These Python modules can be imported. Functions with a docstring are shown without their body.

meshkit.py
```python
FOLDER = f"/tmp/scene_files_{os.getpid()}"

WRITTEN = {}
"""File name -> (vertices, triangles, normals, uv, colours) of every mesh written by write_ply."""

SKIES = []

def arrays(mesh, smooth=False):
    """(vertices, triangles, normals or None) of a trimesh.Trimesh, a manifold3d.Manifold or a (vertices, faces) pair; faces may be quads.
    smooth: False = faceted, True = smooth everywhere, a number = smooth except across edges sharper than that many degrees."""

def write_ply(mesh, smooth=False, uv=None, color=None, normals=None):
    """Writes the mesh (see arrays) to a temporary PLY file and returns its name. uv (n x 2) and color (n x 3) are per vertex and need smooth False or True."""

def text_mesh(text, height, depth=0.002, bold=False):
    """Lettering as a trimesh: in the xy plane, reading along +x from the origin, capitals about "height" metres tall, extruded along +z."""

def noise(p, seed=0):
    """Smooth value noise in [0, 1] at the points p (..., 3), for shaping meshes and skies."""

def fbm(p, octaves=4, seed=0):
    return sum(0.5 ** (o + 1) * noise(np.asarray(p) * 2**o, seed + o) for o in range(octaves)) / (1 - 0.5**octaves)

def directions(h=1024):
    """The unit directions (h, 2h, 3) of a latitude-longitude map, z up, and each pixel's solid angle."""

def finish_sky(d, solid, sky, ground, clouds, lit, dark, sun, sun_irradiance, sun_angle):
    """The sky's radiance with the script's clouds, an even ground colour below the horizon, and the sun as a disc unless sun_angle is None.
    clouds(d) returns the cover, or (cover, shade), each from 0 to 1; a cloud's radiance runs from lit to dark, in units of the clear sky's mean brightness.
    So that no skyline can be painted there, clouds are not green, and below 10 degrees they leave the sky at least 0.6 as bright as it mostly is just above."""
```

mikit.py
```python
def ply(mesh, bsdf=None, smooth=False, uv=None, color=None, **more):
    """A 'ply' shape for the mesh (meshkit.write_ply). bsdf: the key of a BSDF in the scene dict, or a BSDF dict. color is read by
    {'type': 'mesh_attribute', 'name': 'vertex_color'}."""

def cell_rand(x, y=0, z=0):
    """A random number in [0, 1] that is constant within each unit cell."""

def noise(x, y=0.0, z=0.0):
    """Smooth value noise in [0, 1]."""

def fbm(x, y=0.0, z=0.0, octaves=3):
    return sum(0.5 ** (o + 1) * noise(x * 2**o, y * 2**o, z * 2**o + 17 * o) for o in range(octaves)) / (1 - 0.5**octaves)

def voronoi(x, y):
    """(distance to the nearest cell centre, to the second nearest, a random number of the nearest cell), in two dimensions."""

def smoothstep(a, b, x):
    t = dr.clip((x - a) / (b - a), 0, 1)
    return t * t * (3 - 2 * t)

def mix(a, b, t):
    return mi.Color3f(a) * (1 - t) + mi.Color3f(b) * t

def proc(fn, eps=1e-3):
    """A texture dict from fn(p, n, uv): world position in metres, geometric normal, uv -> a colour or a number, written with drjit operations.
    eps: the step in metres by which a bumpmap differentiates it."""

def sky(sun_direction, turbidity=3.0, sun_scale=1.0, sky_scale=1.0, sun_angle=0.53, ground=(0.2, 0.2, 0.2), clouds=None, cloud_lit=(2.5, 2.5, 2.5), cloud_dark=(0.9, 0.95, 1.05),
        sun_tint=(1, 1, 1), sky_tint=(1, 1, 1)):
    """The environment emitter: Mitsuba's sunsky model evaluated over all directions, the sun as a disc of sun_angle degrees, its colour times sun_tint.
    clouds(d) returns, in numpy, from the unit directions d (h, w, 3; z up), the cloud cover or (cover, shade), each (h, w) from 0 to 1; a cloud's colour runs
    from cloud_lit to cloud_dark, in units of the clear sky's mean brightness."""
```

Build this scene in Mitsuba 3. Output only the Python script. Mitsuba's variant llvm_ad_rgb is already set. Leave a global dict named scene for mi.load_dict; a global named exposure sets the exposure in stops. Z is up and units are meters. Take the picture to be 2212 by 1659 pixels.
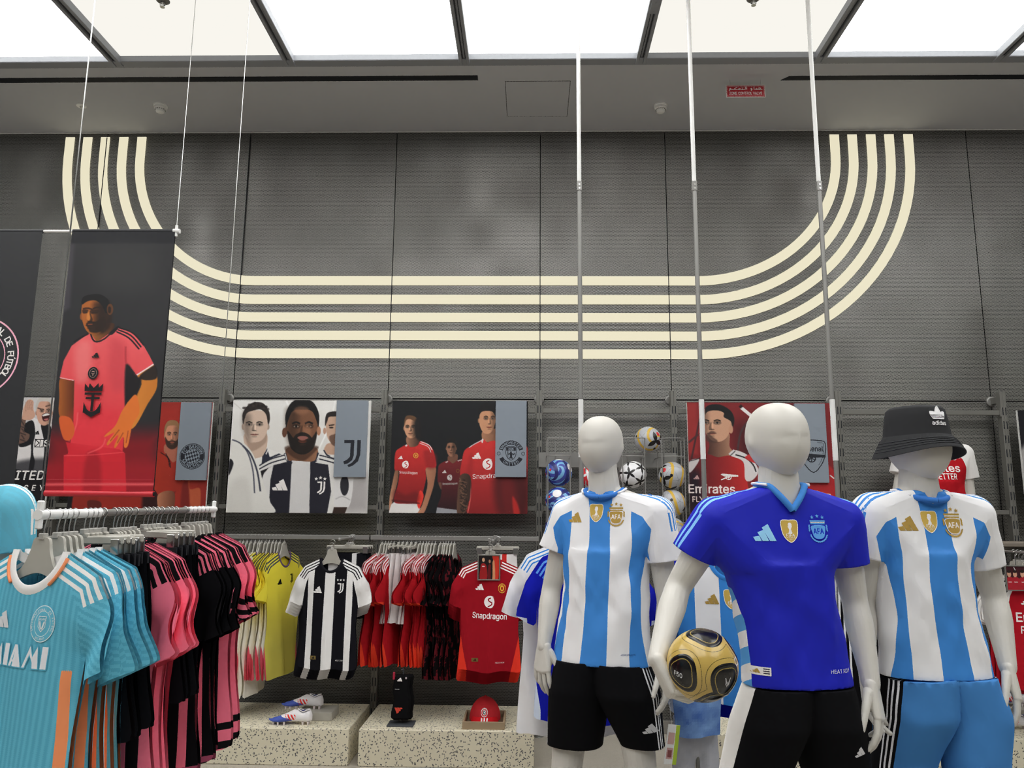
import math, random, numpy as np, trimesh, shapely, mitsuba as mi, drjit as dr, mikit, meshkit
import manifold3d as m3
from shapely.geometry import Polygon, Point, LineString, box as sbox
from shapely import affinity
from shapely.ops import unary_union
T = mi.ScalarTransform4f
rng = np.random.default_rng(7)
scene, labels = {}, {}
exposure = 0.0

# ------------------------------------------------------------------ camera
FPX, CX, CY = 1662.0, 1106.0, 829.5
EYE = np.array([0, 0, 1.52])
_p, _y, _r = np.radians([9.48, 1.38, 0.45])
FWD = np.array([-np.sin(_y) * np.cos(_p), np.cos(_y) * np.cos(_p), np.sin(_p)])
_R = np.cross(FWD, [0, 0, 1]); _R /= np.linalg.norm(_R); _U = np.cross(_R, FWD)
RGT, UPV = _R * np.cos(_r) + _U * np.sin(_r), -_R * np.sin(_r) + _U * np.cos(_r)
scene['camera'] = dict(type='perspective', fov=2 * math.degrees(math.atan(CX / FPX)), fov_axis='x', near_clip=0.05, far_clip=100.0,
                       to_world=T().look_at(origin=EYE.tolist(), target=(EYE + FWD).tolist(), up=UPV.tolist()))


def at(px, py, Y):
    """the point at depth Y that stands at a pixel of the 2212 x 1659 photograph"""
    r = FWD + RGT * (px - CX) / FPX - UPV * (py - CY) / FPX
    return EYE + r * (Y / r[1])


def atz(px, py, Z):
    r = FWD + RGT * (px - CX) / FPX - UPV * (py - CY) / FPX
    return EYE + r * ((Z - EYE[2]) / r[2])


# ------------------------------------------------------------------ light: the luminous ceiling (panels between bars) is the lamp of this shop
SOF, EDGE, WALL = 4.54, 4.78, 5.75          # soffit height, edge of the luminous ceiling, mesh wall
BARS = [-2.84 + 1.1925 * k for k in range(-3, 8)]
WHITE_L, CREAM_L = (3.5, 3.5, 3.42), (0.93, 0.905, 0.84)
LIT = -2.2                                   # the luminous field ends here, behind the camera
STRIPE_L = (0.80, 0.74, 0.54)


# ------------------------------------------------------------------ helpers
def srgb(*c):
    c = np.array(c[0] if len(c) == 1 else c, float) / 255.0
    return np.where(c <= 0.04045, c / 12.92, ((c + 0.055) / 1.055) ** 2.4)


def key_for(name):
    if name not in scene and name not in labels and not any(k.startswith(name + '__') for k in scene):
        return name
    i = 1
    while True:
        k = f'{name}_{i:03d}'
        if k not in labels and k not in scene:
            return k
        i += 1


_used = {}
def numbered(name):
    n = _used.get(name, 0); _used[name] = n + 1
    return name if n == 0 else f'{name}_{n:03d}'


def thing(name, label, cat, group=None):
    k = numbered(name)
    labels[k] = dict(label=label, category=cat)
    if group: labels[k]['group'] = group
    return k


def struct(name):
    k = numbered(name); labels[k] = dict(kind='structure')
    return k


def part(parent, name, shape, label=None, kind=None):
    """adds a shape dict under its parent, numbered if the name is taken"""
    k = numbered(parent + '__' + name)
    scene[k] = shape
    d = {}
    if label: d['label'] = label
    if kind: d['kind'] = kind
    if d: labels[k] = d
    return k


def moved(shape, tw):
    return {**shape, 'to_world': tw}


_mats = {}
def mat(name, d):
    scene[name] = d; _mats[name] = d
    return name


def plain(name, rgb, rough=0.6, metallic=0.0, spec=0.5, **k):
    return mat(name, dict(type='twosided', bsdf=dict(type='principled', base_color=dict(type='rgb', value=[float(x) for x in rgb]), roughness=rough, metallic=metallic, specular=spec, **k)))


def vcol(name, rough=0.8, spec=0.3, **k):
    return mat(name, dict(type='twosided', bsdf=dict(type='principled', base_color=dict(type='mesh_attribute', name='vertex_color'), roughness=rough, specular=spec, **k)))


vcol('cloth', 0.9, 0.12)
vcol('satin_cloth', 0.6, 0.3)
vcol('print_matt', 0.55, 0.35)
vcol('print_gloss', 0.25, 0.5)
plain('paint_white', srgb(228, 228, 226), 0.4)
plain('paint_grey', srgb(128, 126, 118), 0.45)
plain('steel_grey', srgb(120, 119, 114), 0.42, 0.35)
plain('rail_grey', srgb(138, 137, 134), 0.38, 0.3)
plain('chrome', srgb(190, 190, 188), 0.22, 1.0)
plain('black', srgb(12, 12, 13), 0.6)
plain('dark_slot', srgb(18, 22, 28), 0.7)
plain('bar_dark', srgb(146, 149, 154), 0.5)
plain('bar_groove', srgb(62, 65, 70), 0.6)
plain('soffit_paint', srgb(196, 197, 200), 0.9, spec=0.1)
plain('soffit_line', srgb(70, 70, 70), 0.9)
plain('white_plastic', srgb(246, 246, 243), 0.35)
plain('hanger_grey', srgb(170, 167, 158), 0.4)
plain('mannequin_skin', srgb(198, 195, 188), 0.42, spec=0.4)
plain('board_edge', srgb(225, 225, 222), 0.6)
plain('plaque_grey', srgb(132, 141, 152), 0.35)
plain('wood_tan', srgb(150, 130, 104), 0.6)
plain('shelf_grey', srgb(120, 112, 102), 0.5)
plain('floor_trim', srgb(128, 125, 120), 0.5)


# ---- meshes
def mesh(v, f): return trimesh.Trimesh(np.asarray(v, float), np.asarray(f), process=False)
def join(*ms): return trimesh.util.concatenate([m for g in ms for m in (g if isinstance(g, (list, tuple)) else [g])])


def bx(x0, x1, y0, y1, z0, z1, ch=0.0):
    """box, with chamfered edges if ch"""
    if ch <= 0:
        m = trimesh.creation.box((x1 - x0, y1 - y0, z1 - z0))
    else:
        s = np.array([x1 - x0, y1 - y0, z1 - z0]) / 2
        ch = min(ch, s.min() * 0.9)
        pts = []
        for a in (-1, 1):
            for b in (-1, 1):
                for c in (-1, 1):
                    for k in range(3):
                        q = s - ch; q[k] = s[k]; pts.append(np.array([a, b, c]) * q)
        m = trimesh.convex.convex_hull(np.array(pts))
    m.apply_translation([(x0 + x1) / 2, (y0 + y1) / 2, (z0 + z1) / 2])
    return m


def tube(pts, r, n=8, cap=True):
    """round tube along a polyline; r a number or one per point"""
    p = np.asarray(pts, float); r = np.broadcast_to(r, len(p)).astype(float)
    t = np.gradient(p, axis=0); t /= np.maximum(np.linalg.norm(t, axis=1, keepdims=True), 1e-12)
    a = np.array([0, 0, 1.0]) if abs(t[0][2]) < 0.9 else np.array([1.0, 0, 0])
    u = np.cross(t[0], a); u /= np.linalg.norm(u)
    V = []
    for i in range(len(p)):
        u = u - t[i] * (u @ t[i]); u /= np.linalg.norm(u); w = np.cross(t[i], u)
        th = np.arange(n) * 2 * np.pi / n
        V.append(p[i] + r[i] * (np.cos(th)[:, None] * u + np.sin(th)[:, None] * w))
    V = np.vstack(V); F = []
    for i in range(len(p) - 1):
        for j in range(n):
            a0, a1 = i * n + j, i * n + (j + 1) % n
            F += [[a0, a1, a1 + n], [a0, a1 + n, a0 + n]]
    if cap:
        V = np.vstack([V, p[:1], p[-1:]]); c0, c1 = len(V) - 2, len(V) - 1
        for j in range(n):
            F += [[c0, (j + 1) % n, j], [c1, (len(p) - 1) * n + j, (len(p) - 1) * n + (j + 1) % n]]
    return mesh(V, F)


def lathe(prof, n=32, axis='z'):
    """profile [(r, h), ...] turned about z (or y: pointing to -y)"""
    p = np.asarray(prof, float); th = np.arange(n) * 2 * np.pi / n
    V = np.vstack([np.stack([r * np.cos(th), r * np.sin(th), np.full(n, h)], 1) for r, h in p]); F = []
    for i in range(len(p) - 1):
        for j in range(n):
            a, b = i * n + j, i * n + (j + 1) % n
            F += [[a, b, b + n], [a, b + n, a + n]]
    m = mesh(V, F)
    if axis == 'y': m.apply_transform(np.array([[1, 0, 0, 0], [0, 0, -1, 0], [0, 1, 0, 0], [0, 0, 0, 1.0]]))
    return m


def shifted(m, d):
    m = m.copy(); m.apply_translation(d); return m


def rotz(m, deg, about=(0, 0, 0)):
    m = m.copy(); m.apply_transform(trimesh.transformations.rotation_matrix(math.radians(deg), [0, 0, 1], about)); return m


# ---- cutting a mesh along the zero line of a field and painting its faces
def vnormals(V, F):
    fn = np.cross(V[F[:, 1]] - V[F[:, 0]], V[F[:, 2]] - V[F[:, 0]]); n = np.zeros_like(V)
    for k in range(3): np.add.at(n, F[:, k], fn)
    return n / np.maximum(np.linalg.norm(n, axis=1, keepdims=True), 1e-12)


def cut_iso(V, F, A, S):
    """splits the triangles along S = 0. A: per-vertex attributes (n x k), interpolated. returns V, F, A"""
    S = np.where(np.abs(S) < 1e-7, 1e-7, S); pos = S > 0
    k = pos[F].sum(1); mixed = (k > 0) & (k < 3)
    if not mixed.any(): return V, F, A
    keep, M = F[~mixed], F[mixed]
    pm = pos[M]; odd = np.where(pm.sum(1) == 1, pm.argmax(1), (~pm).argmax(1))   # the corner alone on its side
    i = np.arange(len(M)); a, b, c = M[i, odd], M[i, (odd + 1) % 3], M[i, (odd + 2) % 3]
    e = np.sort(np.vstack([np.stack([a, b], 1), np.stack([a, c], 1)]), 1)
    ue, inv = np.unique(e, axis=0, return_inverse=True); inv = inv.ravel()
    t = (S[ue[:, 0]] / (S[ue[:, 0]] - S[ue[:, 1]]))[:, None]
    V2 = np.vstack([V, V[ue[:, 0]] * (1 - t) + V[ue[:, 1]] * t]); A2 = np.vstack([A, A[ue[:, 0]] * (1 - t) + A[ue[:, 1]] * t])
    ab, ac = len(V) + inv[:len(M)], len(V) + inv[len(M):]
    return V2, np.vstack([keep, np.stack([a, ab, ac], 1), np.stack([ab, b, c], 1), np.stack([ab, c, ac], 1)]), A2


def painted(V, F, A, fields, colour, bsdf, normals=None):
    """cuts along every field(A), then gives each face colour(A at its centre): an (m x 3) array. Returns a shape dict with sharp colour edges and smooth shading."""
    N = vnormals(V, F) if normals is None else normals
    k = A.shape[1]; B = np.hstack([A, N])
    for fld in fields:
        V, F, B = cut_iso(V, F, B, np.asarray(fld(B[:, :k]), float))
    C = np.asarray(colour(B[F, :k].mean(1)), float)
    cu, ci = np.unique(np.round(C, 4), axis=0, return_inverse=True); ci = ci.ravel()
    code = F.astype(np.int64) * len(cu) + ci[:, None]
    u, inv = np.unique(code.ravel(), return_inverse=True)
    vi, cc = u // len(cu), u % len(cu)
    n = B[vi, k:]; n /= np.maximum(np.linalg.norm(n, axis=1, keepdims=True), 1e-12)
    path = meshkit.write_ply((V[vi], inv.reshape(-1, 3)), False, None, cu[cc], n)
    return {'type': 'ply', 'filename': path, 'face_normals': False, 'bsdf': {'type': 'ref', 'id': bsdf}}


# ---- flat artwork: layers of polygons, each a colour, 0.25 mm apart
_tri = {}
def tri_poly(g):
    out = []
    for p in (g.geoms if hasattr(g, 'geoms') else [g]):
        if p.geom_type != 'Polygon' or p.area < 1e-9: continue
        v, f = trimesh.creation.triangulate_polygon(p, engine='earcut')
        out.append((v, f))
    return out


_txt = {}
def text_poly(s, h, bold=False):
    """the letters of s as a shapely shape, capitals h tall, from the origin to the right"""
    if (s, bold) not in _txt:
        m = meshkit.text_mesh(s, 1.0, 0.1, bold)
        f = m.faces[m.face_normals[:, 2] > 0.9]; v = m.vertices[:, :2]
        _txt[s, bold] = unary_union([Polygon(v[t]).buffer(0.002) for t in f]).buffer(-0.001)
    return affinity.scale(_txt[s, bold], h, h, origin=(0, 0))


def text_at(s, h, cx, cy, bold=False, width=None, slant=0.0, rot=0):
    g = text_poly(s, h, bold); x0, y0, x1, y1 = g.bounds
    g = affinity.translate(g, -(x0 + x1) / 2, -h / 2)
    if width: g = affinity.scale(g, width / (x1 - x0), 1, origin=(0, 0))
    if slant: g = affinity.skew(g, slant, 0, origin=(0, 0))
    if rot: g = affinity.rotate(g, rot, origin=(0, 0))
    return affinity.translate(g, cx, cy)


def arc_text(s, h, R, a0, a1, cx=0, cy=0, bold=True, inward=False):
    """letters along a circle from angle a0 to a1 (degrees, counter-clockwise from +x); inward: feet to the outside (bottom arcs)"""
    out = []
    for i, ch in enumerate(s):
        if ch == ' ': continue
        a = a0 + (a1 - a0) * (i + 0.5) / len(s)
        g = text_at(ch, h, 0, 0, bold)
        g = affinity.rotate(g, a + 90 if inward else a - 90, origin=(0, 0))
        out.append(affinity.translate(g, cx + R * math.cos(math.radians(a)), cy + R * math.sin(math.radians(a))))
    return unary_union(out)


def ell(cx, cy, rx, ry, n=40, rot=0):
    th = np.arange(n) * 2 * np.pi / n
    g = Polygon(np.stack([cx + rx * np.cos(th), cy + ry * np.sin(th)], 1))
    return affinity.rotate(g, rot, origin=(cx, cy)) if rot else g


def star(cx, cy, r, n=5, inner=0.4):
    a = np.pi / 2 + np.arange(2 * n) * np.pi / n; q = np.where(np.arange(2 * n) % 2 == 0, r, r * inner)
    return Polygon(np.stack([cx + q * np.cos(a), cy + q * np.sin(a)], 1))


def spline(pts, n=6, closed=True):
    p = np.asarray(pts, float); m = len(p); out = []
    for i in range(m if closed else m - 1):
        q = [p[(i + k) % m] if closed else p[min(max(i + k, 0), m - 1)] for k in (-1, 0, 1, 2)]
        for t in np.arange(n) / n:
            out.append(0.5 * (2 * q[1] + (q[2] - q[0]) * t + (2 * q[0] - 5 * q[1] + 4 * q[2] - q[3]) * t * t + (3 * q[1] - q[0] - 3 * q[2] + q[3]) * t ** 3))
    if not closed: out.append(p[-1])
    return np.array(out)


def three_bars(w):
    """the sportswear mark of three slanting bars, w wide, centred"""
    g = []
    for x0, hgt, wd in ((0.0, 0.2, 0.235), (0.30, 0.43, 0.3), (0.6, 0.66, 0.3)):
        # each bar rises to the left top; its foot is level
        foot = x0 + 0.06
        g.append(Polygon([(foot, 0), (foot + 0.26, 0), (foot + 0.26 - hgt * 0.44, hgt), (foot - hgt * 0.44 + 0.0, hgt * 0.78)]))
    g = unary_union(g); x0, y0, x1, y1 = g.bounds; s = w / (x1 - x0)
    return affinity.translate(affinity.scale(g, s, s, origin=(0, 0)), -(x0 + x1) / 2 * s, -(y0 + y1) / 2 * s)


class Art:
    """a stack of coloured flat shapes in metres"""
    def __init__(self): self.l = []
    def add(self, g, rgb, dx=0, dy=0, s=1.0, rot=0, layer=None):
        if s != 1.0: g = affinity.scale(g, s, s, origin=(0, 0))
        if rot: g = affinity.rotate(g, rot, origin=(0, 0))
        if dx or dy: g = affinity.translate(g, dx, dy)
        self.l.append((g, np.asarray(rgb, float), len(self.l) if layer is None else layer)); return self
    def put(self, art, dx=0, dy=0, s=1.0, rot=0):
        n = len(self.l)
        for g, c, l in art.l: self.add(g, c, dx, dy, s, rot, n + l)
        return self
    def recolour(self, f):
        a = Art(); a.l = [(g, np.asarray(f(c), float), l) for g, c, l in self.l]; return a
    def arrays(self, maxedge=None, step=0.00025):
        V, F, C, n = [], [], [], 0
        for g, c, l in self.l:
            for v, f in tri_poly(g):
                if maxedge:
                    v, f = trimesh.remesh.subdivide_to_size(np.c_[v, np.zeros(len(v))], f, maxedge, max_iter=12); v = v[:, :2]
                V.append(np.c_[v, np.full(len(v), (l + 1) * step)]); F.append(f + n); C.append(np.tile(c, (len(v), 1))); n += len(v)
        return np.vstack(V), np.vstack(F), np.vstack(C)
    def flat(self, bsdf, to3d):
        """to3d: (a, b, lift) -> points"""
        V, F, C = self.arrays()
        return mikit.ply(mesh(to3d(V[:, 0], V[:, 1], V[:, 2]), F), bsdf, color=C)


def on_plane(o, ux, uz, n):
    o, ux, uz, n = (np.asarray(q, float) for q in (o, ux, uz, n))
    return lambda a, b, l: o + a[:, None] * ux + b[:, None] * uz + l[:, None] * n


# ------------------------------------------------------------------ the setting
XL, XR, YB = -6.2, 6.2, -5.5
def floor_fn(p, n, uv):
    t = mikit.fbm(p.x * 1.3, p.y * 1.3, 0.0, 3); g = mikit.noise(p.x * 160, p.y * 160, 0.0)
    return mikit.mix(srgb(150, 144, 134).tolist(), srgb(168, 162, 150).tolist(), t) * (0.95 + 0.1 * g)
mat('floor_stone', dict(type='principled', base_color=mikit.proc(floor_fn), roughness=0.3, specular=0.4))
struct('floor'); scene['floor'] = mikit.ply(bx(XL, XR, YB, 5.95, -0.1, 0.0), 'floor_stone')
plain('side_wall', srgb(122, 123, 126), 0.9)
for nm, b in (('wall_left', (XL - 0.1, XL, YB, 5.95)), ('wall_right', (XR, XR + 0.1, YB, 5.95)), ('wall_front', (XL, XR, YB - 0.1, YB)), ('wall_back', (XL, XR, 5.85, 5.95))):
    struct(nm); scene[nm] = mikit.ply(bx(*b, 0, 4.7), 'side_wall')

# perforated steel panels in front of the back wall
PIT = 0.0105
def perf_w(p, n, uv):
    u, v = p.x / PIT, p.z / PIT
    row = dr.floor(v); fu = u + 0.5 * (row - 2 * dr.floor(row / 2))
    fu = fu - dr.floor(fu) - 0.5; fv = v - row - 0.5
    d = dr.sqrt(fu * fu + fv * fv)
    return 1 - mikit.smoothstep(0.26, 0.36, d)
def perf_h(p, n, uv):
    u, v = p.x / PIT, p.z / PIT
    row = dr.floor(v); fu = u + 0.5 * (row - 2 * dr.floor(row / 2))
    wob = mikit.noise(p.x * 5, p.z * 3, 0.0) * 1.5 + mikit.noise(p.x * 0.9, p.z * 60, 2.0) * 0.5
    return 0.5 + 0.22 * dr.sin(fu * 2 * np.pi) * (0.5 + wob) + 0.22 * dr.cos(v * 2 * np.pi)
mat('perforated_steel', dict(type='twosided', bsdf=dict(type='blendbsdf', weight=mikit.proc(perf_w),
    a=dict(type='bumpmap', arbitrary=mikit.proc(perf_h, eps=0.0015), scale=0.0016, nested=dict(type='principled', base_color=dict(type='rgb', value=srgb(134, 133, 129).tolist()), metallic=0.85, roughness=0.27, specular=0.5)),
    b=dict(type='diffuse', reflectance=dict(type='rgb', value=[0.02, 0.02, 0.02])))))
SEAMS = [-5.78, -4.61, -3.435, -2.265, -1.078, 0.073, 1.063, 2.245, 3.43, 4.61, 5.78]
for a, b in zip(SEAMS[:-1], SEAMS[1:]):
    for z0, z1 in ((0.085, 2.36), (2.366, SOF - 0.012)):
        part('wall_back', 'perforated_panel', mikit.ply(bx(a + 0.003, b - 0.003, WALL, WALL + 0.02, z0, z1), 'perforated_steel'))
struct('baseboard_back'); scene['baseboard_back'] = mikit.ply(bx(XL, XR, WALL - 0.02, WALL + 0.1, 0, 0.085), 'floor_trim')

# soffit and luminous ceiling
struct('ceiling'); scene['ceiling'] = mikit.ply(bx(XL, XR, EDGE, 5.95, SOF, SOF + 0.16), 'soffit_paint')
struct('ceiling_slab')
scene['ceiling_slab'] = mikit.ply(join(bx(XL, XR, LIT, EDGE, SOF + 0.12, SOF + 0.2), bx(XL, XR, YB, LIT, SOF, SOF + 0.2)), 'side_wall')
part('ceiling', 'edge_trim', mikit.ply(join(bx(XL, XR, EDGE - 0.035, EDGE + 0.03, SOF - 0.012, SOF + 0.06, 0.004), bx(XL, XR, EDGE + 0.03, EDGE + 0.05, SOF - 0.005, SOF)), 'bar_dark'))
part('ceiling', 'slot_diffuser', mikit.ply(bx(-6.0, -0.378, 4.955, 5.012, SOF - 0.004, SOF), 'dark_slot'))
sl = np.array([[1.80, 4.985], [6.0, 4.985], [6.0, 5.035], [1.755, 5.035]])
part('ceiling', 'slot_diffuser', mikit.ply(shifted(trimesh.creation.extrude_polygon(Polygon(sl), 0.004, engine='earcut'), (0, 0, SOF - 0.004)), 'dark_slot'))
ap = [-0.188, 0.278, 5.03, 5.525]
part('ceiling', 'access_panel_gap', mikit.ply(bx(ap[0], ap[1], ap[2], ap[3], SOF - 0.001, SOF), 'soffit_line'))
part('ceiling', 'access_panel', mikit.ply(bx(ap[0] + 0.004, ap[1] - 0.004, ap[2] + 0.004, ap[3] - 0.004, SOF - 0.002, SOF), 'soffit_paint'))
plain('panel_skin', (.06, .06, .055), 0.8, spec=.1)
where = {-1: 'at the far left edge', 0: 'with the left sprinkler, duller and creamier', 1: 'second bright one from the left', 2: 'bright one in the middle', 3: 'with the right sprinkler, duller and creamier', 4: 'bright one above the right corner of the sign', 5: 'bright sliver at the far right edge'}
for i, (a, b) in enumerate(zip(BARS[:-1], BARS[1:])):
    k = i - 3
    t = thing('luminous_ceiling_panel', 'luminous ceiling panel ' + where.get(k, 'out of the picture'), 'ceiling light', None if k in where else 'luminous panels outside the picture')
    scene[t] = mikit.ply(bx(a + 0.02, b - 0.02, LIT, EDGE - 0.03, SOF + 0.03, SOF + 0.05), 'panel_skin', emitter=dict(type='area', radiance=dict(type='rgb', value=list(CREAM_L if k in (0, 3, 6, -3) else WHITE_L))))
barname = {3: 'grey ceiling bar left of the left sprinkler', 4: 'grey ceiling bar right of the left sprinkler', 5: 'grey ceiling bar above the middle of the mesh wall', 6: 'grey ceiling bar with a bolted joint plate', 7: 'grey ceiling bar right of the right sprinkler', 8: 'grey ceiling bar at the right edge of the picture'}
for i, a in enumerate(BARS):
    t = thing('ceiling_bar', barname.get(i, 'grey grooved ceiling bar outside the picture'), 'ceiling bar', None if i in barname else 'ceiling bars outside the picture')
    part(t, 'profile', mikit.ply(join(bx(a - 0.036, a - 0.014, YB, EDGE + 0.02, SOF - 0.02, SOF + 0.06, 0.003), bx(a + 0.014, a + 0.036, YB, EDGE + 0.02, SOF - 0.02, SOF + 0.06, 0.003),
                                      bx(a - 0.014, a + 0.014, YB, EDGE + 0.02, SOF + 0.0, SOF + 0.05)), 'bar_dark'))
    part(t, 'groove', mikit.ply(join(bx(a - 0.0135, a - 0.006, YB, EDGE, SOF - 0.003, SOF), bx(a + 0.006, a + 0.0135, YB, EDGE, SOF - 0.003, SOF)), 'bar_groove'))
    if i == 6:
        part(t, 'joint_plate', mikit.ply(join(bx(a - 0.024, a + 0.024, 4.05, 4.26, SOF - 0.025, SOF - 0.021, 0.001), lathe([(0, -0.0265), (0.006, -0.0265), (0.006, -0.024)], 12).apply_translation([a, 4.24, SOF]), lathe([(0, -0.0265), (0.006, -0.0265), (0.006, -0.024)], 12).apply_translation([a, 4.16, SOF])), 'bar_dark'))

# the striped light: five glowing bands set into the mesh wall, running down, along and up again
zs = [3.290, 3.140, 2.998, 2.854, 2.712]                 # mid heights of the level run, innermost first
lx = [-3.151, -3.299, -3.450, -3.594, -3.739]            # left uprights, innermost first
rx = [2.400, 2.540, 2.686, 2.829, 2.978]
t = thing('striped_light', 'cream glowing wall light of five parallel bands bent like a running track', 'wall light')
ztop = SOF - 0.045
for k in range(5):
    cxl, cxr, cz = lx[0] + 1.0, rx[0] - 1.13, zs[0] + 1.02
    pts = []
    hw = 0.0365
    def path(off):
        L, Rr, Z = lx[k] - off, rx[k] + off, zs[k] - off
        ra, rb, rl = cxl - L, cz - Z, Rr - cxr
        P = [(L, ztop)]
        q = np.linspace(0, np.pi / 2, 25)
        P += [(cxl - ra * np.cos(a), cz - rb * np.sin(a)) for a in q if cz - rb * np.sin(a) < ztop]
        P += [(cxr + rl * np.sin(a), cz - rb * np.cos(a)) for a in q if cz - rb * np.cos(a) < ztop]
        P += [(Rr, ztop)]
        return P
    g = Polygon(path(hw) + path(-hw)[::-1]).buffer(0)
    m = trimesh.creation.extrude_polygon(g, 0.006, engine='earcut')
    v = m.vertices; m = mesh(np.c_[v[:, 0], WALL - 0.001 - v[:, 2], v[:, 1]], m.faces)
    if m.volume < 0: m.invert()
    part(t, 'light_band', mikit.ply(m, 'panel_skin', emitter=dict(type='area', radiance=dict(type='rgb', value=list(STRIPE_L)))))
# dark joints of the panels cross the bands
for s in (-3.435, -2.265, -1.078, 0.073, 1.063): part(t, 'joint_line', mikit.ply(bx(s - 0.003, s + 0.003, WALL - 0.0095, WALL - 0.0075, 2.66, 3.34 if -2 < s < 2 else 4.49), 'dark_slot'))
part('wall_back', 'top_trim', mikit.ply(bx(XL, XR, WALL - .004, WALL + .02, SOF - .011, SOF - .002, .001), 'paint_white'))

# things on the ceiling
for (x, y, lab) in ((-2.805, 5.335, 'white round smoke detector on the grey soffit, left of the picture'), (0.968, 5.369, 'white round smoke detector on the grey soffit, left of the red sign')):
    t = thing('smoke_detector', lab, 'smoke detector')
    part(t, 'base', mikit.ply(lathe([(0, 0), (0.05, 0), (0.05, -0.012), (0.046, -0.014)], 32).apply_translation([x, y, SOF]), 'white_plastic', 30))
    part(t, 'dome', mikit.ply(lathe([(0.046, -0.012), (0.044, -0.03), (0.032, -0.042), (0.03, -0.055), (0.018, -0.06), (0, -0.06)], 32).apply_translation([x, y, SOF]), 'white_plastic', 30))
    part(t, 'vent_slots', mikit.ply(join([rotz(bx(0.0335, 0.0375, -0.003, 0.003, -0.041, -0.036), a).apply_translation([x, y, SOF]) for a in range(0, 360, 24)]), 'dark_slot'))
t = thing('ceiling_disc', 'small flat white disc on the grey soffit beside the left smoke detector', 'ceiling fitting')
part(t, 'plate', mikit.ply(lathe([(0, -0.006), (0.033, -0.006), (0.036, -0.003), (0.036, 0)], 32).apply_translation([-3.416, 5.336, SOF]), 'white_plastic', 30))
part(t, 'pin', mikit.ply(lathe([(0, -0.016), (0.008, -0.014), (0.008, -0.005)], 16).apply_translation([-3.416, 5.336, SOF]), 'chrome', 30))
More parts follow.
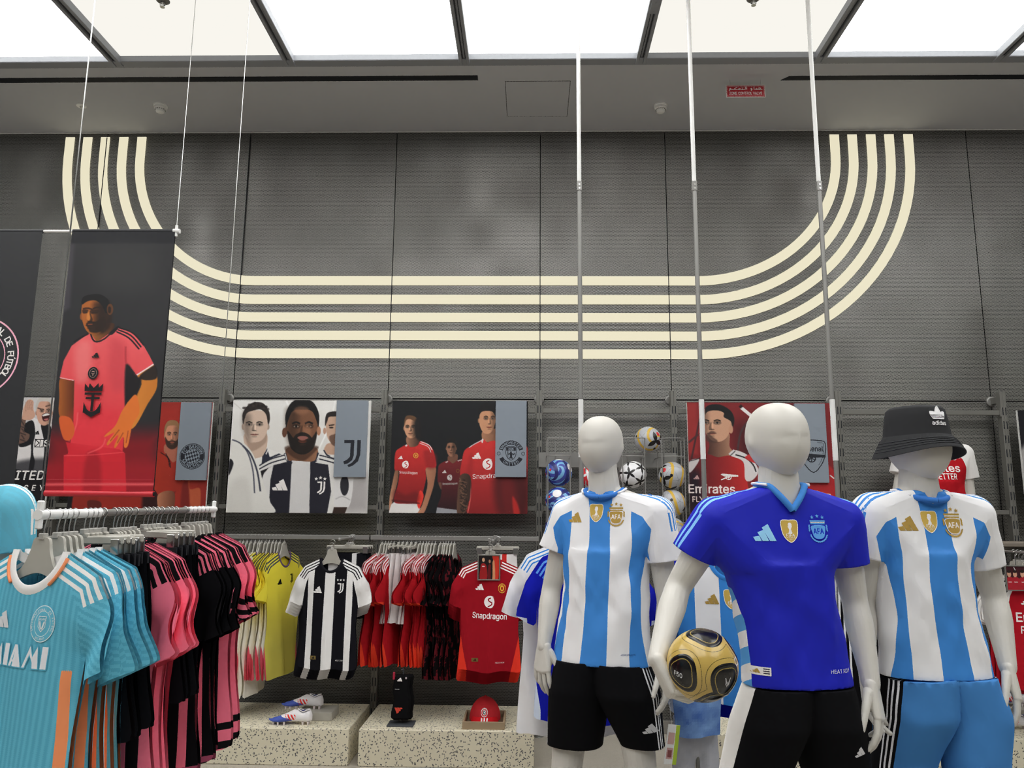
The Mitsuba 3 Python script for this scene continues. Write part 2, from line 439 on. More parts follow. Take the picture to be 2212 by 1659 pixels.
for (x, y, lab) in ((-2.239, 4.175, 'dark sprinkler head in the left cream ceiling panel'), (1.328, 4.201, 'dark sprinkler head in the right cream ceiling panel')):
    t = thing('sprinkler', lab, 'sprinkler')
    z = SOF + 0.03
    part(t, 'rosette', mikit.ply(lathe([(0.012, -0.012), (0.03, -0.01), (0.04, -0.002), (0.04, 0)], 32).apply_translation([x, y, z]), 'steel_grey', 30))
    part(t, 'head', mikit.ply(join(lathe([(0.012, -0.004), (0.012, -0.02), (0.006, -0.024), (0.006, -0.04), (0.014, -0.042), (0.014, -0.045), (0, -0.045)], 20).apply_translation([x, y, z]),
                                   tube([(x - 0.012, y, z - 0.015), (x - 0.016, y, z - 0.03), (x, y, z - 0.042)], 0.003, 6), tube([(x + 0.012, y, z - 0.015), (x + 0.016, y, z - 0.03), (x, y, z - 0.042)], 0.003, 6)), 'chrome', 30))

# the red hanging sign
a0, a1 = at(1568, 184, 5.03), at(1653.5, 210, 5.03)
w, h = a1[0] - a0[0], a0[2] - a1[2]
t = thing('hanging_sign', 'small red sign with white lettering in Arabic and English hung under the soffit', 'sign')
part(t, 'board', mikit.ply(bx(a0[0], a1[0], 5.03, 5.034, a1[2], a0[2]), 'board_edge'))
RED = srgb(176, 44, 52); WHT = srgb(235, 230, 228)
art = Art().add(sbox(-w / 2 + .004, -h / 2 + .004, w / 2 - .004, h / 2 - .004), RED).add(sbox(-w / 2 + .008, -h / 2 + .008, w / 2 - .008, h / 2 - .008).difference(sbox(-w / 2 + .0095, -h / 2 + .0095, w / 2 - .0095, h / 2 - .0095)), WHT)
art.add(text_at('ZONE CONTROL VALVE', 0.021, 0, -0.016, True, width=w * 0.84), WHT)
def arab():
    S = lambda pts, wd=0.0034: LineString(spline(pts, 5, False)).buffer(wd / 2)
    u = 0.001; g = []
    def P(*a): return [(x * u, y * u) for x, y in a]
    # two words, right to left: sad-mim-alif-mim / alif-lam-ta-ha-kaf-mim
    g += [S(P((96, 0), (90, 0), (84, 2), (80, 7), (86, 9), (90, 5), (84, 0), (76, 0))), S(P((76, 0), (70, 0), (68, 4), (72, 5), (73, 0), (66, 0), (58, 0))), S(P((58, 0), (58, 13))), S(P((50, 0), (45, 0), (43, 4), (47, 5), (48, 0), (44, -6)))]
    g += [S(P((24, 0), (24, 13))), S(P((17, 13), (17, 1), (12, 0), (4, 0))), S(P((4, 0), (3, 5))), Point(1 * u, 9 * u).buffer(1.6 * u), Point(6 * u, 9 * u).buffer(1.6 * u),
          S(P((4, 0), (-6, 0), (-14, 0), (-8, 5), (-15, 6))), S(P((-10, 0), (-26, 0), (-36, 1), (-30, 7), (-22, 12))), S(P((-33, 0), (-52, 0), (-57, 1), (-56, 5), (-51, 4), (-54, 0), (-60, -6)))]
    return unary_union(g)
ar = arab(); b = ar.bounds; sc = w * 0.86 / (b[2] - b[0])
art.add(affinity.translate(affinity.scale(affinity.translate(ar, -(b[0] + b[2]) / 2, -(b[1] + b[3]) / 2), sc, sc * 1.0, origin=(0, 0)), 0, 0.018), WHT)
part(t, 'lettering', art.flat('print_matt', on_plane([(a0[0] + a1[0]) / 2, 5.03, (a0[2] + a1[2]) / 2], [1, 0, 0], [0, 0, 1], [0, -1, 0])))
for x in (a0[0] + 0.03, a1[0] - 0.03):
    part(t, 'wire', mikit.ply(tube([(x, 5.032, a0[2]), (x, 5.032, SOF)], 0.0012, 6), 'chrome'))

# ------------------------------------------------------------------ shop fitting on the wall
POSTS = [-4.70, -3.49, -2.29, -1.08, 0.067, 1.05, 2.245, 3.428]
PY = 5.6
names = ['far left', 'behind the clothes rail and the hanging banners', 'left of the black and white shirt poster', 'between the black and white poster and the black poster', 'left of the ball cages', 'right of the ball cages', 'right of the red poster with the grey cannon plaque', 'near the right edge beside the red shirt torso']
for i, x in enumerate(POSTS):
    t = thing('slotted_upright', 'grey steel slotted wall upright ' + names[i], 'upright')
    part(t, 'post', mikit.ply(join(bx(x - 0.021, x - 0.0015, PY, PY + 0.055, 0.04, 2.41, 0.002), bx(x + 0.0015, x + 0.021, PY, PY + 0.055, 0.04, 2.41, 0.002), bx(x - 0.002, x + 0.002, PY + 0.004, PY + 0.05, 0.04, 2.4)), 'steel_grey'))
    sl = [bx(x + sx * 0.0105 - 0.0035, x + sx * 0.0105 + 0.0035, PY - 0.0008, PY + 0.001, z, z + 0.056) for z in np.arange(0.12, 2.3, 0.101) for sx in (-1, 1)]
    part(t, 'slots', mikit.ply(join(sl), 'dark_slot'), kind='stuff')
    part(t, 'wall_bracket', mikit.ply(bx(x - 0.012, x + 0.012, PY + 0.05, WALL - 0.012, 2.335, 2.385, 0.002), 'steel_grey'))
    part(t, 'wall_disc', mikit.ply(lathe([(0, 0.016), (0.03, 0.016), (0.036, 0.012), (0.037, 0)], 32, 'y').apply_translation([x, WALL, 2.36]), 'rail_grey', 30))
    part(t, 'foot', mikit.ply(join(lathe([(0, 0.008), (0.03, 0.006), (0.036, 0)], 24).apply_translation([x, PY + 0.028, 0]), tube([(x, PY + 0.028, 0.004), (x, PY + 0.028, 0.06)], 0.009, 10)), 'steel_grey', 30))
bays = list(zip(POSTS[:-1], POSTS[1:]))
bayname = ['in the far left bay', 'behind the orange red poster', 'in the bay of the black and white shirt poster', 'in the bay of the black poster', 'in the bay of the ball cages', 'in the bay of the red poster', 'in the bay of the red shirt torso']
for (a, b), nm in zip(bays, bayname):
    for z, h, w in ((2.26, 0.034, 'upper'), (1.548, 0.03, 'middle')):
        t = thing('cross_bar', f'{w} grey steel cross bar {nm}', 'bar')
        part(t, 'bar', mikit.ply(bx(a + 0.0225, b - 0.0225, PY + 0.008, PY + 0.03, z - h / 2, z + h / 2, 0.002), 'steel_grey'))
        part(t, 'hook', mikit.ply(bx(a + 0.0215, a + 0.03, PY + 0.0, PY + 0.02, z - 0.03, z + 0.03, 0.002), 'steel_grey')); part(t, 'hook', mikit.ply(bx(b - 0.03, b - 0.0215, PY + 0.0, PY + 0.02, z - 0.03, z + 0.03, 0.002), 'steel_grey'))
# hanging rails carried in front of the uprights
RY, RZ = 5.28, 1.345
for (i, nm) in ((2, 'carrying yellow and striped shirts'), (3, 'carrying red shirts'),):
    a, b = bays[i]; s = RY / PY * 0.985
    t = thing('hanging_rail', f'grey flat steel hanging rail {nm}, held in front of two uprights', 'clothes rail')
    part(t, 'rail', mikit.ply(bx(a + 0.005, b - 0.005, RY - 0.008, RY + 0.008, RZ - 0.016, RZ + 0.016, 0.003), 'rail_grey'))
    for x in (a + 0.008, b - 0.008):
        part(t, 'bracket', mikit.ply(bx(x - 0.004, x + 0.004, RY + 0.009, PY - 0.001, RZ - 0.03, RZ + 0.012, 0.002), 'steel_grey'))

# speckled podiums
def chip(u, v):
    m = mi.Float(0)
    for ang, sx, sy, off in ((0.5, 62.0, 105.0, 3.0), (-0.7, 58.0, 98.0, 41.0), (1.6, 66.0, 112.0, 87.0)):
        a, b = u * math.cos(ang) - v * math.sin(ang), u * math.sin(ang) + v * math.cos(ang)
        d, _, r = mikit.voronoi(a * sx + off, b * sy + off)
        m = dr.maximum(m, dr.select(r > 0.86, 1 - mikit.smoothstep(0.24, 0.34, d), 0.0))
    return m
def terrazzo(p, n, uv):
    top, side = dr.abs(n.z) > 0.6, dr.abs(n.x) > 0.6
    u = dr.select(side, p.y, p.x); v = dr.select(top, p.y, p.z)
    return mikit.mix(srgb(214, 207, 184).tolist(), srgb(42, 44, 58).tolist(), chip(u, v) * 0.93)
mat('speckled_stone', dict(type='principled', base_color=mikit.proc(terrazzo), roughness=0.5, specular=0.35))
PZ = 0.212
pods = [(-2.14, -1.095, 'cream podium with dark speckles carrying a pair of white football boots'), (-1.035, 0.032, 'cream podium with dark speckles carrying a red cap and a sock stand'),
        (1.10, 2.2, 'cream speckled podium half hidden behind the blue shirted mannequin'), (2.285, 3.40, 'cream speckled podium at the right edge under white sports shoes')]
for a, b, lab in pods:
    t = thing('podium', lab, 'podium'); scene[t] = mikit.ply(bx(a, b, 4.94, 5.565, 0.0, PZ, 0.004), 'speckled_stone')

# shelf and half hidden right bay
t = thing('wall_shelf', 'thin greyish wooden wall shelf under the red shirt torso at the right edge', 'shelf')
part(t, 'board', mikit.ply(bx(2.275, 3.40, 5.18, 5.592, 1.325, 1.35, 0.003), 'shelf_grey'))
for x in (2.29, 3.385): part(t, 'bracket', mikit.ply(mesh(*(lambda e: (e.vertices, e.faces))(trimesh.creation.extrude_polygon(Polygon([(5.22, 1.324), (5.596, 1.324), (5.596, 1.23)]), 0.004, engine='earcut').apply_transform(np.array([[0, 0, 1, x - 0.002], [1, 0, 0, 0], [0, 1, 0, 0], [0, 0, 0, 1.0]])))), 'steel_grey'))

# ------------------------------------------------------------------ balls in wire cages
def sphere_ball(fields, colour, sub=5):
    m = trimesh.creation.icosphere(sub, 1.0); V = np.array(m.vertices)
    return V, np.array(m.faces)
ICO = np.array(trimesh.creation.icosahedron().vertices); ICO /= np.linalg.norm(ICO[0])
DOD = np.array([m for m in trimesh.creation.icosahedron().triangles.mean(1)]); DOD /= np.linalg.norm(DOD, axis=1, keepdims=True)
def polar(A, d, up=(0.13, 0.31, 0.94)):
    """angle from d and turn about it"""
    u = np.cross(up, d); u /= np.linalg.norm(u); w = np.cross(d, u)
    return np.arccos(np.clip(A @ d, -1, 1)), np.arctan2(A @ w, A @ u)
def ico_turn(d):
    o = ICO[np.argsort(-(ICO @ d))[1:2]][0]; return polar(np.array([o]), d)[1][0]
def star_field(dirs, r0, depth, n=5, arms=None):
    def f(A):
        B = A[:, :3] / np.linalg.norm(A[:, :3], axis=1, keepdims=True); best = np.full(len(B), -9.0)
        for d in dirs:
            th, ph = polar(B, d); a0 = ico_turn(d) if arms is None else arms
            tri = np.abs(((ph - a0) * n / (2 * np.pi)) % 1 - 0.5) * 2      # 1 at arm tips
            best = np.maximum(best, r0 * (1 - depth + depth * 2 * tri ** 1.4) - th)
        return best
    return f
def cap_field(dirs, r, sgn=1):
    def f(A):
        B = A[:, :3] / np.linalg.norm(A[:, :3], axis=1, keepdims=True)
        return sgn * np.max([r - np.arccos(np.clip(B @ d, -1, 1)) for d in dirs], axis=0)
    return f
def swirl_field(d, a, b, ph0, w):
    def f(A):
        B = A[:, :3] / np.linalg.norm(A[:, :3], axis=1, keepdims=True); th, ph = polar(B, d)
        return w - np.abs(((ph + a * th + ph0) / (2 * np.pi) * b) % 1 - 0.5)
    return f
def ball_shape(R, layers, base, rot, bsdf='ball_skin', sub=5, panel=True):
    m = trimesh.creation.icosphere(sub, 1.0); V, F = np.array(m.vertices), np.array(m.faces)
    N = V.copy()
    def colour(A):
        c = np.tile(base, (len(A), 1))
        for f, col in layers: c = np.where((np.asarray(f(A)) > 0)[:, None], col, c)
        return c
    q = trimesh.transformations.euler_matrix(*np.radians(rot))[:3, :3]
    return painted(V @ q.T * R, F, V, [f for f, _ in layers], colour, bsdf, N @ q.T)
vcol('ball_skin', 0.32, 0.5)
blk, gold, silver, wht = srgb(22, 22, 24), srgb(206, 170, 70), srgb(176, 178, 182), srgb(232, 232, 234)
red_, blu, sky_, nav = srgb(210, 52, 60), srgb(58, 72, 160), srgb(120, 176, 220), srgb(40, 44, 110)
RB = 0.0925
seam = lambda w: (lambda A: w - np.abs(np.sort(np.arccos(np.clip((A[:, :3] / np.linalg.norm(A[:, :3], axis=1, keepdims=True)) @ DOD.T, -1, 1)), 1) @ np.r_[1, -1, np.zeros(len(DOD) - 2)]))
star_ball = ball_shape(RB, [(seam(0.012), srgb(150, 150, 155)), (star_field(ICO, 0.34, 0.62), blk), (cap_field(DOD[[3]], 0.22), red_)], wht, (20, 35, 15))
silver_ball = ball_shape(RB, [(seam(0.014), srgb(120, 122, 126)), (swirl_field(ICO[0], 2.2, 3, 0.3, 0.12), gold), (star_field(ICO[[0, 3, 6, 8, 10]], 0.36, 0.75, 3, 0.4), blk), (cap_field(DOD[[2, 7, 11, 15]], 0.11), blk), (cap_field(DOD[[4, 9, 13]], 0.17), red_)], silver, (35, 10, 60))
silver_ball2 = ball_shape(RB, [(seam(0.014), srgb(120, 122, 126)), (swirl_field(ICO[0], 2.2, 3, 0.3, 0.12), gold), (star_field(ICO[[0, 3, 6, 8, 10]], 0.42, 0.75, 3, 0.4), blk), (cap_field(DOD[[2, 7, 11, 15]], 0.11), blk), (cap_field(DOD[[4, 9, 13]], 0.17), red_)], silver, (-50, 40, 150))
blue_ball = ball_shape(RB, [(swirl_field(ICO[2], 2.6, 4, 0.0, 0.25), blu), (swirl_field(ICO[5], -2.0, 3, 1.0, 0.16), nav), (cap_field(ICO[[0, 4, 7, 9, 11]], 0.34), wht), (cap_field(DOD[[1, 5, 8, 14, 17]], 0.1), red_)], sky_, (10, 60, 20))
red_ball = ball_shape(RB, [(star_field(ICO, 0.36, 0.6), wht)], red_, (0, 20, 0))
cages = [at(1207, 1000, 5.35)[0], at(1288, 1000, 5.35)[0], at(1367, 1000, 5.35)[0], at(1452, 1000, 5.35)[0]]
cz1, cz2, czb = at(1300, 946, 5.3)[2], at(1300, 985, 5.3)[2], 1.08
t0 = thing('cage_backplate', 'grey steel plate that carries the wire ball cages on the wall', 'plate')
part(t0, 'plate', mikit.ply(bx(0.062, 1.055, 5.57, 5.601, at(1300, 1010, 5.57)[2], at(1300, 978, 5.57)[2], 0.002), 'rail_grey'))
for i, x in enumerate(cages):
    t = thing('ball_cage', ['grey wire ball cage with blue and white balls', 'grey wire ball cage hidden behind the first mannequin head', 'grey wire ball cage with the black starred ball', 'grey wire ball cage with silver balls, next to the red poster'][i], 'ball cage')
    hw = 0.083
    th = np.linspace(0, np.pi, 15)
    def ring(z): return tube([(x - hw, 5.58, z)] + [(x - hw * math.cos(a), 5.33 - 0.055 * math.sin(a), z) for a in th] + [(x + hw, 5.58, z)], 0.0036, 6)
    for z in (cz1, cz2, 1.46, czb + 0.03): part(t, 'ring', mikit.ply(ring(z), 'rail_grey', 40))
    for sx, yy in ((-0.92, 5.303), (0.92, 5.303), (-0.2, 5.565), (0.999, 5.45), (-0.999, 5.45), (0.0, 5.2705)):
        if yy < 5.28: continue
        part(t, 'upright_wire', mikit.ply(tube([(x + sx * hw, yy, czb), (x + sx * hw, yy, cz1 + 0.004)], 0.0042, 6), 'rail_grey', 40))
    part(t, 'floor_wire', mikit.ply(tube([(x, 5.565, czb + 0.03), (x, 5.28, czb + 0.03)], 0.0042, 6), 'rail_grey', 40))
def ball(x, y, z, shape, lab, rz=0, grp=None):
    t = thing('football', lab, 'ball', grp); scene[t] = moved(shape, T().translate([x, y, z]).rotate([0, 0, 1], rz))
def bz(px, py): return at(px, py, 5.36)
for (px, py, sh, lab, rz) in ((1207, 1021, blue_ball, 'blue and white football, upper one in its wire cage', 0), (1207, 1081, blue_ball, 'blue and white football with more white, second in its wire cage', 140), (1207, 1139, blue_ball, 'blue and white football low in its cage behind the mannequin shoulder', 250),
                              (1283, 1030, red_ball, 'red football mostly hidden behind the first mannequin head', 0), (1367, 1025, star_ball, 'white football with black stars and a red mark', 0),
                              (1452, 1027, silver_ball, 'silver football with black and gold, top of its cage column', 0), (1452, 1087, silver_ball2, 'silver football with black and red, second in its cage column', 60), (1452, 1147, silver_ball, 'silver football lowest in its column beside the blue sleeve', 200)):
    p = bz(px, py); ball(p[0], 5.362, p[2], sh, lab, rz)
p = at(1400, 951, 5.42); ball(p[0], 5.42, cz1 + 0.0, silver_ball2, 'silver football resting on top between two wire cages', 0)

# ------------------------------------------------------------------ boots, cap, socks on the podiums
def boot_mesh(L=0.27):
    n, V, F = 26, [], []
    xs = np.linspace(0, 1, 30)                      # heel (0) to toe (1)
    wid = np.interp(xs, [0, .04, .15, .35, .55, .72, .88, .96, 1], [.006, .022, .031, .030, .036, .042, .036, .022, .004])
    top = np.interp(xs, [0, .03, .1, .2, .3, .42, .6, .8, .92, 1], [.06, .085, .085, .074, .084, .088, .064, .045, .036, .018])
    bot = np.interp(xs, [0, .06, .3, .5, .75, .92, 1], [.026, .016, .02, .022, .014, .02, .03]) + 0
    for x, w, h, b in zip(xs, wid, np.maximum(top, bot + .003), bot):
        for j in range(n):
            a = 2 * np.pi * j / n; c, s = math.cos(a), math.sin(a)
            e = 2.6
            V.append([x * L, np.sign(c) * abs(c) ** (2 / e) * w * (1 - 0.45 * max(s, 0) ** 1.5), (h + b) / 2 + np.sign(s) * abs(s) ** (2 / e) * (h - b) / 2])
    m = len(xs)
    for i in range(m - 1):
        for j in range(n):
            p, q = i * n + j, i * n + (j + 1) % n; F += [[p, p + n, q + n], [p, q + n, q]]
    V += [[0, 0, .045], [L, 0, .024]]
    for j in range(n): F += [[len(V) - 2, j, (j + 1) % n], [len(V) - 1, (m - 1) * n + (j + 1) % n, (m - 1) * n + j]]
    return np.array(V), np.array(F)
bV, bF = boot_mesh()
def boot_col(A):
    x, y, z = A.T / 0.27; c = np.tile(srgb(232, 230, 232), (len(A), 1))
    c[(z < 0.17 + 0.22 * (x - 0.6)) & (x > 0.45)] = srgb(72, 92, 176)
    st = (np.abs(y) > 0.05) & (z > 0.12) & (z < 0.235) & (x > 0.36) & (x < 0.62)
    k = (x - z * 0.55) * 13.0
    c[st & ((k % 1) < 0.55) & (k > 3.1) & (k < 6.2)] = srgb(222, 62, 60)
    return c
kk = lambda c0: (lambda A: (A[:, 0] - A[:, 2] * .55) / .27 * 13.0 - c0)
boot_up = painted(bV, bF, bV, [lambda A: A[:, 2] / .27 - 0.17 - 0.22 * (A[:, 0] / .27 - 0.6), lambda A: A[:, 2] / .27 - .12, lambda A: A[:, 2] / .27 - .235, lambda A: np.abs(A[:, 1]) / .27 - .05] + [kk(c + d) for c in (3, 4, 5, 6) for d in (0, 0.55)], boot_col, 'satin_cloth')
col = ell(.052, 0, .036, .0175); cv, cf = tri_poly(col)[0]
boot_hole = mikit.ply(mesh(np.c_[cv, np.interp(cv[:, 0], [0, .03, .054, .09], [.0855, .0858, .0782, .0838])], cf), plain('boot_lining', srgb(28, 34, 92), 0.9))
boot_rim = mikit.ply(tube([(.052 + .037 * math.cos(a), .018 * math.sin(a), np.interp(.052 + .037 * math.cos(a), [0, .03, .054, .09], [.091, .088, .079, .092])) for a in np.linspace(0, 2 * np.pi, 30)], 0.0032, 6, False), plain('boot_white', srgb(230, 228, 230), 0.5), True)
studs = [lathe([(0.0065, 0.021), (0.0055, 0.004), (0.004, 0), (0, 0)], 10).apply_translation([x * .27, y, 0]) for x, y in ((.08, .016), (.08, -.016), (.2, .018), (.2, -.018), (.62, .025), (.62, -.025), (.76, .027), (.76, -.027), (.88, .016), (.88, -.016))]
stud_shapes = [mikit.ply(s, plain('stud', srgb(215, 205, 205), 0.4) if i == 0 else 'stud', 30) for i, s in enumerate(studs)]
def boot(px, py, Y, z, rz, lab, grp):
    t = thing('football_boot', lab, 'shoe', grp); p = at(px, py, Y); tw = T().translate([p[0], Y, z]).rotate([0, 0, 1], rz)
    part(t, 'upper', moved(boot_up, tw)); part(t, 'collar_rim', moved(boot_rim, tw)); part(t, 'lining', moved(boot_hole, tw), 'dark blue lining')
    for s in stud_shapes: part(t, 'stud', moved(s, tw))
g = 'football boots'
bY = 5.14
bzc = PZ + 0.052
q0, q1 = at(676, 1545, bY), at(728, 1545, bY)
t = thing('display_block', 'small light grey block on the speckled podium under a white boot', 'block'); scene[t] = mikit.ply(bx(at(649, 1545, 5.2)[0], at(724, 1545, 5.2)[0], 5.11, 5.30, PZ, bzc, 0.003), 'hanger_grey')
boot(698, 1530, 5.2, bzc, 180, 'white football boot with blue toe standing on the light grey block', g)
boot(674, 1560, 5.03, PZ, 180, 'white football boot with blue toe standing in front of the grey block', g)
for (px, Y, z, rz, lab) in ((2232, 5.15, PZ, 172, 'white sports shoe in front on the podium at the right edge'), (2228, 5.36, PZ + 0.09, 176, 'white sports shoe behind and higher at the right edge')):
    boot(px, 1560, Y, z, rz, lab, None)
t = thing('display_block', 'grey block under the rear white shoe at the right edge', 'block'); scene[t] = mikit.ply(bx(3.02, 3.40, 5.26, 5.46, PZ, PZ + 0.09, 0.003), 'hanger_grey')

# sock stand
p0 = at(865, 1566, 5.03); sx = p0[0]
t = thing('sock_stand', 'small dark metal stand with square base on the podium, holding black socks', 'display stand')
part(t, 'base', mikit.ply(bx(sx - 0.082, sx + 0.082, 5.0, 5.13, PZ, PZ + 0.008, 0.002), 'bar_groove'))
part(t, 'rod', mikit.ply(tube([(sx, 5.085, PZ + 0.005), (sx, 5.085, PZ + 0.33)], 0.005, 8), 'bar_groove', 40))
part(t, 'hook_bar', mikit.ply(tube([(sx, 5.085, PZ + 0.325), (sx, 5.03, PZ + 0.325), (sx, 5.02, PZ + 0.335)], 0.004, 8), 'bar_groove', 40))
t = thing('sock_pack', 'pair of folded black football socks with white and red bar marks on the small stand', 'socks')
m = bx(sx - .056, sx + .056, 5.03, 5.07, PZ + .03, PZ + .30, .014).subdivide().subdivide().subdivide()
v = np.array(m.vertices); hz = (v[:, 2] - PZ - .03) / .27
v[:, 0] = sx + (v[:, 0] - sx) * (1.06 - .18 * hz) + .006 * np.sin(v[:, 2] * 40); v[:, 1] += .006 * (meshkit.fbm(v * 22, 3) - .5)
part(t, 'sock', mikit.ply(mesh(v, m.faces), plain('black_sock', srgb(14, 14, 16), .9, spec=.1), True))
part(t, 'sock', mikit.ply(mesh(v * [1, 1, 1] + [0.012, 0.042, -.006], m.faces), 'black_sock', True))
art = Art().add(three_bars(.034), WHT, -.012, .11).add(ell(.028, .118, .006, .007), srgb(170, 160, 165)).add(three_bars(.052), srgb(206, 66, 50), -.014, -.075, rot=180).add(sbox(-.04, .05, -.012, .054), srgb(150, 150, 150))
part(t, 'marks', art.flat('print_matt', on_plane([sx, 5.0238, PZ + .165], [1, 0, 0], [0, -.012, 1], [0, -1, 0])))
part(t, 'red_tag', mikit.ply(bx(sx - .058, sx - .045, 5.035, 5.045, PZ + .27, PZ + .315, .002), plain('tag_red', srgb(170, 30, 60), .5)))

# tray and cap
pc = at(1046, 1560, 5.06); tx = pc[0]
t = thing('wooden_tray', 'small tan wooden tray on the podium with a red cap in it', 'tray')
w2, y0, y1, hh = .13, 4.97, 5.26, .045
for nm, b in (('front_board', (tx - w2, tx + w2, y0, y0 + .012)), ('rear_board', (tx - w2, tx + w2, y1 - .012, y1)), ('side_board', (tx - w2, tx - w2 + .012, y0 + .012, y1 - .012)), ('side_board', (tx + w2 - .012, tx + w2, y0 + .012, y1 - .012)), ('bottom_board', (tx - w2 + .012, tx + w2 - .012, y0 + .012, y1 - .012))):
    part(t, nm, mikit.ply(bx(*b, PZ, PZ + (hh if nm != 'bottom_board' else .006), .002), 'wood_tan'))
t = thing('baseball_cap', 'red baseball cap with round crest and three white bars on its peak', 'cap')
cr = plain('cap_red', srgb(180, 22, 32), .8)
m = trimesh.creation.icosphere(4, 1.0); v = np.array(m.vertices); cz0 = PZ + .022
v = v * [.098, .105, .128]; v[:, 2] = np.where(v[:, 2] < 0, v[:, 2] * .08, v[:, 2]); v[:, 1] += np.where(v[:, 2] > .0, 0.02 * (v[:, 2] / .128), 0)
cap_c = np.array([tx, 5.145, cz0])
part(t, 'crown', mikit.ply(mesh(v + cap_c, m.faces), cr, True))
part(t, 'button', mikit.ply(trimesh.creation.icosphere(2, .008).apply_translation(cap_c + [0, .02, .128]), cr, True))
def arc(u, s): return
U, S = np.meshgrid(np.linspace(-1, 1, 33), np.linspace(0, 1, 9)); ang = U * 1.25
bxx = np.sin(ang) * (.094 + .0 * S) * (1 - .08 * S); byy = -np.cos(ang) * .1 - S * .052 * np.cos(ang * .85); bzz = .028 - .022 * S - .03 * U ** 2 * (0.3 + S)
fr = lambda k: np.c_[bxx.ravel(), byy.ravel(), bzz.ravel() + k] + cap_c
ix = np.arange(33 * 9).reshape(9, 33); q = np.stack([ix[:-1, :-1], ix[:-1, 1:], ix[1:, 1:], ix[1:, :-1]], -1).reshape(-1, 4)
m = mesh(*(lambda V, Q: (V, np.vstack([Q[:, [0, 1, 2]], Q[:, [0, 2, 3]]])))(np.vstack([fr(.003), fr(0)]), np.vstack([q, q[:, ::-1] + 297])))
A = np.c_[np.tile(U.ravel(), 2), np.tile(S.ravel(), 2)]
bars_ = [-.19, -.11, -.04, .04, .11, .19]
peak = painted(np.array(m.vertices), np.array(m.faces), A, [(lambda A, b=b: A[:, 0] * 1.0 - b - .02) for b in bars_] + [lambda A: A[:, 1] - .12],
               lambda A: np.where(((A[:, 1] > .12) & ((np.floor(np.searchsorted(np.array(bars_) + .02, A[:, 0])) % 2) == 1))[:, None], WHT, srgb(200, 28, 36)), 'cloth')
part(t, 'peak', peak, 'peak with three white bars')
art = Art().add(ell(0, 0, .021, .025), WHT).add(ell(0, 0, .018, .022), srgb(190, 26, 34)).add(arc_text('MANCHESTER', .005, .0195, 160, 20), WHT).add(arc_text('UNITED', .005, .0215, 230, 310, inward=True), WHT).add(ell(0, 0, .011, .014), WHT).add(ell(0, 0, .0075, .0105), blk).add(ell(0, 0.001, .004, .006), WHT)
zz = .055; yy = 0.105 * math.sqrt(1 - (zz / .128) ** 2)
part(t, 'crest', art.flat('print_matt', lambda a, b, l: np.c_[tx + a, 5.145 + .02 * (zz + b) / .128 - .105 * np.sqrt(np.clip(1 - (a / .098) ** 2 - ((zz + b) / .128) ** 2, 0, 1)) - l - .0008, cz0 + zz + b]))

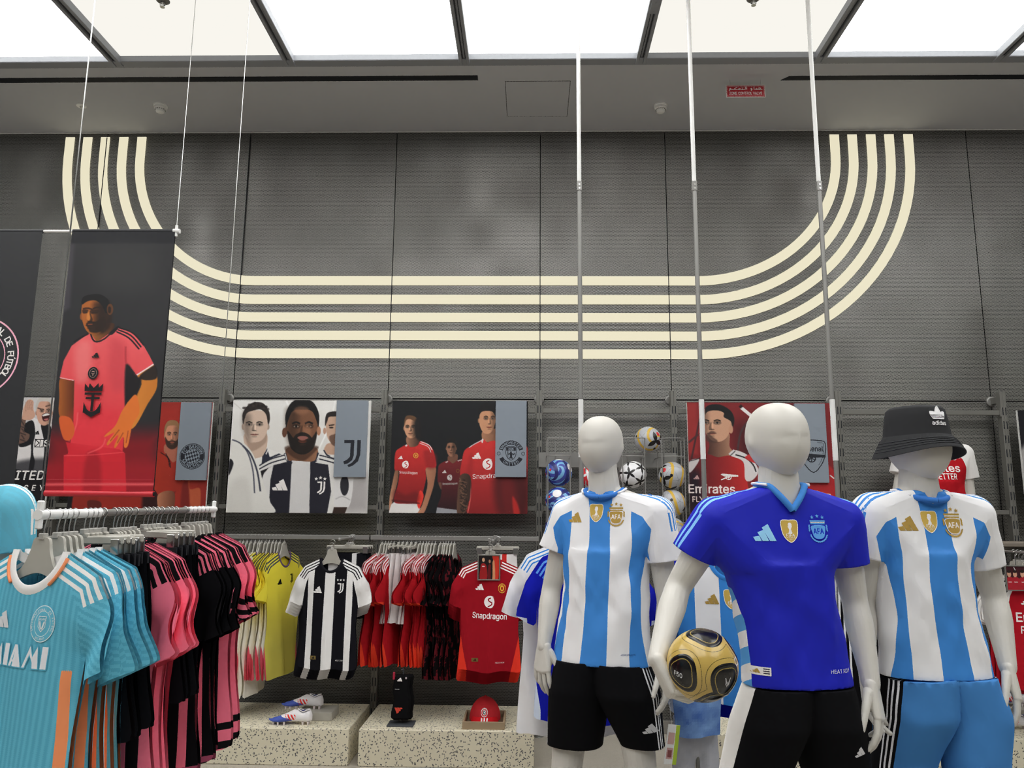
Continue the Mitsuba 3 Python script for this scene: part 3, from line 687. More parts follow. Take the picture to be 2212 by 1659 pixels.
# ------------------------------------------------------------------ printed posters and banners: flat prints, drawn with soft polygons on a fine grid in the print's own frame
class Print:
    """corners: top left, top right, bottom right, bottom left of the print in the units its drawing is measured in"""
    def __init__(self, corners, step=1.15, base=(20, 20, 20)):
        c = np.asarray(corners, float); self.c = c
        w = (np.linalg.norm(c[1] - c[0]) + np.linalg.norm(c[2] - c[3])) / 2; h = (np.linalg.norm(c[3] - c[0]) + np.linalg.norm(c[2] - c[1])) / 2
        self.nu, self.nv = int(w / step) + 2, int(h / step) + 2
        s, t = np.meshgrid(np.linspace(0, 1, self.nu), np.linspace(0, 1, self.nv))
        self.s, self.t = s, t
        self.P = (c[0] * (1 - s[..., None]) + c[1] * s[..., None]) * (1 - t[..., None]) + (c[3] * (1 - s[..., None]) + c[2] * s[..., None]) * t[..., None]
        self.C = np.empty(s.shape + (3,)); self.C[:] = np.asarray(base, float); self.o, self.k = np.zeros(2), 1.0
    def view(self, ox, oy, k): self.o, self.k = np.array([ox, oy], float), float(k); return self
    def T(self, pts): return np.asarray(pts, float) / self.k + self.o
    def _blend(self, box, a, rgb):
        C = self.C[box]; rgb = np.asarray(rgb, float); self.C[box] = C * (1 - a[..., None]) + rgb * a[..., None]
    def _box(self, lo, hi, pad):
        m = (self.P[..., 0] > lo[0] - pad) & (self.P[..., 0] < hi[0] + pad) & (self.P[..., 1] > lo[1] - pad) & (self.P[..., 1] < hi[1] + pad)
        if not m.any(): return None
        r, c = np.nonzero(m.any(1))[0], np.nonzero(m.any(0))[0]
        return (slice(r[0], r[-1] + 1), slice(c[0], c[-1] + 1))
    def poly(self, pts, rgb, soft=1.0, alpha=1.0, sm=True, grad=None):
        """filled outline; soft: width of its edge; grad: (direction, colour at the far end)"""
        q = self.T(pts); q = spline(q, 5) if sm else q
        b = self._box(q.min(0), q.max(0), soft * 1.5)
        if b is None: return self
        X = self.P[b]; sh = X.shape[:2]; X = X.reshape(-1, 2)
        a, e = q, np.roll(q, -1, 0); d2 = np.full(len(X), 1e18); ins = np.zeros(len(X), bool)
        for p0, p1 in zip(a, e):
            v = p1 - p0; l = v @ v
            if l < 1e-12: continue
            w = X - p0; t = np.clip(w @ v / l, 0, 1); d2 = np.minimum(d2, ((w - t[:, None] * v) ** 2).sum(1))
            cr = (p0[1] > X[:, 1]) != (p1[1] > X[:, 1])
            if cr.any():
                with np.errstate(divide='ignore', invalid='ignore'): ins ^= cr & (X[:, 0] < p0[0] + (X[:, 1] - p0[1]) * v[0] / v[1])
        sd = np.where(ins, 1, -1) * np.sqrt(d2)
        al = np.clip(sd / soft + 0.5, 0, 1); al = (al * al * (3 - 2 * al) * alpha).reshape(sh)
        if grad is None: self._blend(b, al, rgb)
        else:
            dr_, c2 = grad; dr_ = np.asarray(dr_, float); f = X @ dr_; lo, hi = (q @ dr_).min(), (q @ dr_).max(); f = np.clip((f - lo) / (hi - lo + 1e-9), 0, 1).reshape(sh)[..., None]
            self._blend(b, al, np.asarray(rgb, float) * (1 - f) + np.asarray(c2, float) * f)
        return self
    def el(self, cx, cy, rx, ry, rgb, soft=1.0, alpha=1.0, rot=0):
        th = np.arange(28) * 2 * np.pi / 28; c, s = math.cos(math.radians(rot)), math.sin(math.radians(rot)); x, y = rx * np.cos(th), ry * np.sin(th)
        return self.poly(np.stack([cx + x * c - y * s, cy + x * s + y * c], 1), rgb, soft, alpha, False)
    def line(self, pts, w, rgb, soft=1.0, alpha=1.0):
        g = LineString(spline(self.T(pts), 5, False)).buffer(w / 2 / self.k, cap_style='flat'); o, k = self.o, self.k; self.o, self.k = np.zeros(2), 1.0
        self.poly(np.array(g.exterior.coords)[:-1], rgb, soft, alpha, False); self.o, self.k = o, k; return self
    def grain(self, amp, seed=1):
        self.C += (np.random.default_rng(seed).random(self.C.shape[:2])[..., None] - 0.5) * amp; return self
    def shape(self, bsdf, to3d):
        V = to3d(self.s.ravel(), self.t.ravel()); n = self.nu; ix = np.arange(self.nu * self.nv).reshape(self.nv, n)
        a, b, c, d = ix[:-1, :-1].ravel(), ix[:-1, 1:].ravel(), ix[1:, 1:].ravel(), ix[1:, :-1].ravel()
        F = np.vstack([np.stack([a, d, c], 1), np.stack([a, c, b], 1)])
        return mikit.ply(mesh(V, F), bsdf, True, color=srgb(np.clip(self.C.reshape(-1, 3), 0, 255)))


def face(P, cx, cy, w, h, skin, hair=None, lit=-1, beard=None, turn=0.0, brow=None, shade=0.55, hairline=0.62, eyes=True):
    """a face of half width w and half height h: lit from one side, with brows, eyes, nose and mouth; turn shifts the features"""
    s = np.asarray(skin, float); dk = s * shade; k = P.k; brow = dk * 0.35 if brow is None else brow
    P.el(cx + w * 1.0, cy + h * .05, w * .13, h * .19, s * .8, 2 / 1.5); P.el(cx - w * 1.0, cy + h * .05, w * .13, h * .19, s * .8, 2 / 1.5)
    P.poly([(cx - w, cy - h * .35), (cx - w * .78, cy - h * .9), (cx, cy - h * 1.02), (cx + w * .78, cy - h * .9), (cx + w, cy - h * .35), (cx + w * .95, cy + h * .25), (cx + w * .68, cy + h * .75), (cx + w * .25, cy + h), (cx - w * .25, cy + h), (cx - w * .68, cy + h * .75), (cx - w * .95, cy + h * .25)], s, 1.2)
    f = cx + turn * w
    P.poly([(cx - lit * w * 1.0, cy - h * .8), (f - lit * w * .35, cy - h * .7), (f - lit * w * .3, cy), (f - lit * w * .35, cy + h * .9), (cx - lit * w * .7, cy + h * .8), (cx - lit * w, cy + h * .2)], dk, w / k * .7, .75)
    if beard is not None:
        P.poly([(cx - w * .97, cy + h * .1), (f - w * .55, cy + h * .42), (f, cy + h * .36), (f + w * .55, cy + h * .42), (cx + w * .97, cy + h * .1), (cx + w * .8, cy + h * .75), (cx + w * .3, cy + h * 1.06), (cx - w * .3, cy + h * 1.06), (cx - w * .8, cy + h * .75)], beard, 2.2, .88)
    if eyes:
        for q in (-1, 1):
            ex = f + q * w * .42
            P.el(ex, cy - h * .1, w * .3, h * .12, dk, 2.5, .7)
            P.line([(ex - w * .26, cy - h * .2 + q * 0 * h), (ex, cy - h * .27), (ex + w * .26, cy - h * .2)], h * .075, brow, 1.0, .95)
            P.el(ex, cy - h * .09, w * .17, h * .035, (196, 184, 176) if h / k > 18 else s * .6, .8, .6); P.el(ex, cy - h * .09, w * .08, h * .05, (25, 20, 18), .8)
            P.line([(ex - w * .2, cy - h * .1), (ex, cy - h * .15), (ex + w * .2, cy - h * .1)], h * .03, (30, 22, 20), .8, .8)
    P.poly([(f - lit * w * .02, cy - h * .15), (f - lit * w * .22, cy + h * .22), (f - lit * w * .1, cy + h * .3), (f + lit * w * .06, cy + h * .26)], dk, 1.5, .7)
    P.el(f + lit * w * .05, cy + h * .1, w * .07, h * .2, np.minimum(s * 1.22, 255), 2.0, .7)
    P.el(f, cy + h * .3, w * .2, h * .03, dk * .6, 1.2, .8)
    P.poly([(f - w * .32, cy + h * .53), (f - w * .1, cy + h * .48), (f, cy + h * .5), (f + w * .1, cy + h * .48), (f + w * .32, cy + h * .53), (f + w * .12, cy + h * .6), (f - w * .12, cy + h * .6)], s * [.78, .6, .6], 1.0)
    P.line([(f - w * .34, cy + h * .53), (f, cy + h * .535), (f + w * .34, cy + h * .53)], h * .028, dk * .4, .8, .9)
    P.el(f, cy + h * .68, w * .22, h * .04, dk, 2, .5)
    if hair is not None:
        hl = hairline
        P.poly([(cx - w * 1.06, cy - h * .05), (cx - w * 1.1, cy - h * .6), (cx - w * .7, cy - h * 1.12), (cx, cy - h * 1.26), (cx + w * .7, cy - h * 1.12), (cx + w * 1.1, cy - h * .6), (cx + w * 1.06, cy - h * .05), (cx + w * .92, cy - h * .35), (cx + w * .62, cy - h * hl), (cx, cy - h * (hl + .06)), (cx - w * .62, cy - h * hl), (cx - w * .92, cy - h * .35)], hair, 1.2)


LUM = lambda c, f: tuple(np.clip(np.asarray(c, float) * f, 0, 255))
PYF = 5.52
def poster(name, lab, corners, prn, decals=None, plaque=None, crest=None, thick=0.022, group=None, base_y=PYF):
    """a mounted print: board, print, plaque with crest; corners in photo pixels are measured at the board's front"""
    t = thing(name, lab, 'poster', group)
    tl, tr, br, bl = [at(x, y, base_y) for x, y in corners]
    x0, x1, z1, z0 = (tl[0] + bl[0]) / 2, (tr[0] + br[0]) / 2, (tl[2] + tr[2]) / 2, (bl[2] + br[2]) / 2
    part(t, 'board', mikit.ply(bx(x0, x1, base_y, base_y + thick, z0, z1, .001), 'board_edge'))
    part(t, 'print', prn.shape('print_matt', lambda s, q: np.c_[x0 + s * (x1 - x0), np.full_like(s, base_y - .0006), z1 - q * (z1 - z0)]))
    pl = on_plane([0, base_y - .0008, 0], [1, 0, 0], [0, 0, 1], [0, -1, 0])
    for g_, c_, l_ in (decals.l if decals else []):
        one = Art(); one.l = [(g_, c_, l_ % 6)]; part(t, 'lettering', one.flat('print_matt', pl))
    if plaque:
        (px0, py0), (px1, py1) = plaque; yb = base_y - .022
        a, b = at(px0, py0, yb), at(px1, py1, yb)
        k = part(t, 'plaque', mikit.ply(bx(a[0], b[0], yb, base_y - .001, b[2], a[2], .0015), 'plaque_grey'), 'blue grey plaque with a dark crest')
        if crest: part(k, 'crest', crest.flat('print_matt', on_plane([0, yb - .0002, 0], [1, 0, 0], [0, 0, 1], [0, -1, 0])))
    return t
def xz(px, py, Y=PYF - .022): p = at(px, py, Y); return p[0], p[2]
U5 = PYF / FPX * 1.03                       # metres per photo pixel on the posters
INK = srgb(30, 33, 42)

def jj(s):
    """monogram of two nested letters J, s tall"""
    a = Polygon([(-.32, .5), (.08, .5), (.08, -.12), (.02, -.3), (-.12, -.42), (-.28, -.47), (-.33, -.36), (-.18, -.28), (-.07, -.16), (-.06, .38), (-.32, .38)])
    b = Polygon([(.2, .5), (.34, .5), (.34, -.08), (.26, -.34), (.08, -.5), (-.1, -.58), (-.16, -.5), (.02, -.4), (.14, -.26), (.2, -.06)])
    return affinity.scale(unary_union([a, b]), s / 1.08, s / 1.08, origin=(0, 0))
def cannon(s):
    """a field gun seen from the side, s long"""
    g = unary_union([Polygon([(-.5, .05), (-.42, .12), (.5, .04), (.5, -.05), (-.1, -.06), (-.3, -.04)]), ell(-.05, -.08, .17, .17).difference(ell(-.05, -.08, .13, .13)), ell(-.05, -.08, .04, .04)] +
                    [affinity.rotate(sbox(-.065, -.23, -.035, .07), a, origin=(-.05, -.08)) for a in (0, 60, 120)] + [Polygon([(-.15, -.05), (-.5, -.22), (-.48, -.27), (-.1, -.12)])])
    return affinity.scale(g, s, s, origin=(0, 0))
def dragon_disc(r):
    """round sponsor mark: a disc with an S shaped tail cut out"""
    d = ell(0, 0, r, r)
    cut = LineString(spline([(.1 * r, .62 * r), (-.28 * r, .42 * r), (-.1 * r, .1 * r), (.3 * r, -.15 * r), (.2 * r, -.5 * r), (-.3 * r, -.75 * r)], 6, False)).buffer(.09 * r)
    moon = ell(.32 * r, -.02 * r, .7 * r, .86 * r).difference(ell(.0, -.02 * r, .75 * r, .98 * r))
    return d.difference(cut).difference(moon)
SPON = 'Snapdragon'

# --- poster of three players in black and white shirts
P = Print([(504, 864), (801, 866), (793, 1109), (488, 1107)], base=(226, 224, 220)).view(440, 820, 5.53)
P.poly([(330, 230), (2000, 230), (2000, 420), (330, 420)], (236, 235, 232), 40, .8, False).poly([(1750, 1200), (2000, 1100), (2000, 1600), (1600, 1600)], (150, 144, 146), 40, .7, False)
P.line([(980, 240), (1060, 420)], 22, (250, 250, 248), 2).line([(1570, 260), (1500, 560), (1380, 830)], 16, (250, 250, 248), 3).line([(330, 250), (520, 420)], 8, (208, 205, 200), 3)
P.poly([(500, 640), (490, 790), (560, 900), (640, 960), (740, 870), (745, 640)], (205, 180, 162), 1.2)              # left man's neck
P.poly([(500, 660), (560, 760), (700, 720), (745, 620), (740, 760), (560, 860)], (150, 122, 106), 5, .6)
face(P, 620, 560, 148, 190, (212, 186, 168), None, lit=1, turn=-.1)
P.poly([(470, 540), (462, 420), (500, 340), (560, 285), (640, 268), (720, 290), (780, 380), (792, 480), (770, 540), (745, 420), (680, 360), (600, 370), (520, 400), (490, 470)], (42, 36, 34), 1.6)
for i in range(14): P.el(480 + i * 22, 340 - 60 * math.sin(i / 13 * math.pi) + (i % 3) * 14, 20, 16, (58, 50, 46) if i % 2 else (30, 26, 25), 2, .7)
P.poly([(620, 950), (700, 930), (760, 830), (920, 885), (980, 920), (960, 1300), (620, 1300)], (232, 230, 227), 1.2, 1, False)
P.poly([(760, 830), (700, 930), (690, 1040), (800, 960), (930, 900), (900, 890), (790, 935)], (38, 42, 58), 1.2, 1, False).line([(745, 900), (775, 835)], 12, (232, 230, 228))
P.poly([(1470, 780), (1560, 780), (1590, 900), (1590, 1000), (1440, 900)], (196, 160, 138), 1.5)                       # right man
P.poly([(1460, 560), (1475, 440), (1560, 400), (1600, 400), (1600, 780), (1540, 780), (1480, 700)], (198, 164, 142), 1.2); P.el(1445, 620, 18, 40, (190, 150, 128), 1.5)
P.poly([(1450, 560), (1455, 450), (1490, 395), (1600, 385), (1600, 440), (1500, 450), (1478, 500)], (40, 34, 32), 1.5).line([(1495, 555), (1560, 545)], 16, (60, 45, 38)).el(1525, 580, 26, 10, (40, 30, 26), 1.5).poly([(1500, 690), (1560, 660), (1600, 650), (1600, 800), (1530, 780)], (92, 66, 54), 3, .8)
P.poly([(1380, 880), (1440, 850), (1470, 900), (1600, 920), (1600, 1060), (1380, 960)], (230, 228, 226), 1.2).line([(1435, 850), (1470, 905), (1510, 925)], 16, (40, 42, 56)).line([(1400, 900), (1600, 960)], 8, (50, 50, 62))
P.poly([(1005, 820), (1340, 820), (1345, 960), (1270, 1030), (1160, 1050), (1060, 1020), (1000, 960)], (112, 76, 56), 1.2, grad=((1, 0), (150, 106, 80)))   # middle man
P.poly([(1000, 880), (1180, 980), (1340, 860), (1345, 800), (1000, 800)], (60, 38, 28), 5, .7)
P.poly([(1000, 960), (960, 890), (830, 940), (665, 1030), (700, 1200), (760, 1400), (820, 1600), (1480, 1600), (1540, 1400), (1800, 1190), (1560, 960), (1385, 880), (1345, 970), (1260, 1010), (1160, 1025), (1060, 1005)], (222, 220, 218), 1.2, 1, False)
P.poly([(835, 1030), (1055, 975), (1050, 1250), (1025, 1600), (820, 1600), (788, 1410), (800, 1200)], (30, 30, 42), 1.0, 1, False).poly([(1275, 990), (1488, 1025), (1510, 1200), (1526, 1340), (1478, 1600), (1265, 1600)], (32, 32, 44), 1.0, 1, False)
P.poly([(1055, 975), (1275, 990), (1265, 1600), (1025, 1600)], (214, 212, 212), 1.0, 1, False)
P.poly([(680, 1100), (830, 1040), (780, 1060), (720, 1130), (700, 1190)], (28, 26, 30), 1.2, 1, False)
for dy in (0, 46): P.line([(665, 1036 + dy * .9), (800, 960 + dy), (975, 908 + dy)], 15, (36, 38, 52))
for dy in (0, 46): P.line([(1380, 910 + dy), (1480, 935 + dy), (1600, 970 + dy)], 15, (36, 38, 52))
P.line([(975, 885), (1000, 975), (1060, 1005)], 24, (34, 36, 50)).line([(975, 890), (997, 975)], 10, (228, 226, 224)).line([(1370, 880), (1345, 975), (1290, 1000)], 24, (34, 36, 50)).line([(1385, 890), (1352, 975)], 10, (228, 226, 224))
face(P, 1178, 590, 182, 285, (122, 82, 60), (18, 16, 17), lit=1, beard=(20, 17, 17), turn=.02, brow=(20, 15, 14), shade=.5, hairline=.74)
P.el(965, 640, 28, 58, (96, 62, 46), 1.5).el(1375, 620, 24, 55, (176, 126, 98), 1.5).el(1170, 370, 90, 50, (150, 104, 78), 8, .6).el(1240, 620, 40, 90, (168, 118, 90), 8, .6)
P.poly([(1100, 665), (1180, 635), (1260, 665), (1290, 720), (1180, 690), (1080, 720)], (24, 19, 18), 2, .9).poly([(1120, 700), (1180, 680), (1250, 700), (1180, 735)], (150, 96, 88), 1.5)
P.poly([(250, 1600), (300, 1200), (330, 715), (450, 745), (560, 850), (640, 1010), (700, 1200), (790, 1450), (830, 1600)], (226, 224, 219), 2.2)
P.poly([(280, 1600), (330, 1250), (520, 1200), (560, 1600)], (206, 203, 198), 20, .6)
P.line([(340, 725), (440, 770), (530, 890), (590, 1100), (610, 1360)], 15, (70, 72, 88), 2.5).line([(470, 800), (560, 900), (640, 1100), (680, 1340)], 20, (60, 62, 76), 2.2).poly([(310, 960), (356, 1010), (300, 1150)], (30, 30, 36), 2)
P.poly([(1575, 1180), (1640, 1150), (1740, 1150), (1790, 1200), (1740, 1520), (1580, 1520), (1560, 1400)], (220, 218, 218), 1.4).el(1685, 1270, 52, 120, (40, 40, 48), 1.4).line([(1580, 1430), (1660, 1400), (1750, 1440)], 10, (170, 168, 170), 3).poly([(1560, 1525), (1720, 1525), (1690, 1600), (1540, 1600)], (52, 36, 30), 1.5, 1, False)
D = Art(); L = lambda x, y: xz(440 + x / 5.53, 820 + y / 5.53, PYF)
q = L(912, 1255); D.add(three_bars(190 / 5.53 * U5), WHT, *q); q = L(1402, 1290); D.add(jj(150 / 5.53 * U5), WHT, *q)
for x, y in ((1345, 1185), (1397, 1172), (1448, 1185)): D.add(star(0, 0, 24 / 5.53 * U5), WHT, *L(x, y))
C = Art(); C.add(jj(315 / 5.53 * U5), INK, *xz(440 + 1770 / 5.53, 820 + 872 / 5.53))
poster('wall_poster', 'poster of three players in black and white striped shirts on a white ground', [(504, 864), (801, 866), (793, 1109), (488, 1107)], P.grain(4), D, ((727.5, 865), (789, 1031)), C)

# --- poster of three players in red shirts on black
P = Print([(848, 866), (1140, 867), (1140, 1109), (840, 1109)], base=(17, 19, 23)).view(800, 820, 5.53)
def red_man(P, pts, col, dark, g=(0, 1)): P.poly(pts, col, 1.2, 1, True, (g, dark))
P.poly([(300, 1090), (338, 1100), (325, 1230), (270, 1440), (235, 1600), (222, 1560), (228, 1430), (262, 1250)], (196, 142, 112), 1.3, grad=((1, 0), (120, 78, 58)))
P.poly([(665, 1060), (782, 1050), (762, 1250), (720, 1400), (640, 1600), (560, 1600), (610, 1530), (660, 1380), (685, 1250)], (150, 100, 76), 1.3, grad=((-1, 0), (190, 132, 102)))
P.poly([(250, 1500), (290, 1465), (570, 1490), (600, 1540), (560, 1610), (215, 1610)], (226, 222, 220), 1.3, 1, False)
P.poly([(438, 690), (590, 650), (585, 760), (540, 815), (480, 815), (440, 790)], (168, 118, 92), 1.5, grad=((1, 0), (50, 32, 26)))
red_man(P, [(440, 785), (350, 830), (305, 870), (290, 960), (290, 1090), (345, 1105), (330, 1260), (283, 1465), (420, 1490), (560, 1490), (590, 1545), (620, 1400), (665, 1200), (668, 1065), (782, 1055), (778, 950), (742, 830), (680, 775), (600, 745), (560, 800), (480, 815)], (206, 46, 44), (128, 22, 26))
P.poly([(560, 1490), (590, 1545), (640, 1400), (600, 1330), (570, 1400)], (226, 56, 44), 2).poly([(290, 1440), (560, 1470), (560, 1492), (285, 1466)], (70, 16, 20), 3, .7).poly([(300, 1330), (420, 1390), (560, 1350), (560, 1470), (300, 1440)], (104, 20, 24), 14, .7)
P.poly([(640, 860), (780, 900), (780, 1050), (680, 1060)], (140, 26, 30), 10, .6).line([(600, 750), (700, 790), (738, 850)], 9, (230, 220, 220)).line([(590, 770), (690, 810), (725, 880)], 7, (230, 220, 220)).line([(440, 790), (420, 805)], 18, (230, 220, 220))
face(P, 488, 585, 84, 122, (204, 150, 118), None, lit=-1, turn=-.12, shade=.25)
P.poly([(408, 560), (410, 480), (440, 435), (520, 440), (570, 490), (590, 560), (580, 700), (560, 640), (550, 530), (480, 480), (430, 490)], (96, 66, 44), 2).poly([(550, 470), (600, 520), (600, 720), (545, 700), (530, 560)], (20, 18, 20), 6, .9)
P.poly([(935, 920), (1040, 900), (1035, 990), (980, 1015), (930, 985)], (110, 72, 56), 1.5)                              # middle man
red_man(P, [(930, 975), (830, 1020), (810, 1090), (806, 1230), (850, 1240), (845, 1400), (810, 1560), (1060, 1570), (1100, 1200), (1100, 970), (1040, 975), (985, 1010)], (116, 28, 34), (34, 12, 18))
P.poly([(800, 1530), (1060, 1560), (1050, 1610), (785, 1610)], (150, 150, 156), 1.5, 1, False).poly([(815, 1240), (850, 1240), (850, 1320), (826, 1280)], (104, 66, 54), 2)
face(P, 968, 828, 58, 98, (150, 104, 82), (24, 20, 20), lit=-1, turn=-.05, shade=.4); P.line([(930, 985), (900, 1000)], 14, (190, 170, 170)).line([(1045, 980), (1095, 965)], 12, (190, 170, 170))
P.poly([(1345, 620), (1520, 600), (1520, 760), (1420, 755), (1345, 735)], (172, 122, 92), 1.5, grad=((1, 0), (120, 80, 60)))   # right man
red_man(P, [(1345, 720), (1230, 790), (1130, 850), (1095, 980), (1078, 1150), (1195, 1160), (1205, 1400), (1160, 1610), (1870, 1610), (1870, 800), (1500, 735), (1400, 755)], (208, 48, 46), (126, 24, 28))
P.poly([(1500, 1150), (1870, 1100), (1870, 1610), (1560, 1610)], (62, 14, 18), 30, .85).poly([(1560, 1190), (1700, 1180), (1760, 1610), (1600, 1610)], (110, 22, 26), 22, .8).poly([(1700, 1400), (1760, 1480), (1790, 1610), (1720, 1610)], (190, 40, 36), 6, .9)
P.line([(1345, 725), (1240, 780), (1180, 820)], 8, (226, 216, 216)).line([(1345, 715), (1335, 760)], 18, (226, 216, 216)).line([(1195, 1180), (1200, 1400), (1165, 1600)], 8, (236, 120, 110), 3).poly([(1150, 1150), (1200, 900), (1230, 1000), (1200, 1400)], (150, 30, 34), 12, .5)
P.poly([(1078, 1155), (1195, 1162), (1190, 1400), (1130, 1610), (1045, 1610), (1040, 1430)], (92, 64, 50), 1.3, grad=((1, 0), (50, 34, 28)))
for i in range(34): P.line([(1062 + (i * 37) % 105, 1180 + i * 12), (1080 + (i * 53) % 90, 1200 + i * 12), (1066 + (i * 29) % 100, 1225 + i * 12)], 9, (38, 26, 24) if i % 3 else (128, 92, 74), 1.5, .8)
face(P, 1395, 485, 98, 165, (196, 142, 108), (18, 16, 18), lit=-1, turn=.28, shade=.5, hairline=.6)
P.poly([(1300, 470), (1310, 390), (1360, 345), (1500, 330), (1500, 290), (1380, 290), (1310, 330), (1290, 400)], (16, 15, 17), 2)
D = Art(); L = lambda x, y: xz(800 + x / 5.53, 820 + y / 5.53, PYF); k5 = U5 / 5.53; PK = srgb(236, 226, 224)
for (bx_, by, bw, cx_, cy_, cr_, tx_, ty_, th, tw_, tone) in ((360, 930, 58, 424, 1015, 44, 455, 1110, 30, 212, 1), (884, 1098, 52, 952, 1170, 34, 950, 1242, 24, 170, .62), (1270, 908, 108, 1408, 1010, 66, 1385, 1152, 52, 316, 1)):
    cw = PK * tone
    q = L(bx_, by); D.add(three_bars(bw * k5), cw, *q); q = L(cx_, cy_); D.add(dragon_disc(cr_ * k5), cw, *q)
    q = L(tx_, ty_); s = SPON if bw != 108 else 'Snapdra'
    g = text_at(s, th * k5, 0, 0, False, (tw_ if bw != 108 else 270) * k5); D.add(affinity.rotate(g, -2 if bw == 58 else 3, origin=(0, 0)), cw, q[0] - (0 if bw != 108 else 24 * k5), q[1])
q = L(543, 907); D.add(ell(0, 0, 30 * k5, 32 * k5).difference(ell(0, 0, 20 * k5, 24 * k5)), srgb(214, 150, 60), *q).add(ell(0, 0, 10 * k5, 14 * k5), srgb(220, 160, 70), *q)
q = L(1045, 1090); D.add(ell(0, 0, 20 * k5, 24 * k5).difference(ell(0, 0, 13 * k5, 17 * k5)), srgb(120, 72, 40), *q)
def red_club_crest(R, ink, paper):
    """round crest: name ribbons above and below, a shield with a ship and a horned figure, two side balls"""
    c = Art(); ring = ell(0, 0, R, R).difference(ell(0, 0, R * .68, R * .68))
    up = ring.intersection(Polygon([(0, 0)] + [(2 * R * math.cos(a), 2 * R * math.sin(a)) for a in np.radians(np.linspace(18, 162, 30))]))
    dn = ring.intersection(Polygon([(0, 0)] + [(2 * R * math.cos(a), 2 * R * math.sin(a)) for a in np.radians(np.linspace(205, 335, 30))]))
    c.add(up, ink).add(dn, ink).add(arc_text('MANCHESTER', R * .2, R * .84, 156, 24), paper).add(arc_text('UNITED', R * .2, R * .84, 226, 314, inward=True), paper)
    sh = Polygon(spline([(-.42 * R, .5 * R), (.42 * R, .5 * R), (.42 * R, 0), (.3 * R, -.35 * R), (0, -.55 * R), (-.3 * R, -.35 * R), (-.42 * R, 0)], 3))
    c.add(sh.difference(sh.buffer(-.04 * R)), ink).add(sbox(-.38 * R, .2 * R, .38 * R, .46 * R), ink).add(unary_union([Polygon([(-.25 * R, .27 * R), (.25 * R, .27 * R), (.18 * R, .23 * R), (-.18 * R, .23 * R)])] + [sbox(x * R - .05 * R, .29 * R, x * R + .05 * R, .4 * R) for x in (-.14, 0, .14)]), paper)
    fig = unary_union([ell(0, .05 * R, .07 * R, .09 * R), Polygon([(-.1 * R, 0), (.1 * R, 0), (.08 * R, -.25 * R), (.14 * R, -.42 * R), (.04 * R, -.42 * R), (0, -.28 * R), (-.06 * R, -.42 * R), (-.14 * R, -.4 * R), (-.06 * R, -.22 * R)]), LineString([(-.08 * R, -.02 * R), (-.24 * R, -.08 * R), (-.24 * R, .12 * R)]).buffer(.03 * R), LineString([(.08 * R, -.02 * R), (.22 * R, -.12 * R), (.26 * R, 0)]).buffer(.03 * R), LineString([(-.24 * R, -.36 * R), (-.24 * R, .14 * R)]).buffer(.015 * R)])
    c.add(fig, ink)
    for sx in (-1, 1): c.add(ell(sx * .95 * R, -.02 * R, .14 * R, .14 * R).difference(ell(sx * .95 * R, -.02 * R, .11 * R, .11 * R)), ink)
    return c
C = Art(); C.put(red_club_crest(148 / 5.53 * U5, INK, srgb(132, 141, 152)), *xz(800 + 1680 / 5.53, 820 + 880 / 5.53))
poster('wall_poster', 'poster of three players in red shirts on a black ground', [(848, 866), (1140, 867), (1140, 1109), (840, 1109)], P.grain(4), D, ((1071, 865.5), (1137, 1031)), C)

# --- orange red poster, mostly behind the hanging banner
P = Print([(166, 868), (458, 869), (445, 1104), (146, 1103)], base=(128, 34, 30)).view(0, 840, 4.608)
P.poly([(700, 100), (2120, 100), (2120, 700), (700, 700)], (168, 46, 38), 60, 1, False).poly([(600, 900), (760, 900), (760, 1250), (600, 1250)], (24, 20, 24), 8, 1, False).poly([(760, 1000), (900, 950), (1010, 1100), (1000, 1250), (740, 1250)], (150, 42, 32), 3).poly([(1050, 960), (1500, 960), (1500, 1250), (1030, 1250)], (160, 44, 34), 4)
P.poly([(880, 1120), (1010, 1130), (1000, 1240), (910, 1240)], (96, 34, 30), 3).poly([(1440, 1000), (1560, 980), (1600, 1250), (1440, 1250)], (40, 18, 22), 10, .9)
P.poly([(1640, 560), (1790, 560), (1790, 760), (1720, 740), (1650, 690)], (176, 104, 84), 1.5)
P.poly([(1540, 640), (1640, 640), (1720, 740), (1800, 700), (2060, 700), (2060, 1250), (1740, 1250), (1700, 1180), (1760, 1020), (1580, 1055), (1540, 1000)], (176, 52, 36), 1.4, 1, False, ((1, 0), (140, 38, 32)))
P.poly([(1580, 1058), (1740, 1030), (1725, 1250), (1610, 1250)], (196, 128, 96), 1.4, grad=((1, 0), (110, 64, 48))).line([(1650, 650), (1690, 720), (1700, 790)], 8, (40, 16, 20)).line([(1600, 640), (1670, 690), (1690, 780)], 8, (40, 16, 20))
P.poly([(1890, 900), (1900, 1000), (2000, 1000), (1990, 1250), (1920, 1250), (1880, 1000)], (190, 96, 60), 3, .8).poly([(1820, 960), (1880, 950), (1890, 1250), (1810, 1250)], (112, 30, 28), 6, .8)
face(P, 1712, 470, 72, 125, (206, 140, 110), (150, 110, 76), lit=-1, beard=(44, 30, 26), turn=.0, shade=.62, hairline=.75)
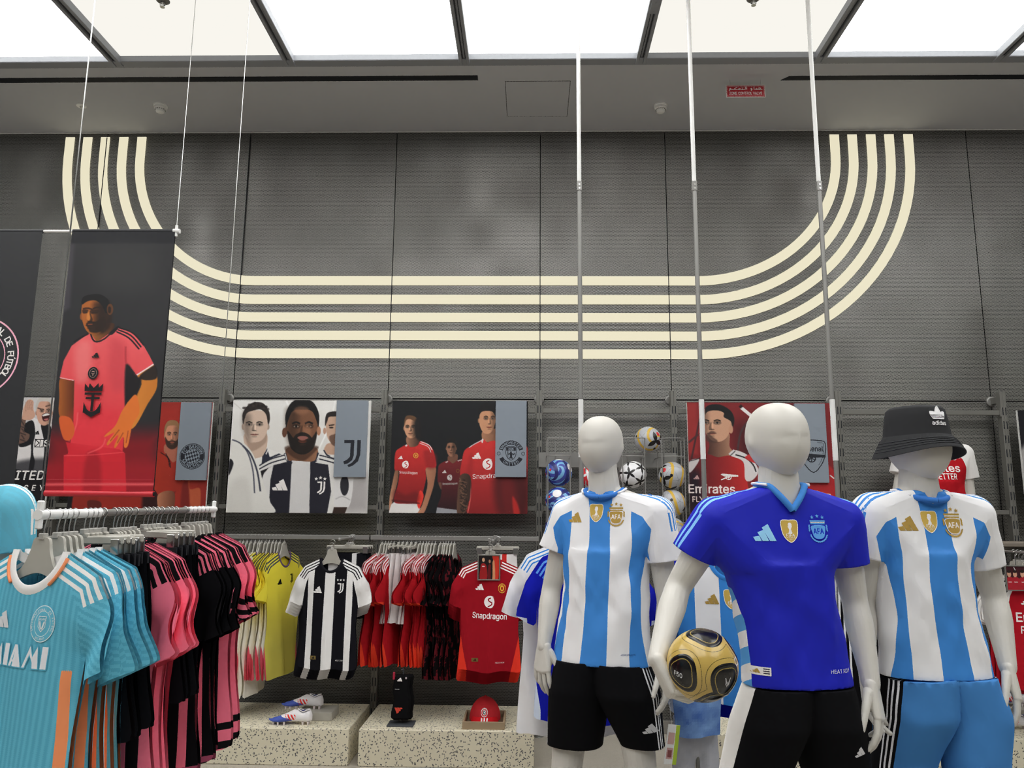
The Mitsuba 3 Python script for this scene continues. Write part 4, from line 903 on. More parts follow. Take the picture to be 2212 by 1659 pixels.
def round_crest(R, ink, paper):
    c = Art(); c.add(ell(0, 0, R, R), ink).add(ell(0, 0, R * .95, R * .95).difference(ell(0, 0, R * .92, R * .92)), paper).add(arc_text('FC BAYERN', R * .25, R * .75, 165, 15), paper).add(arc_text('MÜNCHEN', R * .25, R * .75, 200, 340, inward=True), paper)
    c.add(ell(0, 0, R * .58, R * .58), paper)
    loz = [affinity.translate(affinity.skew(Polygon([(-.1 * R, 0), (0, .14 * R), (.1 * R, 0), (0, -.14 * R)]), 0, 0), i * .2 * R + (j % 2) * .1 * R, j * .14 * R) for i in range(-4, 4) for j in range(-5, 6) if j % 2 == 0]
    c.add(affinity.rotate(unary_union(loz), 18, origin=(0, 0)).intersection(ell(0, 0, R * .54, R * .54)), ink); return c
C = Art(); C.put(round_crest(126 / 4.608 * U5, INK, srgb(132, 141, 152)), *xz(1914 / 4.608, 840 + 672 / 4.608))
poster('wall_poster', 'orange red poster with a bearded player and round crest plaque, half behind the hanging banner', [(166, 868), (458, 869), (445, 1104), (146, 1103)], P.grain(4), None, ((391, 869), (444, 1037.5)), C)

# --- black and white shirt poster at the far left
P = Print([(-180, 858), (117, 858), (98, 1102), (-206, 1100)], base=(196, 190, 190)).view(0, 840, 4.608)
P.poly([(-900, 60), (560, 60), (560, 300), (-900, 300)], (206, 202, 202), 40, 1, False).poly([(-950, 640), (200, 560), (520, 760), (520, 1250), (-950, 1250)], (16, 16, 20), 26, 1, False)
P.poly([(-900, 400), (100, 380), (180, 700), (-900, 800)], (90, 70, 64), 8, 1).poly([(150, 560), (280, 560), (280, 740), (160, 780)], (120, 80, 64), 3)
P.poly([(150, 800), (200, 440), (240, 340), (330, 290), (500, 350), (560, 400), (560, 820), (400, 860)], (226, 222, 222), 1.4, 1, False)
P.poly([(230, 360), (320, 320), (345, 470), (300, 560), (190, 580), (200, 460)], (22, 22, 26), 1.3).poly([(400, 350), (500, 380), (490, 560), (470, 820), (430, 830), (440, 560)], (24, 24, 28), 1.3).poly([(300, 470), (330, 480), (330, 640), (350, 730), (330, 830), (290, 830), (310, 640)], (26, 26, 30), 1.3)
P.poly([(150, 740), (480, 700), (480, 860), (150, 860)], (22, 22, 28), 14, .75)
P.poly([(190, 290), (250, 300), (235, 420), (290, 460), (270, 520), (200, 550), (165, 540), (180, 400)], (110, 84, 74), 1.4)
for i in range(10): P.line([(190 + (i * 17) % 50, 310 + i * 22), (215 + (i * 13) % 40, 330 + i * 22)], 12, (52, 42, 42), 2, .8)
P.poly([(215, 250), (220, 200), (262, 110), (318, 120), (322, 200), (340, 265), (300, 310), (215, 305)], (206, 160, 138), 1.4)
for x, y in ((245, 130), (265, 115), (285, 112), (305, 122)): P.line([(x, y), (x + 2, y + 95)], 5, (140, 98, 84), 1.2, .8)
face(P, 430, 235, 78, 130, (208, 160, 138), (196, 190, 184), lit=-1, turn=.12, shade=.62, hairline=.8)
P.poly([(408, 262), (450, 240), (484, 246), (480, 300), (450, 324), (420, 316)], (60, 20, 22), 1.3).poly([(414, 262), (450, 246), (480, 250), (476, 262), (420, 274)], (236, 232, 230), 1.0).poly([(425, 306), (470, 296), (455, 318)], (190, 110, 110), 1.5).line([(360, 190), (410, 205)], 12, (90, 66, 56)).line([(440, 175), (490, 160)], 12, (90, 66, 56))
D = Art(); L = lambda x, y: xz(x / 4.608, 840 + y / 4.608, PYF); k4 = U5 / 4.608
for s, x, y, h in (('U', 22, 860, 86), ('N', 100, 860, 86), ('I', 180, 860, 86), ('T', 250, 860, 86), ('E', 328, 860, 86), ('D', 410, 860, 86), ('J', 30, 985, 52), ('E', 105, 985, 52), ('R', 180, 985, 52), ('S', 260, 985, 52), ('E', 338, 985, 52), ('Y', 414, 985, 52)):
    D.add(text_at(s, h * k4, 0, 0, True, slant=8), WHT, *L(x, y))
q = L(368, 435); D.add(three_bars(58 * k4), srgb(24, 24, 28), *q)
q = L(392, 540); D.add(sbox(-46 * k4, -42 * k4, 46 * k4, 42 * k4), srgb(24, 24, 28), *q).add(sbox(-38 * k4, -33 * k4, 38 * k4, 33 * k4), WHT, *q).add(unary_union([LineString([(-34 * k4, 30 * k4), (0, 0), (-34 * k4, -30 * k4)]).buffer(4 * k4), sbox(4 * k4, -30 * k4, 10 * k4, 30 * k4)]), srgb(24, 24, 28), *q).add(text_at('SE', 60 * k4, 0, 0, True), WHT, q[0] + 96 * k4, q[1])
poster('wall_poster', 'poster of a shouting player in a striped shirt, between the two hanging banners', [(-180, 858), (117, 858), (98, 1102), (-206, 1100)], P.grain(4), D)

# --- red poster behind the blue shirted mannequin
P = Print([(1486, 869), (1797, 871), (1804, 1116), (1489, 1114)], base=(124, 32, 36)).view(1450, 820, 5.53)
P.poly([(200, 270), (320, 270), (320, 900), (200, 900)], (150, 42, 42), 12, 1, False).poly([(760, 560), (1480, 300), (1480, 1000), (800, 1000)], (64, 18, 24), 60, .9, False)
P.line([(400, 270), (330, 560), (240, 960)], 22, (70, 34, 38), 2).line([(210, 760), (330, 660)], 24, (74, 40, 44), 2).line([(790, 900), (840, 640), (960, 480), (1100, 440)], 24, (70, 48, 50), 2).line([(850, 335), (1020, 480)], 40, (226, 222, 222), 1.5).line([(835, 310), (860, 335)], 40, (44, 16, 20), 1.5)
P.poly([(470, 700), (690, 640), (700, 800), (740, 870), (700, 920), (560, 940), (440, 920), (460, 800)], (176, 130, 104), 1.3, grad=((-1, 0), (70, 42, 36)))
P.poly([(215, 1000), (330, 950), (440, 900), (560, 935), (700, 915), (850, 980), (900, 1200), (880, 1500), (400, 1560), (210, 1560)], (196, 42, 42), 1.3, grad=((-1, 0), (74, 16, 24)))
P.poly([(210, 1160), (330, 1140), (360, 1560), (210, 1560)], (26, 18, 34), 26, .9).poly([(215, 985), (330, 955), (300, 1030), (215, 1120)], (206, 198, 198), 2).line([(215, 985), (330, 950), (420, 910)], 9, (30, 24, 30))
P.poly([(700, 910), (760, 850), (900, 900), (1000, 1000), (1040, 1110), (960, 1210), (880, 1200), (860, 990)], (214, 208, 208), 1.3).line([(770, 905), (900, 950), (980, 1030), (1010, 1110)], 16, (30, 28, 34)).line([(705, 920), (770, 860)], 10, (30, 28, 34)).line([(690, 900), (755, 845)], 12, (216, 210, 210)).poly([(880, 940), (1000, 880), (1040, 930), (1020, 1010)], (190, 48, 50), 2)
P.poly([(1430, 1100), (1700, 1000), (1940, 1100), (1940, 1600), (1430, 1600)], (170, 36, 40), 4).line([(1440, 1150), (1600, 1090)], 12, (220, 214, 214)).line([(1890, 1150), (1940, 1190)], 14, (220, 214, 214))
face(P, 560, 540, 165, 205, (200, 152, 124), None, lit=1, turn=-.42, shade=.45)
P.poly([(390, 500), (415, 420), (420, 340), (480, 300), (600, 300), (720, 370), (765, 470), (745, 570), (720, 500), (640, 450), (640, 400), (560, 370), (440, 390)], (20, 18, 20), 1.3).el(722, 600, 26, 50, (196, 146, 118), 1.5).poly([(415, 690), (480, 620), (540, 640), (470, 660), (560, 740), (500, 762), (440, 740)], (70, 48, 42), 4, .75)
P.poly([(380, 560), (410, 520), (430, 560), (420, 600)], (150, 104, 84), 2)
D = Art(); L = lambda x, y: xz(1450 + x / 5.53, 820 + y / 5.53, PYF)
q = L(695, 1148); D.add(cannon(200 * k5), WHT, *q); q = L(1815, 1372); D.add(cannon(170 * k5), srgb(226, 200, 200), *q); q = L(300, 1165); D.add(three_bars(70 * k5), srgb(190, 150, 150), *q)
q = L(484, 1305); D.add(text_at('Emirates', 96 * k5, 0, 0, True, 530 * k5), srgb(240, 224, 222), *q); q = L(478, 1430); D.add(text_at('FLY BETTER', 60 * k5, 0, 0, True, 430 * k5), srgb(236, 214, 212), *q)
def shield_crest(W, ink):
    c = Art(); o = Polygon(spline([(-.5, .56), (-.25, .63), (0, .65), (.25, .63), (.5, .56), (.5, .15), (.36, -.26), (0, -.62), (-.36, -.26), (-.5, .15)], 4)); i = o.buffer(-.035)
    c.add(affinity.scale(o.difference(i), W, W, origin=(0, 0)), ink).add(affinity.scale(i.buffer(-.05).difference(i.buffer(-.065)).intersection(sbox(.2, -.6, .6, .62)), W, W, origin=(0, 0)), ink).add(text_at('Arsenal', .19 * W, 0, .3 * W, True, .82 * W), ink).add(cannon(.98 * W), ink, -.0 * W, .02 * W); return c
C = Art(); C.put(shield_crest(300 * k5, INK), *xz(1450 + 1690 / 5.53, 820 + 920 / 5.53))
poster('wall_poster', 'dark red poster with a looking-aside player, half hidden by the blue shirted mannequin', [(1486, 869), (1797, 871), (1804, 1116), (1489, 1114)], P.grain(4), D, ((1716, 871.5), (1792, 1043)), C)

# --- dark poster cut by the right edge
P = Print([(2203, 884), (2500, 890), (2520, 1130), (2216, 1124)], base=(20, 20, 26)).poly([(2200, 975), (2300, 960), (2320, 1130), (2200, 1130)], (150, 146, 146), 14)
poster('wall_poster', 'dark poster cut by the right edge of the picture', [(2203, 884), (2500, 890), (2520, 1130), (2216, 1124)], P)

# ------------------------------------------------------------------ hanging banners on a white rod
BY = 4.08
rodz, xe = at(300, 499.5, BY)[2], at(381, 498, BY)[0]
t = thing('banner_rod', 'thin white rod carrying the two hanging banners under a wire', 'rod')
part(t, 'tube', mikit.ply(tube([(-4.6, BY, rodz), (xe, BY, rodz)], 0.0085, 10), 'paint_white', 40))
part(t, 'end_clamp', mikit.ply(join(tube([(xe, BY, rodz - .032), (xe, BY, rodz + .034)], .0085, 10), tube([(xe - .016, BY, rodz), (xe + .02, BY, rodz)], .0135, 12)), 'paint_white', 40))
t = thing('suspension_wire', 'thin wire from the ceiling to the end of the banner rod', 'wire'); scene[t] = mikit.ply(tube([(xe, BY, rodz + .03), (xe, BY, SOF + .03)], .0022, 6), 'chrome')
P = Print([(158, 503), (377, 503), (335, 1072), (98, 1070)], base=(40, 40, 43)).view(0, 480, 4.608)
P.poly([(640, 90), (760, 90), (700, 900), (580, 1000)], (66, 62, 70), 12, .8, False).poly([(720, 90), (1760, 90), (1760, 230), (710, 230)], (18, 19, 26), 6, .9, False).poly([(1000, 300), (1500, 300), (1500, 700), (1000, 700)], (52, 52, 53), 70, .8)
P.view(0, 840, 4.608)
P.poly([(480, 500), (1600, 500), (1600, 1200), (430, 1200)], (128, 20, 30), 60, 1, False).poly([(430, 780), (1600, 780), (1600, 1200), (430, 1200)], (150, 22, 34), 40, 1, False)
P.view(0, 480, 4.608)
P.poly([(605, 1620), (740, 1640), (740, 1950), (745, 2080), (600, 2000), (595, 1800)], (168, 92, 38), 1.6, grad=((1, 0), (90, 40, 20)))
P.poly([(1380, 1590), (1540, 1490), (1575, 1700), (1480, 1880), (1330, 2120), (1200, 2000), (1330, 1850), (1420, 1680)], (196, 116, 42), 1.6, grad=((-1, 0), (226, 140, 58)))
P.poly([(905, 1080), (1120, 1060), (1140, 1110), (1060, 1190), (980, 1250), (930, 1230), (905, 1160)], (176, 104, 44), 1.5, grad=((1, 0), (60, 34, 20)))
P.poly([(598, 1615), (640, 1440), (720, 1290), (830, 1210), (905, 1160), (970, 1255), (1090, 1170), (1180, 1105), (1330, 1160), (1420, 1260), (1500, 1400), (1540, 1480), (1450, 1540), (1370, 1590), (1300, 1500), (1262, 1480), (1262, 1800), (1250, 2090), (1230, 2440), (660, 2440), (690, 2330), (735, 2120), (745, 1640), (690, 1640)], (232, 96, 100), 1.4, 1, False, ((0, 1), (222, 48, 58)))
P.poly([(760, 1300), (900, 1260), (900, 1600), (770, 1640)], (240, 126, 126), 22, .7).poly([(1100, 1250), (1260, 1300), (1250, 1700), (1120, 1700)], (206, 66, 76), 26, .7).line([(1260, 1300), (1265, 1480), (1310, 1560), (1365, 1590)], 18, (178, 50, 60), 4, .8).line([(905, 1165), (935, 1235), (980, 1252), (1050, 1220), (1110, 1165)], 16, (26, 18, 22)).poly([(1095, 1165), (1175, 1095), (1190, 1110), (1125, 1180)], (22, 18, 22), 1.3)
for a in ((1190, 1110, 1330, 1165, 1440, 1290), (1180, 1130, 1310, 1190, 1415, 1310), (1165, 1150, 1290, 1215, 1395, 1330)): P.line([a[0:2], a[2:4], a[4:6]], 15, (24, 18, 24))
P.line([(885, 1170), (800, 1215), (740, 1255)], 16, (24, 18, 24)).line([(1540, 1480), (1450, 1540), (1372, 1590)], 12, (244, 220, 222)).line([(600, 1612), (740, 1640)], 8, (240, 180, 184)).poly([(1262, 1490), (1370, 1600), (1420, 1640), (1330, 1900), (1262, 1960)], (26, 22, 26), 6, .95).poly([(1500, 1520), (1560, 1500), (1570, 1620), (1450, 1640), (1400, 1600)], (24, 22, 26), 3, .9)
face(P, 945, 985, 128, 190, (170, 94, 40), None, lit=-1, turn=-.36, shade=.2, eyes=False)
P.line([(830, 915), (880, 908), (930, 925)], 18, (48, 24, 14), 2, .9).line([(930, 915), (975, 900), (1030, 910)], 18, (40, 20, 12), 2, .9).line([(838, 948), (880, 952)], 9, (26, 14, 10), 1.5, .9).line([(920, 955), (980, 952)], 9, (26, 14, 10), 1.5, .9).poly([(880, 1060), (905, 1050), (960, 1052), (950, 1066), (900, 1068)], (30, 18, 14), 2, .8)
P.poly([(1010, 830), (1100, 850), (1120, 1000), (1090, 1120), (1010, 1160), (985, 1010)], (40, 24, 18), 10, .92).poly([(820, 870), (828, 800), (890, 770), (1000, 765), (1080, 820), (1100, 900), (1060, 960), (1020, 880), (960, 830), (880, 835)], (14, 13, 16), 1.6).el(1100, 920, 32, 58, (92, 54, 28), 2).el(1095, 925, 16, 36, (40, 24, 18), 2.5)
P.poly([(862, 1070), (900, 1040), (960, 1045), (1040, 1000), (1060, 1080), (1000, 1150), (910, 1155), (885, 1120)], (38, 24, 18), 3, .92).line([(880, 1075), (925, 1072)], 10, (130, 64, 40), 1.5).poly([(826, 925), (880, 925), (878, 955), (834, 962)], (50, 26, 14), 2.5, .85).poly([(905, 930), (985, 925), (980, 960), (912, 965)], (44, 24, 14), 3, .85).poly([(882, 940), (866, 1010), (884, 1030), (905, 1010)], (206, 130, 62), 2, .8)
P.view(0, 840, 4.608)
P.poly([(660, 590), (690, 700), (640, 720), (640, 1100), (1280, 1100), (1260, 700), (1200, 660)], (206, 34, 48), 2.0, .95, False).poly([(870, 720), (1000, 720), (1010, 1100), (840, 1100)], (160, 24, 36), 14, .8).line([(640, 720), (900, 716), (1250, 690)], 8, (240, 90, 96), 2, .7).poly([(760, 300), (1200, 300), (1180, 640), (760, 640)], (230, 52, 66), 40, .6)
P.line([(690, 580), (760, 440), (780, 300)], 12, (250, 120, 120), 4, .6).line([(1060, 560), (1020, 640), (880, 700)], 10, (250, 120, 120), 4, .6)
P.poly([(600, 340), (700, 350), (745, 440), (740, 520), (700, 570), (640, 560), (600, 440)], (212, 92, 44), 2)
P.poly([(1370, 130), (1400, 300), (1330, 430), (1290, 620), (1250, 640), (1240, 540), (1170, 640), (1150, 630), (1190, 520), (1090, 620), (1080, 590), (1150, 500), (1060, 540), (1060, 520), (1160, 430), (1220, 300), (1300, 180)], (224, 116, 48), 2)
for a in ((1200, 470, 1110, 580), (1240, 500, 1180, 600), (1290, 480, 1270, 600)): P.line([a[:2], a[2:]], 9, (150, 54, 34), 2, .8)
P.line([(470, 948), (1530, 955)], 4, (206, 90, 96), 1, .8).poly([(440, 985), (1560, 985), (1560, 1010), (440, 1010)], (228, 92, 96), 6, .9, False)
t = thing('hanging_banner', 'tall hanging fabric banner, black above and red below, of a player in a pink shirt', 'banner')
tl, tr, br, bl = at(158, 502, BY), at(377, 502, BY), at(335, 1070, BY), at(98, 1068, BY); bx0, bx1, bz1, bz0 = (tl[0] + bl[0]) / 2, (tr[0] + br[0]) / 2, tl[2], bl[2] + .018
def wave(s, q): return BY - .011 + .004 * np.sin(s * 5 + 1) * q + .003 * np.sin(q * 9) * s
part(t, 'print', P.shape('print_matt', lambda s, q: np.c_[bx0 + s * (bx1 - bx0), wave(s, q), bz1 - q * (bz1 - bz0)]))
part(t, 'rear_fabric', mikit.ply(bx(bx0, bx1, BY - .001, BY + .0005, bz0, bz1), plain('banner_back', srgb(36, 36, 38), .8)))
part(t, 'rod_sleeve', mikit.ply(tube([(bx0, BY, rodz), (bx1, BY, rodz)], .0115, 12), plain('sleeve_black', srgb(26, 27, 32), .6), 40))
part(t, 'bottom_roll', mikit.ply(tube([(bx0, BY - .002, bz0 - .012), (bx1, BY - .002, bz0 - .012)], .0165, 14), plain('roll_red', srgb(196, 40, 52), .45), 40))
part(t, 'roll_core', mikit.ply(tube([(bx1 - .001, BY - .002, bz0 - .012), (bx1 + .004, BY - .002, bz0 - .012)], .011, 14), 'black', 40))
D = Art(); kb = BY / FPX / 4.608 * 1.03; L = lambda x, y: (lambda p: (p[0], p[2]))(at(x / 4.608, 480 + y / 4.608, BY - .02)); K = srgb(24, 18, 22)
D.add(three_bars(76 * kb), K, *L(950, 1322)); q = L(926, 1502); D.add(ell(0, 0, 52 * kb, 62 * kb), K, *q).add(ell(0, 0, 36 * kb, 45 * kb).difference(ell(0, 0, 33 * kb, 42 * kb)), srgb(190, 150, 140), *q).add(unary_union([sbox(-14 * kb, 12 * kb, 14 * kb, 20 * kb), LineString([(-12 * kb, 0), (0, -14 * kb), (12 * kb, 0)]).buffer(3 * kb), sbox(-3 * kb, -30 * kb, 3 * kb, -10 * kb)]), srgb(190, 150, 140), *q)
q = L(920, 1780)                          # crowned anchor
crown = Polygon([(-88, 100), (-92, 176), (-52, 132), (-44, 178), (0, 130), (44, 178), (52, 132), (92, 176), (88, 100)])
anchor = unary_union([crown, sbox(-84, 62, 84, 84), sbox(-13, -100, 13, 80), Polygon([(-86, -10), (-86, -112), (0, -160), (86, -112), (86, -10), (56, -70), (40, -92), (13, -104), (-13, -104), (-40, -92), (-56, -70)]), sbox(-70, 20, 70, 40)])
D.add(affinity.scale(anchor, kb, kb, origin=(0, 0)), K, *q)
part(t, 'emblems', D.flat('print_matt', on_plane([0, BY - .019, 0], [1, 0, 0], [0, 0, 1], [0, -1, 0])))
t = thing('hanging_banner', 'black hanging fabric banner with a pink ringed round crest at the left edge', 'banner')
xr = at(98, 507, BY)[0] - .01
part(t, 'fabric', mikit.ply(bx(xr - .66, xr, BY - .012, BY - .010, bz0 - .02, bz1).subdivide().subdivide(), plain('banner_black', srgb(32, 33, 37), .6)))
part(t, 'rod_sleeve', mikit.ply(tube([(xr - .66, BY, rodz), (xr, BY, rodz)], .0115, 12), 'sleeve_black', 40))
part(t, 'bottom_roll', mikit.ply(tube([(xr - .66, BY - .002, bz0 - .03), (xr, BY - .002, bz0 - .03)], .0165, 14), 'banner_black', 40))
D = Art(); R = 88 * BY / FPX * 1.03; PNK = srgb(240, 176, 196)
D.add(ell(0, 0, R, R, 80).difference(ell(0, 0, R * .96, R * .96, 80)), PNK).add(ell(0, 0, R * .66, R * .66, 80).difference(ell(0, 0, R * .635, R * .635, 80)), PNK).add(arc_text('CLUB INTERNACIONAL DE FÚTBOL', R * .155, R * .8, 196, -40, bold=True), WHT).add(arc_text('MIAMI', R * .155, R * .8, 240, 290, inward=True), WHT)
D.add(Polygon(spline([(-.3 * R, .35 * R), (.3 * R, .35 * R), (.28 * R, -.2 * R), (0, -.45 * R), (-.28 * R, -.2 * R)], 3)), srgb(30, 30, 34)).add(unary_union([LineString([(-.22 * R, .2 * R), (-.05 * R, -.3 * R)]).buffer(.05 * R), LineString([(.22 * R, .2 * R), (.05 * R, -.3 * R)]).buffer(.05 * R)]), WHT)
p = at(-46, 770, BY - .013)
part(t, 'crest', D.flat('print_matt', on_plane([p[0], BY - .0125, p[2]], [1, 0, 0], [0, 0, 1], [0, -1, 0])))

# ------------------------------------------------------------------ mannequins: one continuous figure each, dressed in shaped garments
def sph(p, r, n=20):
    return m3.Manifold.sphere(float(r), n).translate([float(q) for q in p])
def bone(p0, r0, p1, r1, n=20): return m3.Manifold.batch_hull([sph(p0, r0, n), sph(p1, r1, n)])
def hull(*s): return m3.Manifold.batch_hull([sph(p, r) for p, r in s])
def to_m3(m):
    return m3.Manifold(m3.Mesh(vert_properties=np.asarray(m.vertices, np.float32), tri_verts=np.asarray(m.faces, np.uint32)))
def from_m3(man, edge=None, it=0, lamb=.5):
    if edge: man = man.refine_to_length(edge)
    q = man.to_mesh(); m = trimesh.Trimesh(np.array(q.vert_properties[:, :3]), np.array(q.tri_verts), process=True)
    if it: trimesh.smoothing.filter_taubin(m, lamb=lamb, nu=lamb + .03, iterations=it)
    return m
def loft(rings):
    """closed rings of equal length -> manifold"""
    n, k = len(rings[0]), len(rings); V = np.vstack(rings + [rings[0].mean(0)[None], rings[-1].mean(0)[None]]); F = []
    for i in range(k - 1):
        for j in range(n):
            a, b = i * n + j, i * n + (j + 1) % n; F += [[a, b, b + n], [a, b + n, a + n]]
    for j in range(n): F += [[k * n, (j + 1) % n, j], [k * n + 1, (k - 1) * n + j, (k - 1) * n + (j + 1) % n]]
    m = mesh(V, F)
    if m.volume < 0: m.invert()
    return to_m3(m)
def oval(c, a, b, yaw, n=40, e=2.3, tilt=0.0):
    """horizontal super-ellipse ring about c, half axes a (across) and b (deep), turned by yaw (radians)"""
    th = np.arange(n) * 2 * np.pi / n; x = np.sign(np.cos(th)) * np.abs(np.cos(th)) ** (2 / e) * a; y = np.sign(np.sin(th)) * np.abs(np.sin(th)) ** (2 / e) * b
    return np.stack([c[0] + x * math.cos(yaw) - y * math.sin(yaw), c[1] + x * math.sin(yaw) + y * math.cos(yaw), np.full(n, c[2]) + tilt * x], 1)
def px_ring(py, xl, xr, Y, yaw, k=.64, e=2.3, grow=0.0, dy=0.0, tilt=0.0):
    """the ring whose outline runs from xl to xr in the photograph at row py, at depth Y"""
    L, R = at(xl, py, Y), at(xr, py, Y); w = (R[0] - L[0]) / 2
    a = w / math.sqrt(math.cos(yaw) ** 2 + (k * math.sin(yaw)) ** 2) + grow
    c = (L + R) / 2; c[1] += dy
    return dict(c=c, a=a, b=a * k, yaw=yaw, e=e, tilt=tilt)
def ring_pts(r, n=40): return oval(r['c'], r['a'], r['b'], r['yaw'], n, r['e'], r['tilt'])
def ring_hull(*rs): return m3.Manifold.hull_points(np.vstack([ring_pts(r) for r in rs]).astype(np.float64))


def hand(wrist, u, n, side, curl=(18, 24, 14), spread=6, thumb=(35, 12), size=1.0, edge=.0042, thumb_out=.55):
    """a hand: palm, four unequal bent fingers and a thumb from the side of the palm. u: along the hand, n: out of its back, side: +1 if the thumb lies along n x u"""
    u = np.asarray(u, float); u /= np.linalg.norm(u); n = np.asarray(n, float); n -= u * (n @ u); n /= np.linalg.norm(n); w = np.cross(n, u) * side
    W = np.asarray(wrist, float); q = lambda x, y, z: W + size * (x * u + y * w + z * n)
    M = [m3.Manifold.batch_hull([sph(q(0, .012, 0), .019 * size), sph(q(0, -.012, 0), .018 * size), sph(q(.03, .02, 0), .016 * size), sph(q(.03, -.022, 0), .015 * size), sph(q(.086, .030, .002), .0115 * size), sph(q(.09, .008, .004), .0118 * size), sph(q(.088, -.014, .003), .0112 * size), sph(q(.08, -.033, 0), .0105 * size)])]
    M.append(hull((q(.02, .022, -.006), .017 * size), (q(.06, .026, -.008), .012 * size), (q(.03, .006, -.01), .014 * size)))
    for k, (y, x0, ls) in enumerate(((.030, .088, (.042, .026, .021)), (.008, .092, (.046, .030, .022)), (-.014, .089, (.043, .028, .021)), (-.034, .081, (.034, .021, .019)))):
        p = q(x0, y, .001); ang = 0.0; sp = math.radians(spread * (1.5 - k) / 1.5); r = [.0098, .0088, .0082, .007] if k < 3 else [.0088, .008, .0073, .0064]
        for s, (l, c) in enumerate(zip(ls, curl)):
            ang += math.radians(c * (1 + .12 * k)); d = math.cos(ang) * (math.cos(sp) * u + math.sin(sp) * w) - math.sin(ang) * n
            p2 = p + d * l * size; M.append(bone(p, r[s] * size, p2, r[s + 1] * size, 14)); p = p2
    p = q(.022, .028, -.008); a0 = thumb_out
    d = math.cos(a0) * u + math.sin(a0) * w - .25 * n; d /= np.linalg.norm(d)
    for l, r0, r1, c in ((.044, .0145, .0115, 0), (.034, .0115, .0102, thumb[0]), (.027, .0102, .0078, thumb[1])):
        d = d + math.tan(math.radians(c)) * (u * .5 - w * .55 - n * .3); d /= np.linalg.norm(d)
        p2 = p + d * l * size; M.append(bone(p, r0 * size, p2, r1 * size, 14)); p = p2
    man = m3.Manifold.batch_boolean(M, m3.OpType.Add)
    return from_m3(man, edge * size, 6)


def head_mesh(c, yaw, w=.084, h=.112, d=.104, pitch=0.0):
    """featureless egg head with faint brow, nose ridge and ears"""
    m = trimesh.creation.icosphere(5, 1.0); v = np.array(m.vertices); v = np.sign(v) * np.abs(v) ** .86; v /= np.max(np.abs(v), 0); x, y, z = v.T
    jaw = np.clip(-z, 0, 1); s = 1 - .27 * jaw ** 1.7
    X = x * w * s * (1 + .03 * np.clip(z, 0, 1)); Yd = y * d * (1 - .18 * jaw ** 1.6) - .018 * jaw; Z = z * h
    back = y > 0; Yd = np.where(back, Yd * (1 - .12 * jaw), Yd)
    g = lambda x0, z0, sx, sz: np.exp(-((x - x0) / sx) ** 2 - ((z - z0) / sz) ** 2)
    front = np.clip(-y, 0, 1)
    Yd -= front * (.003 * g(0, -.2, .16, .3) + .0016 * g(0, .12, .6, .12)); Yd += front * .0016 * (g(.38, .02, .2, .14) + g(-.38, .02, .2, .14))
    ear = np.exp(-((y - .12) / .16) ** 2 - ((z + .12) / .2) ** 2) * (np.abs(x) > .6); X += np.sign(x) * .0075 * ear
    V = np.stack([X, Yd, Z], 1); cp, sp = math.cos(pitch), math.sin(pitch); V = np.stack([V[:, 0], V[:, 1] * cp - V[:, 2] * sp, V[:, 1] * sp + V[:, 2] * cp], 1)
    cy, sy = math.cos(yaw), math.sin(yaw); V = np.stack([V[:, 0] * cy - V[:, 1] * sy, V[:, 0] * sy + V[:, 1] * cy, V[:, 2]], 1)
    return mesh(V + c, m.faces)


class Figure:
    """one mannequin; J: joints in world metres"""
    def __init__(self, key, yaw, J): self.key, self.yaw, self.J = key, yaw, J; self.ux = np.array([math.cos(yaw), math.sin(yaw), 0]); self.uf = np.array([math.sin(yaw), -math.cos(yaw), 0])
    def local(self, P):
        d = np.asarray(P) - self.J['neck']; return np.stack([d @ self.ux, d @ -self.uf, d[:, 2]], 1)      # x right, y back, z up from the neck base


def body(fig, hands, head, edge=.013):
    J = fig.J; M = []
    for s in 'LR':
        sh, el, wr = J['sh' + s], J['el' + s], J['wr' + s]
        M += [bone(sh, .056, el * .55 + sh * .45, .046), bone(el * .55 + sh * .45, .046, el, .038), bone(el, .038, el * .7 + wr * .3, .041), bone(el * .7 + wr * .3, .041, wr, .0255)]
        hp, kn, an = J['hip' + s], J['kn' + s], J['an' + s]
        M += [bone(hp, .076, kn * .5 + hp * .5, .066), bone(kn * .5 + hp * .5, .066, kn, .054), bone(kn, .056, kn * .65 + an * .35, .056), bone(kn * .65 + an * .35, .056, an, .036)]
        toe = an + fig.uf * .17 + np.array([0, 0, -.045]); M += [hull((an, .036), (an + fig.uf * -.03 + [0, 0, -.04], .03), (toe, .025)), bone(toe, .026, toe + fig.uf * .03, .02)]
    nk = J['neck']; pel = (J['hipL'] + J['hipR']) / 2 + np.array([0, 0, .07])
    ch = nk + (pel - nk) * .36
    M += [hull((J['shL'], .05), (J['shR'], .05), (ch + fig.ux * .05, .075), (ch - fig.ux * .05, .075), (nk, .045)), hull((ch + fig.ux * .05, .075), (ch - fig.ux * .05, .075), (pel + fig.ux * .04, .075), (pel - fig.ux * .04, .075)), hull((pel + fig.ux * .045, .075), (pel - fig.ux * .045, .075), (J['hipL'], .075), (J['hipR'], .075))]
    M += [bone(nk - [0, 0, .03], .068, J['skull'] * .5 + nk * .5, .056), bone(J['skull'] * .5 + nk * .5, .056, J['skull'] - [0, 0, .02], .058)]
    b = from_m3(m3.Manifold.batch_boolean(M, m3.OpType.Add), edge, 14)
    man = m3.Manifold.batch_boolean([to_m3(b), to_m3(head)] + [to_m3(h) for h in hands], m3.OpType.Add)
    return from_m3(man)


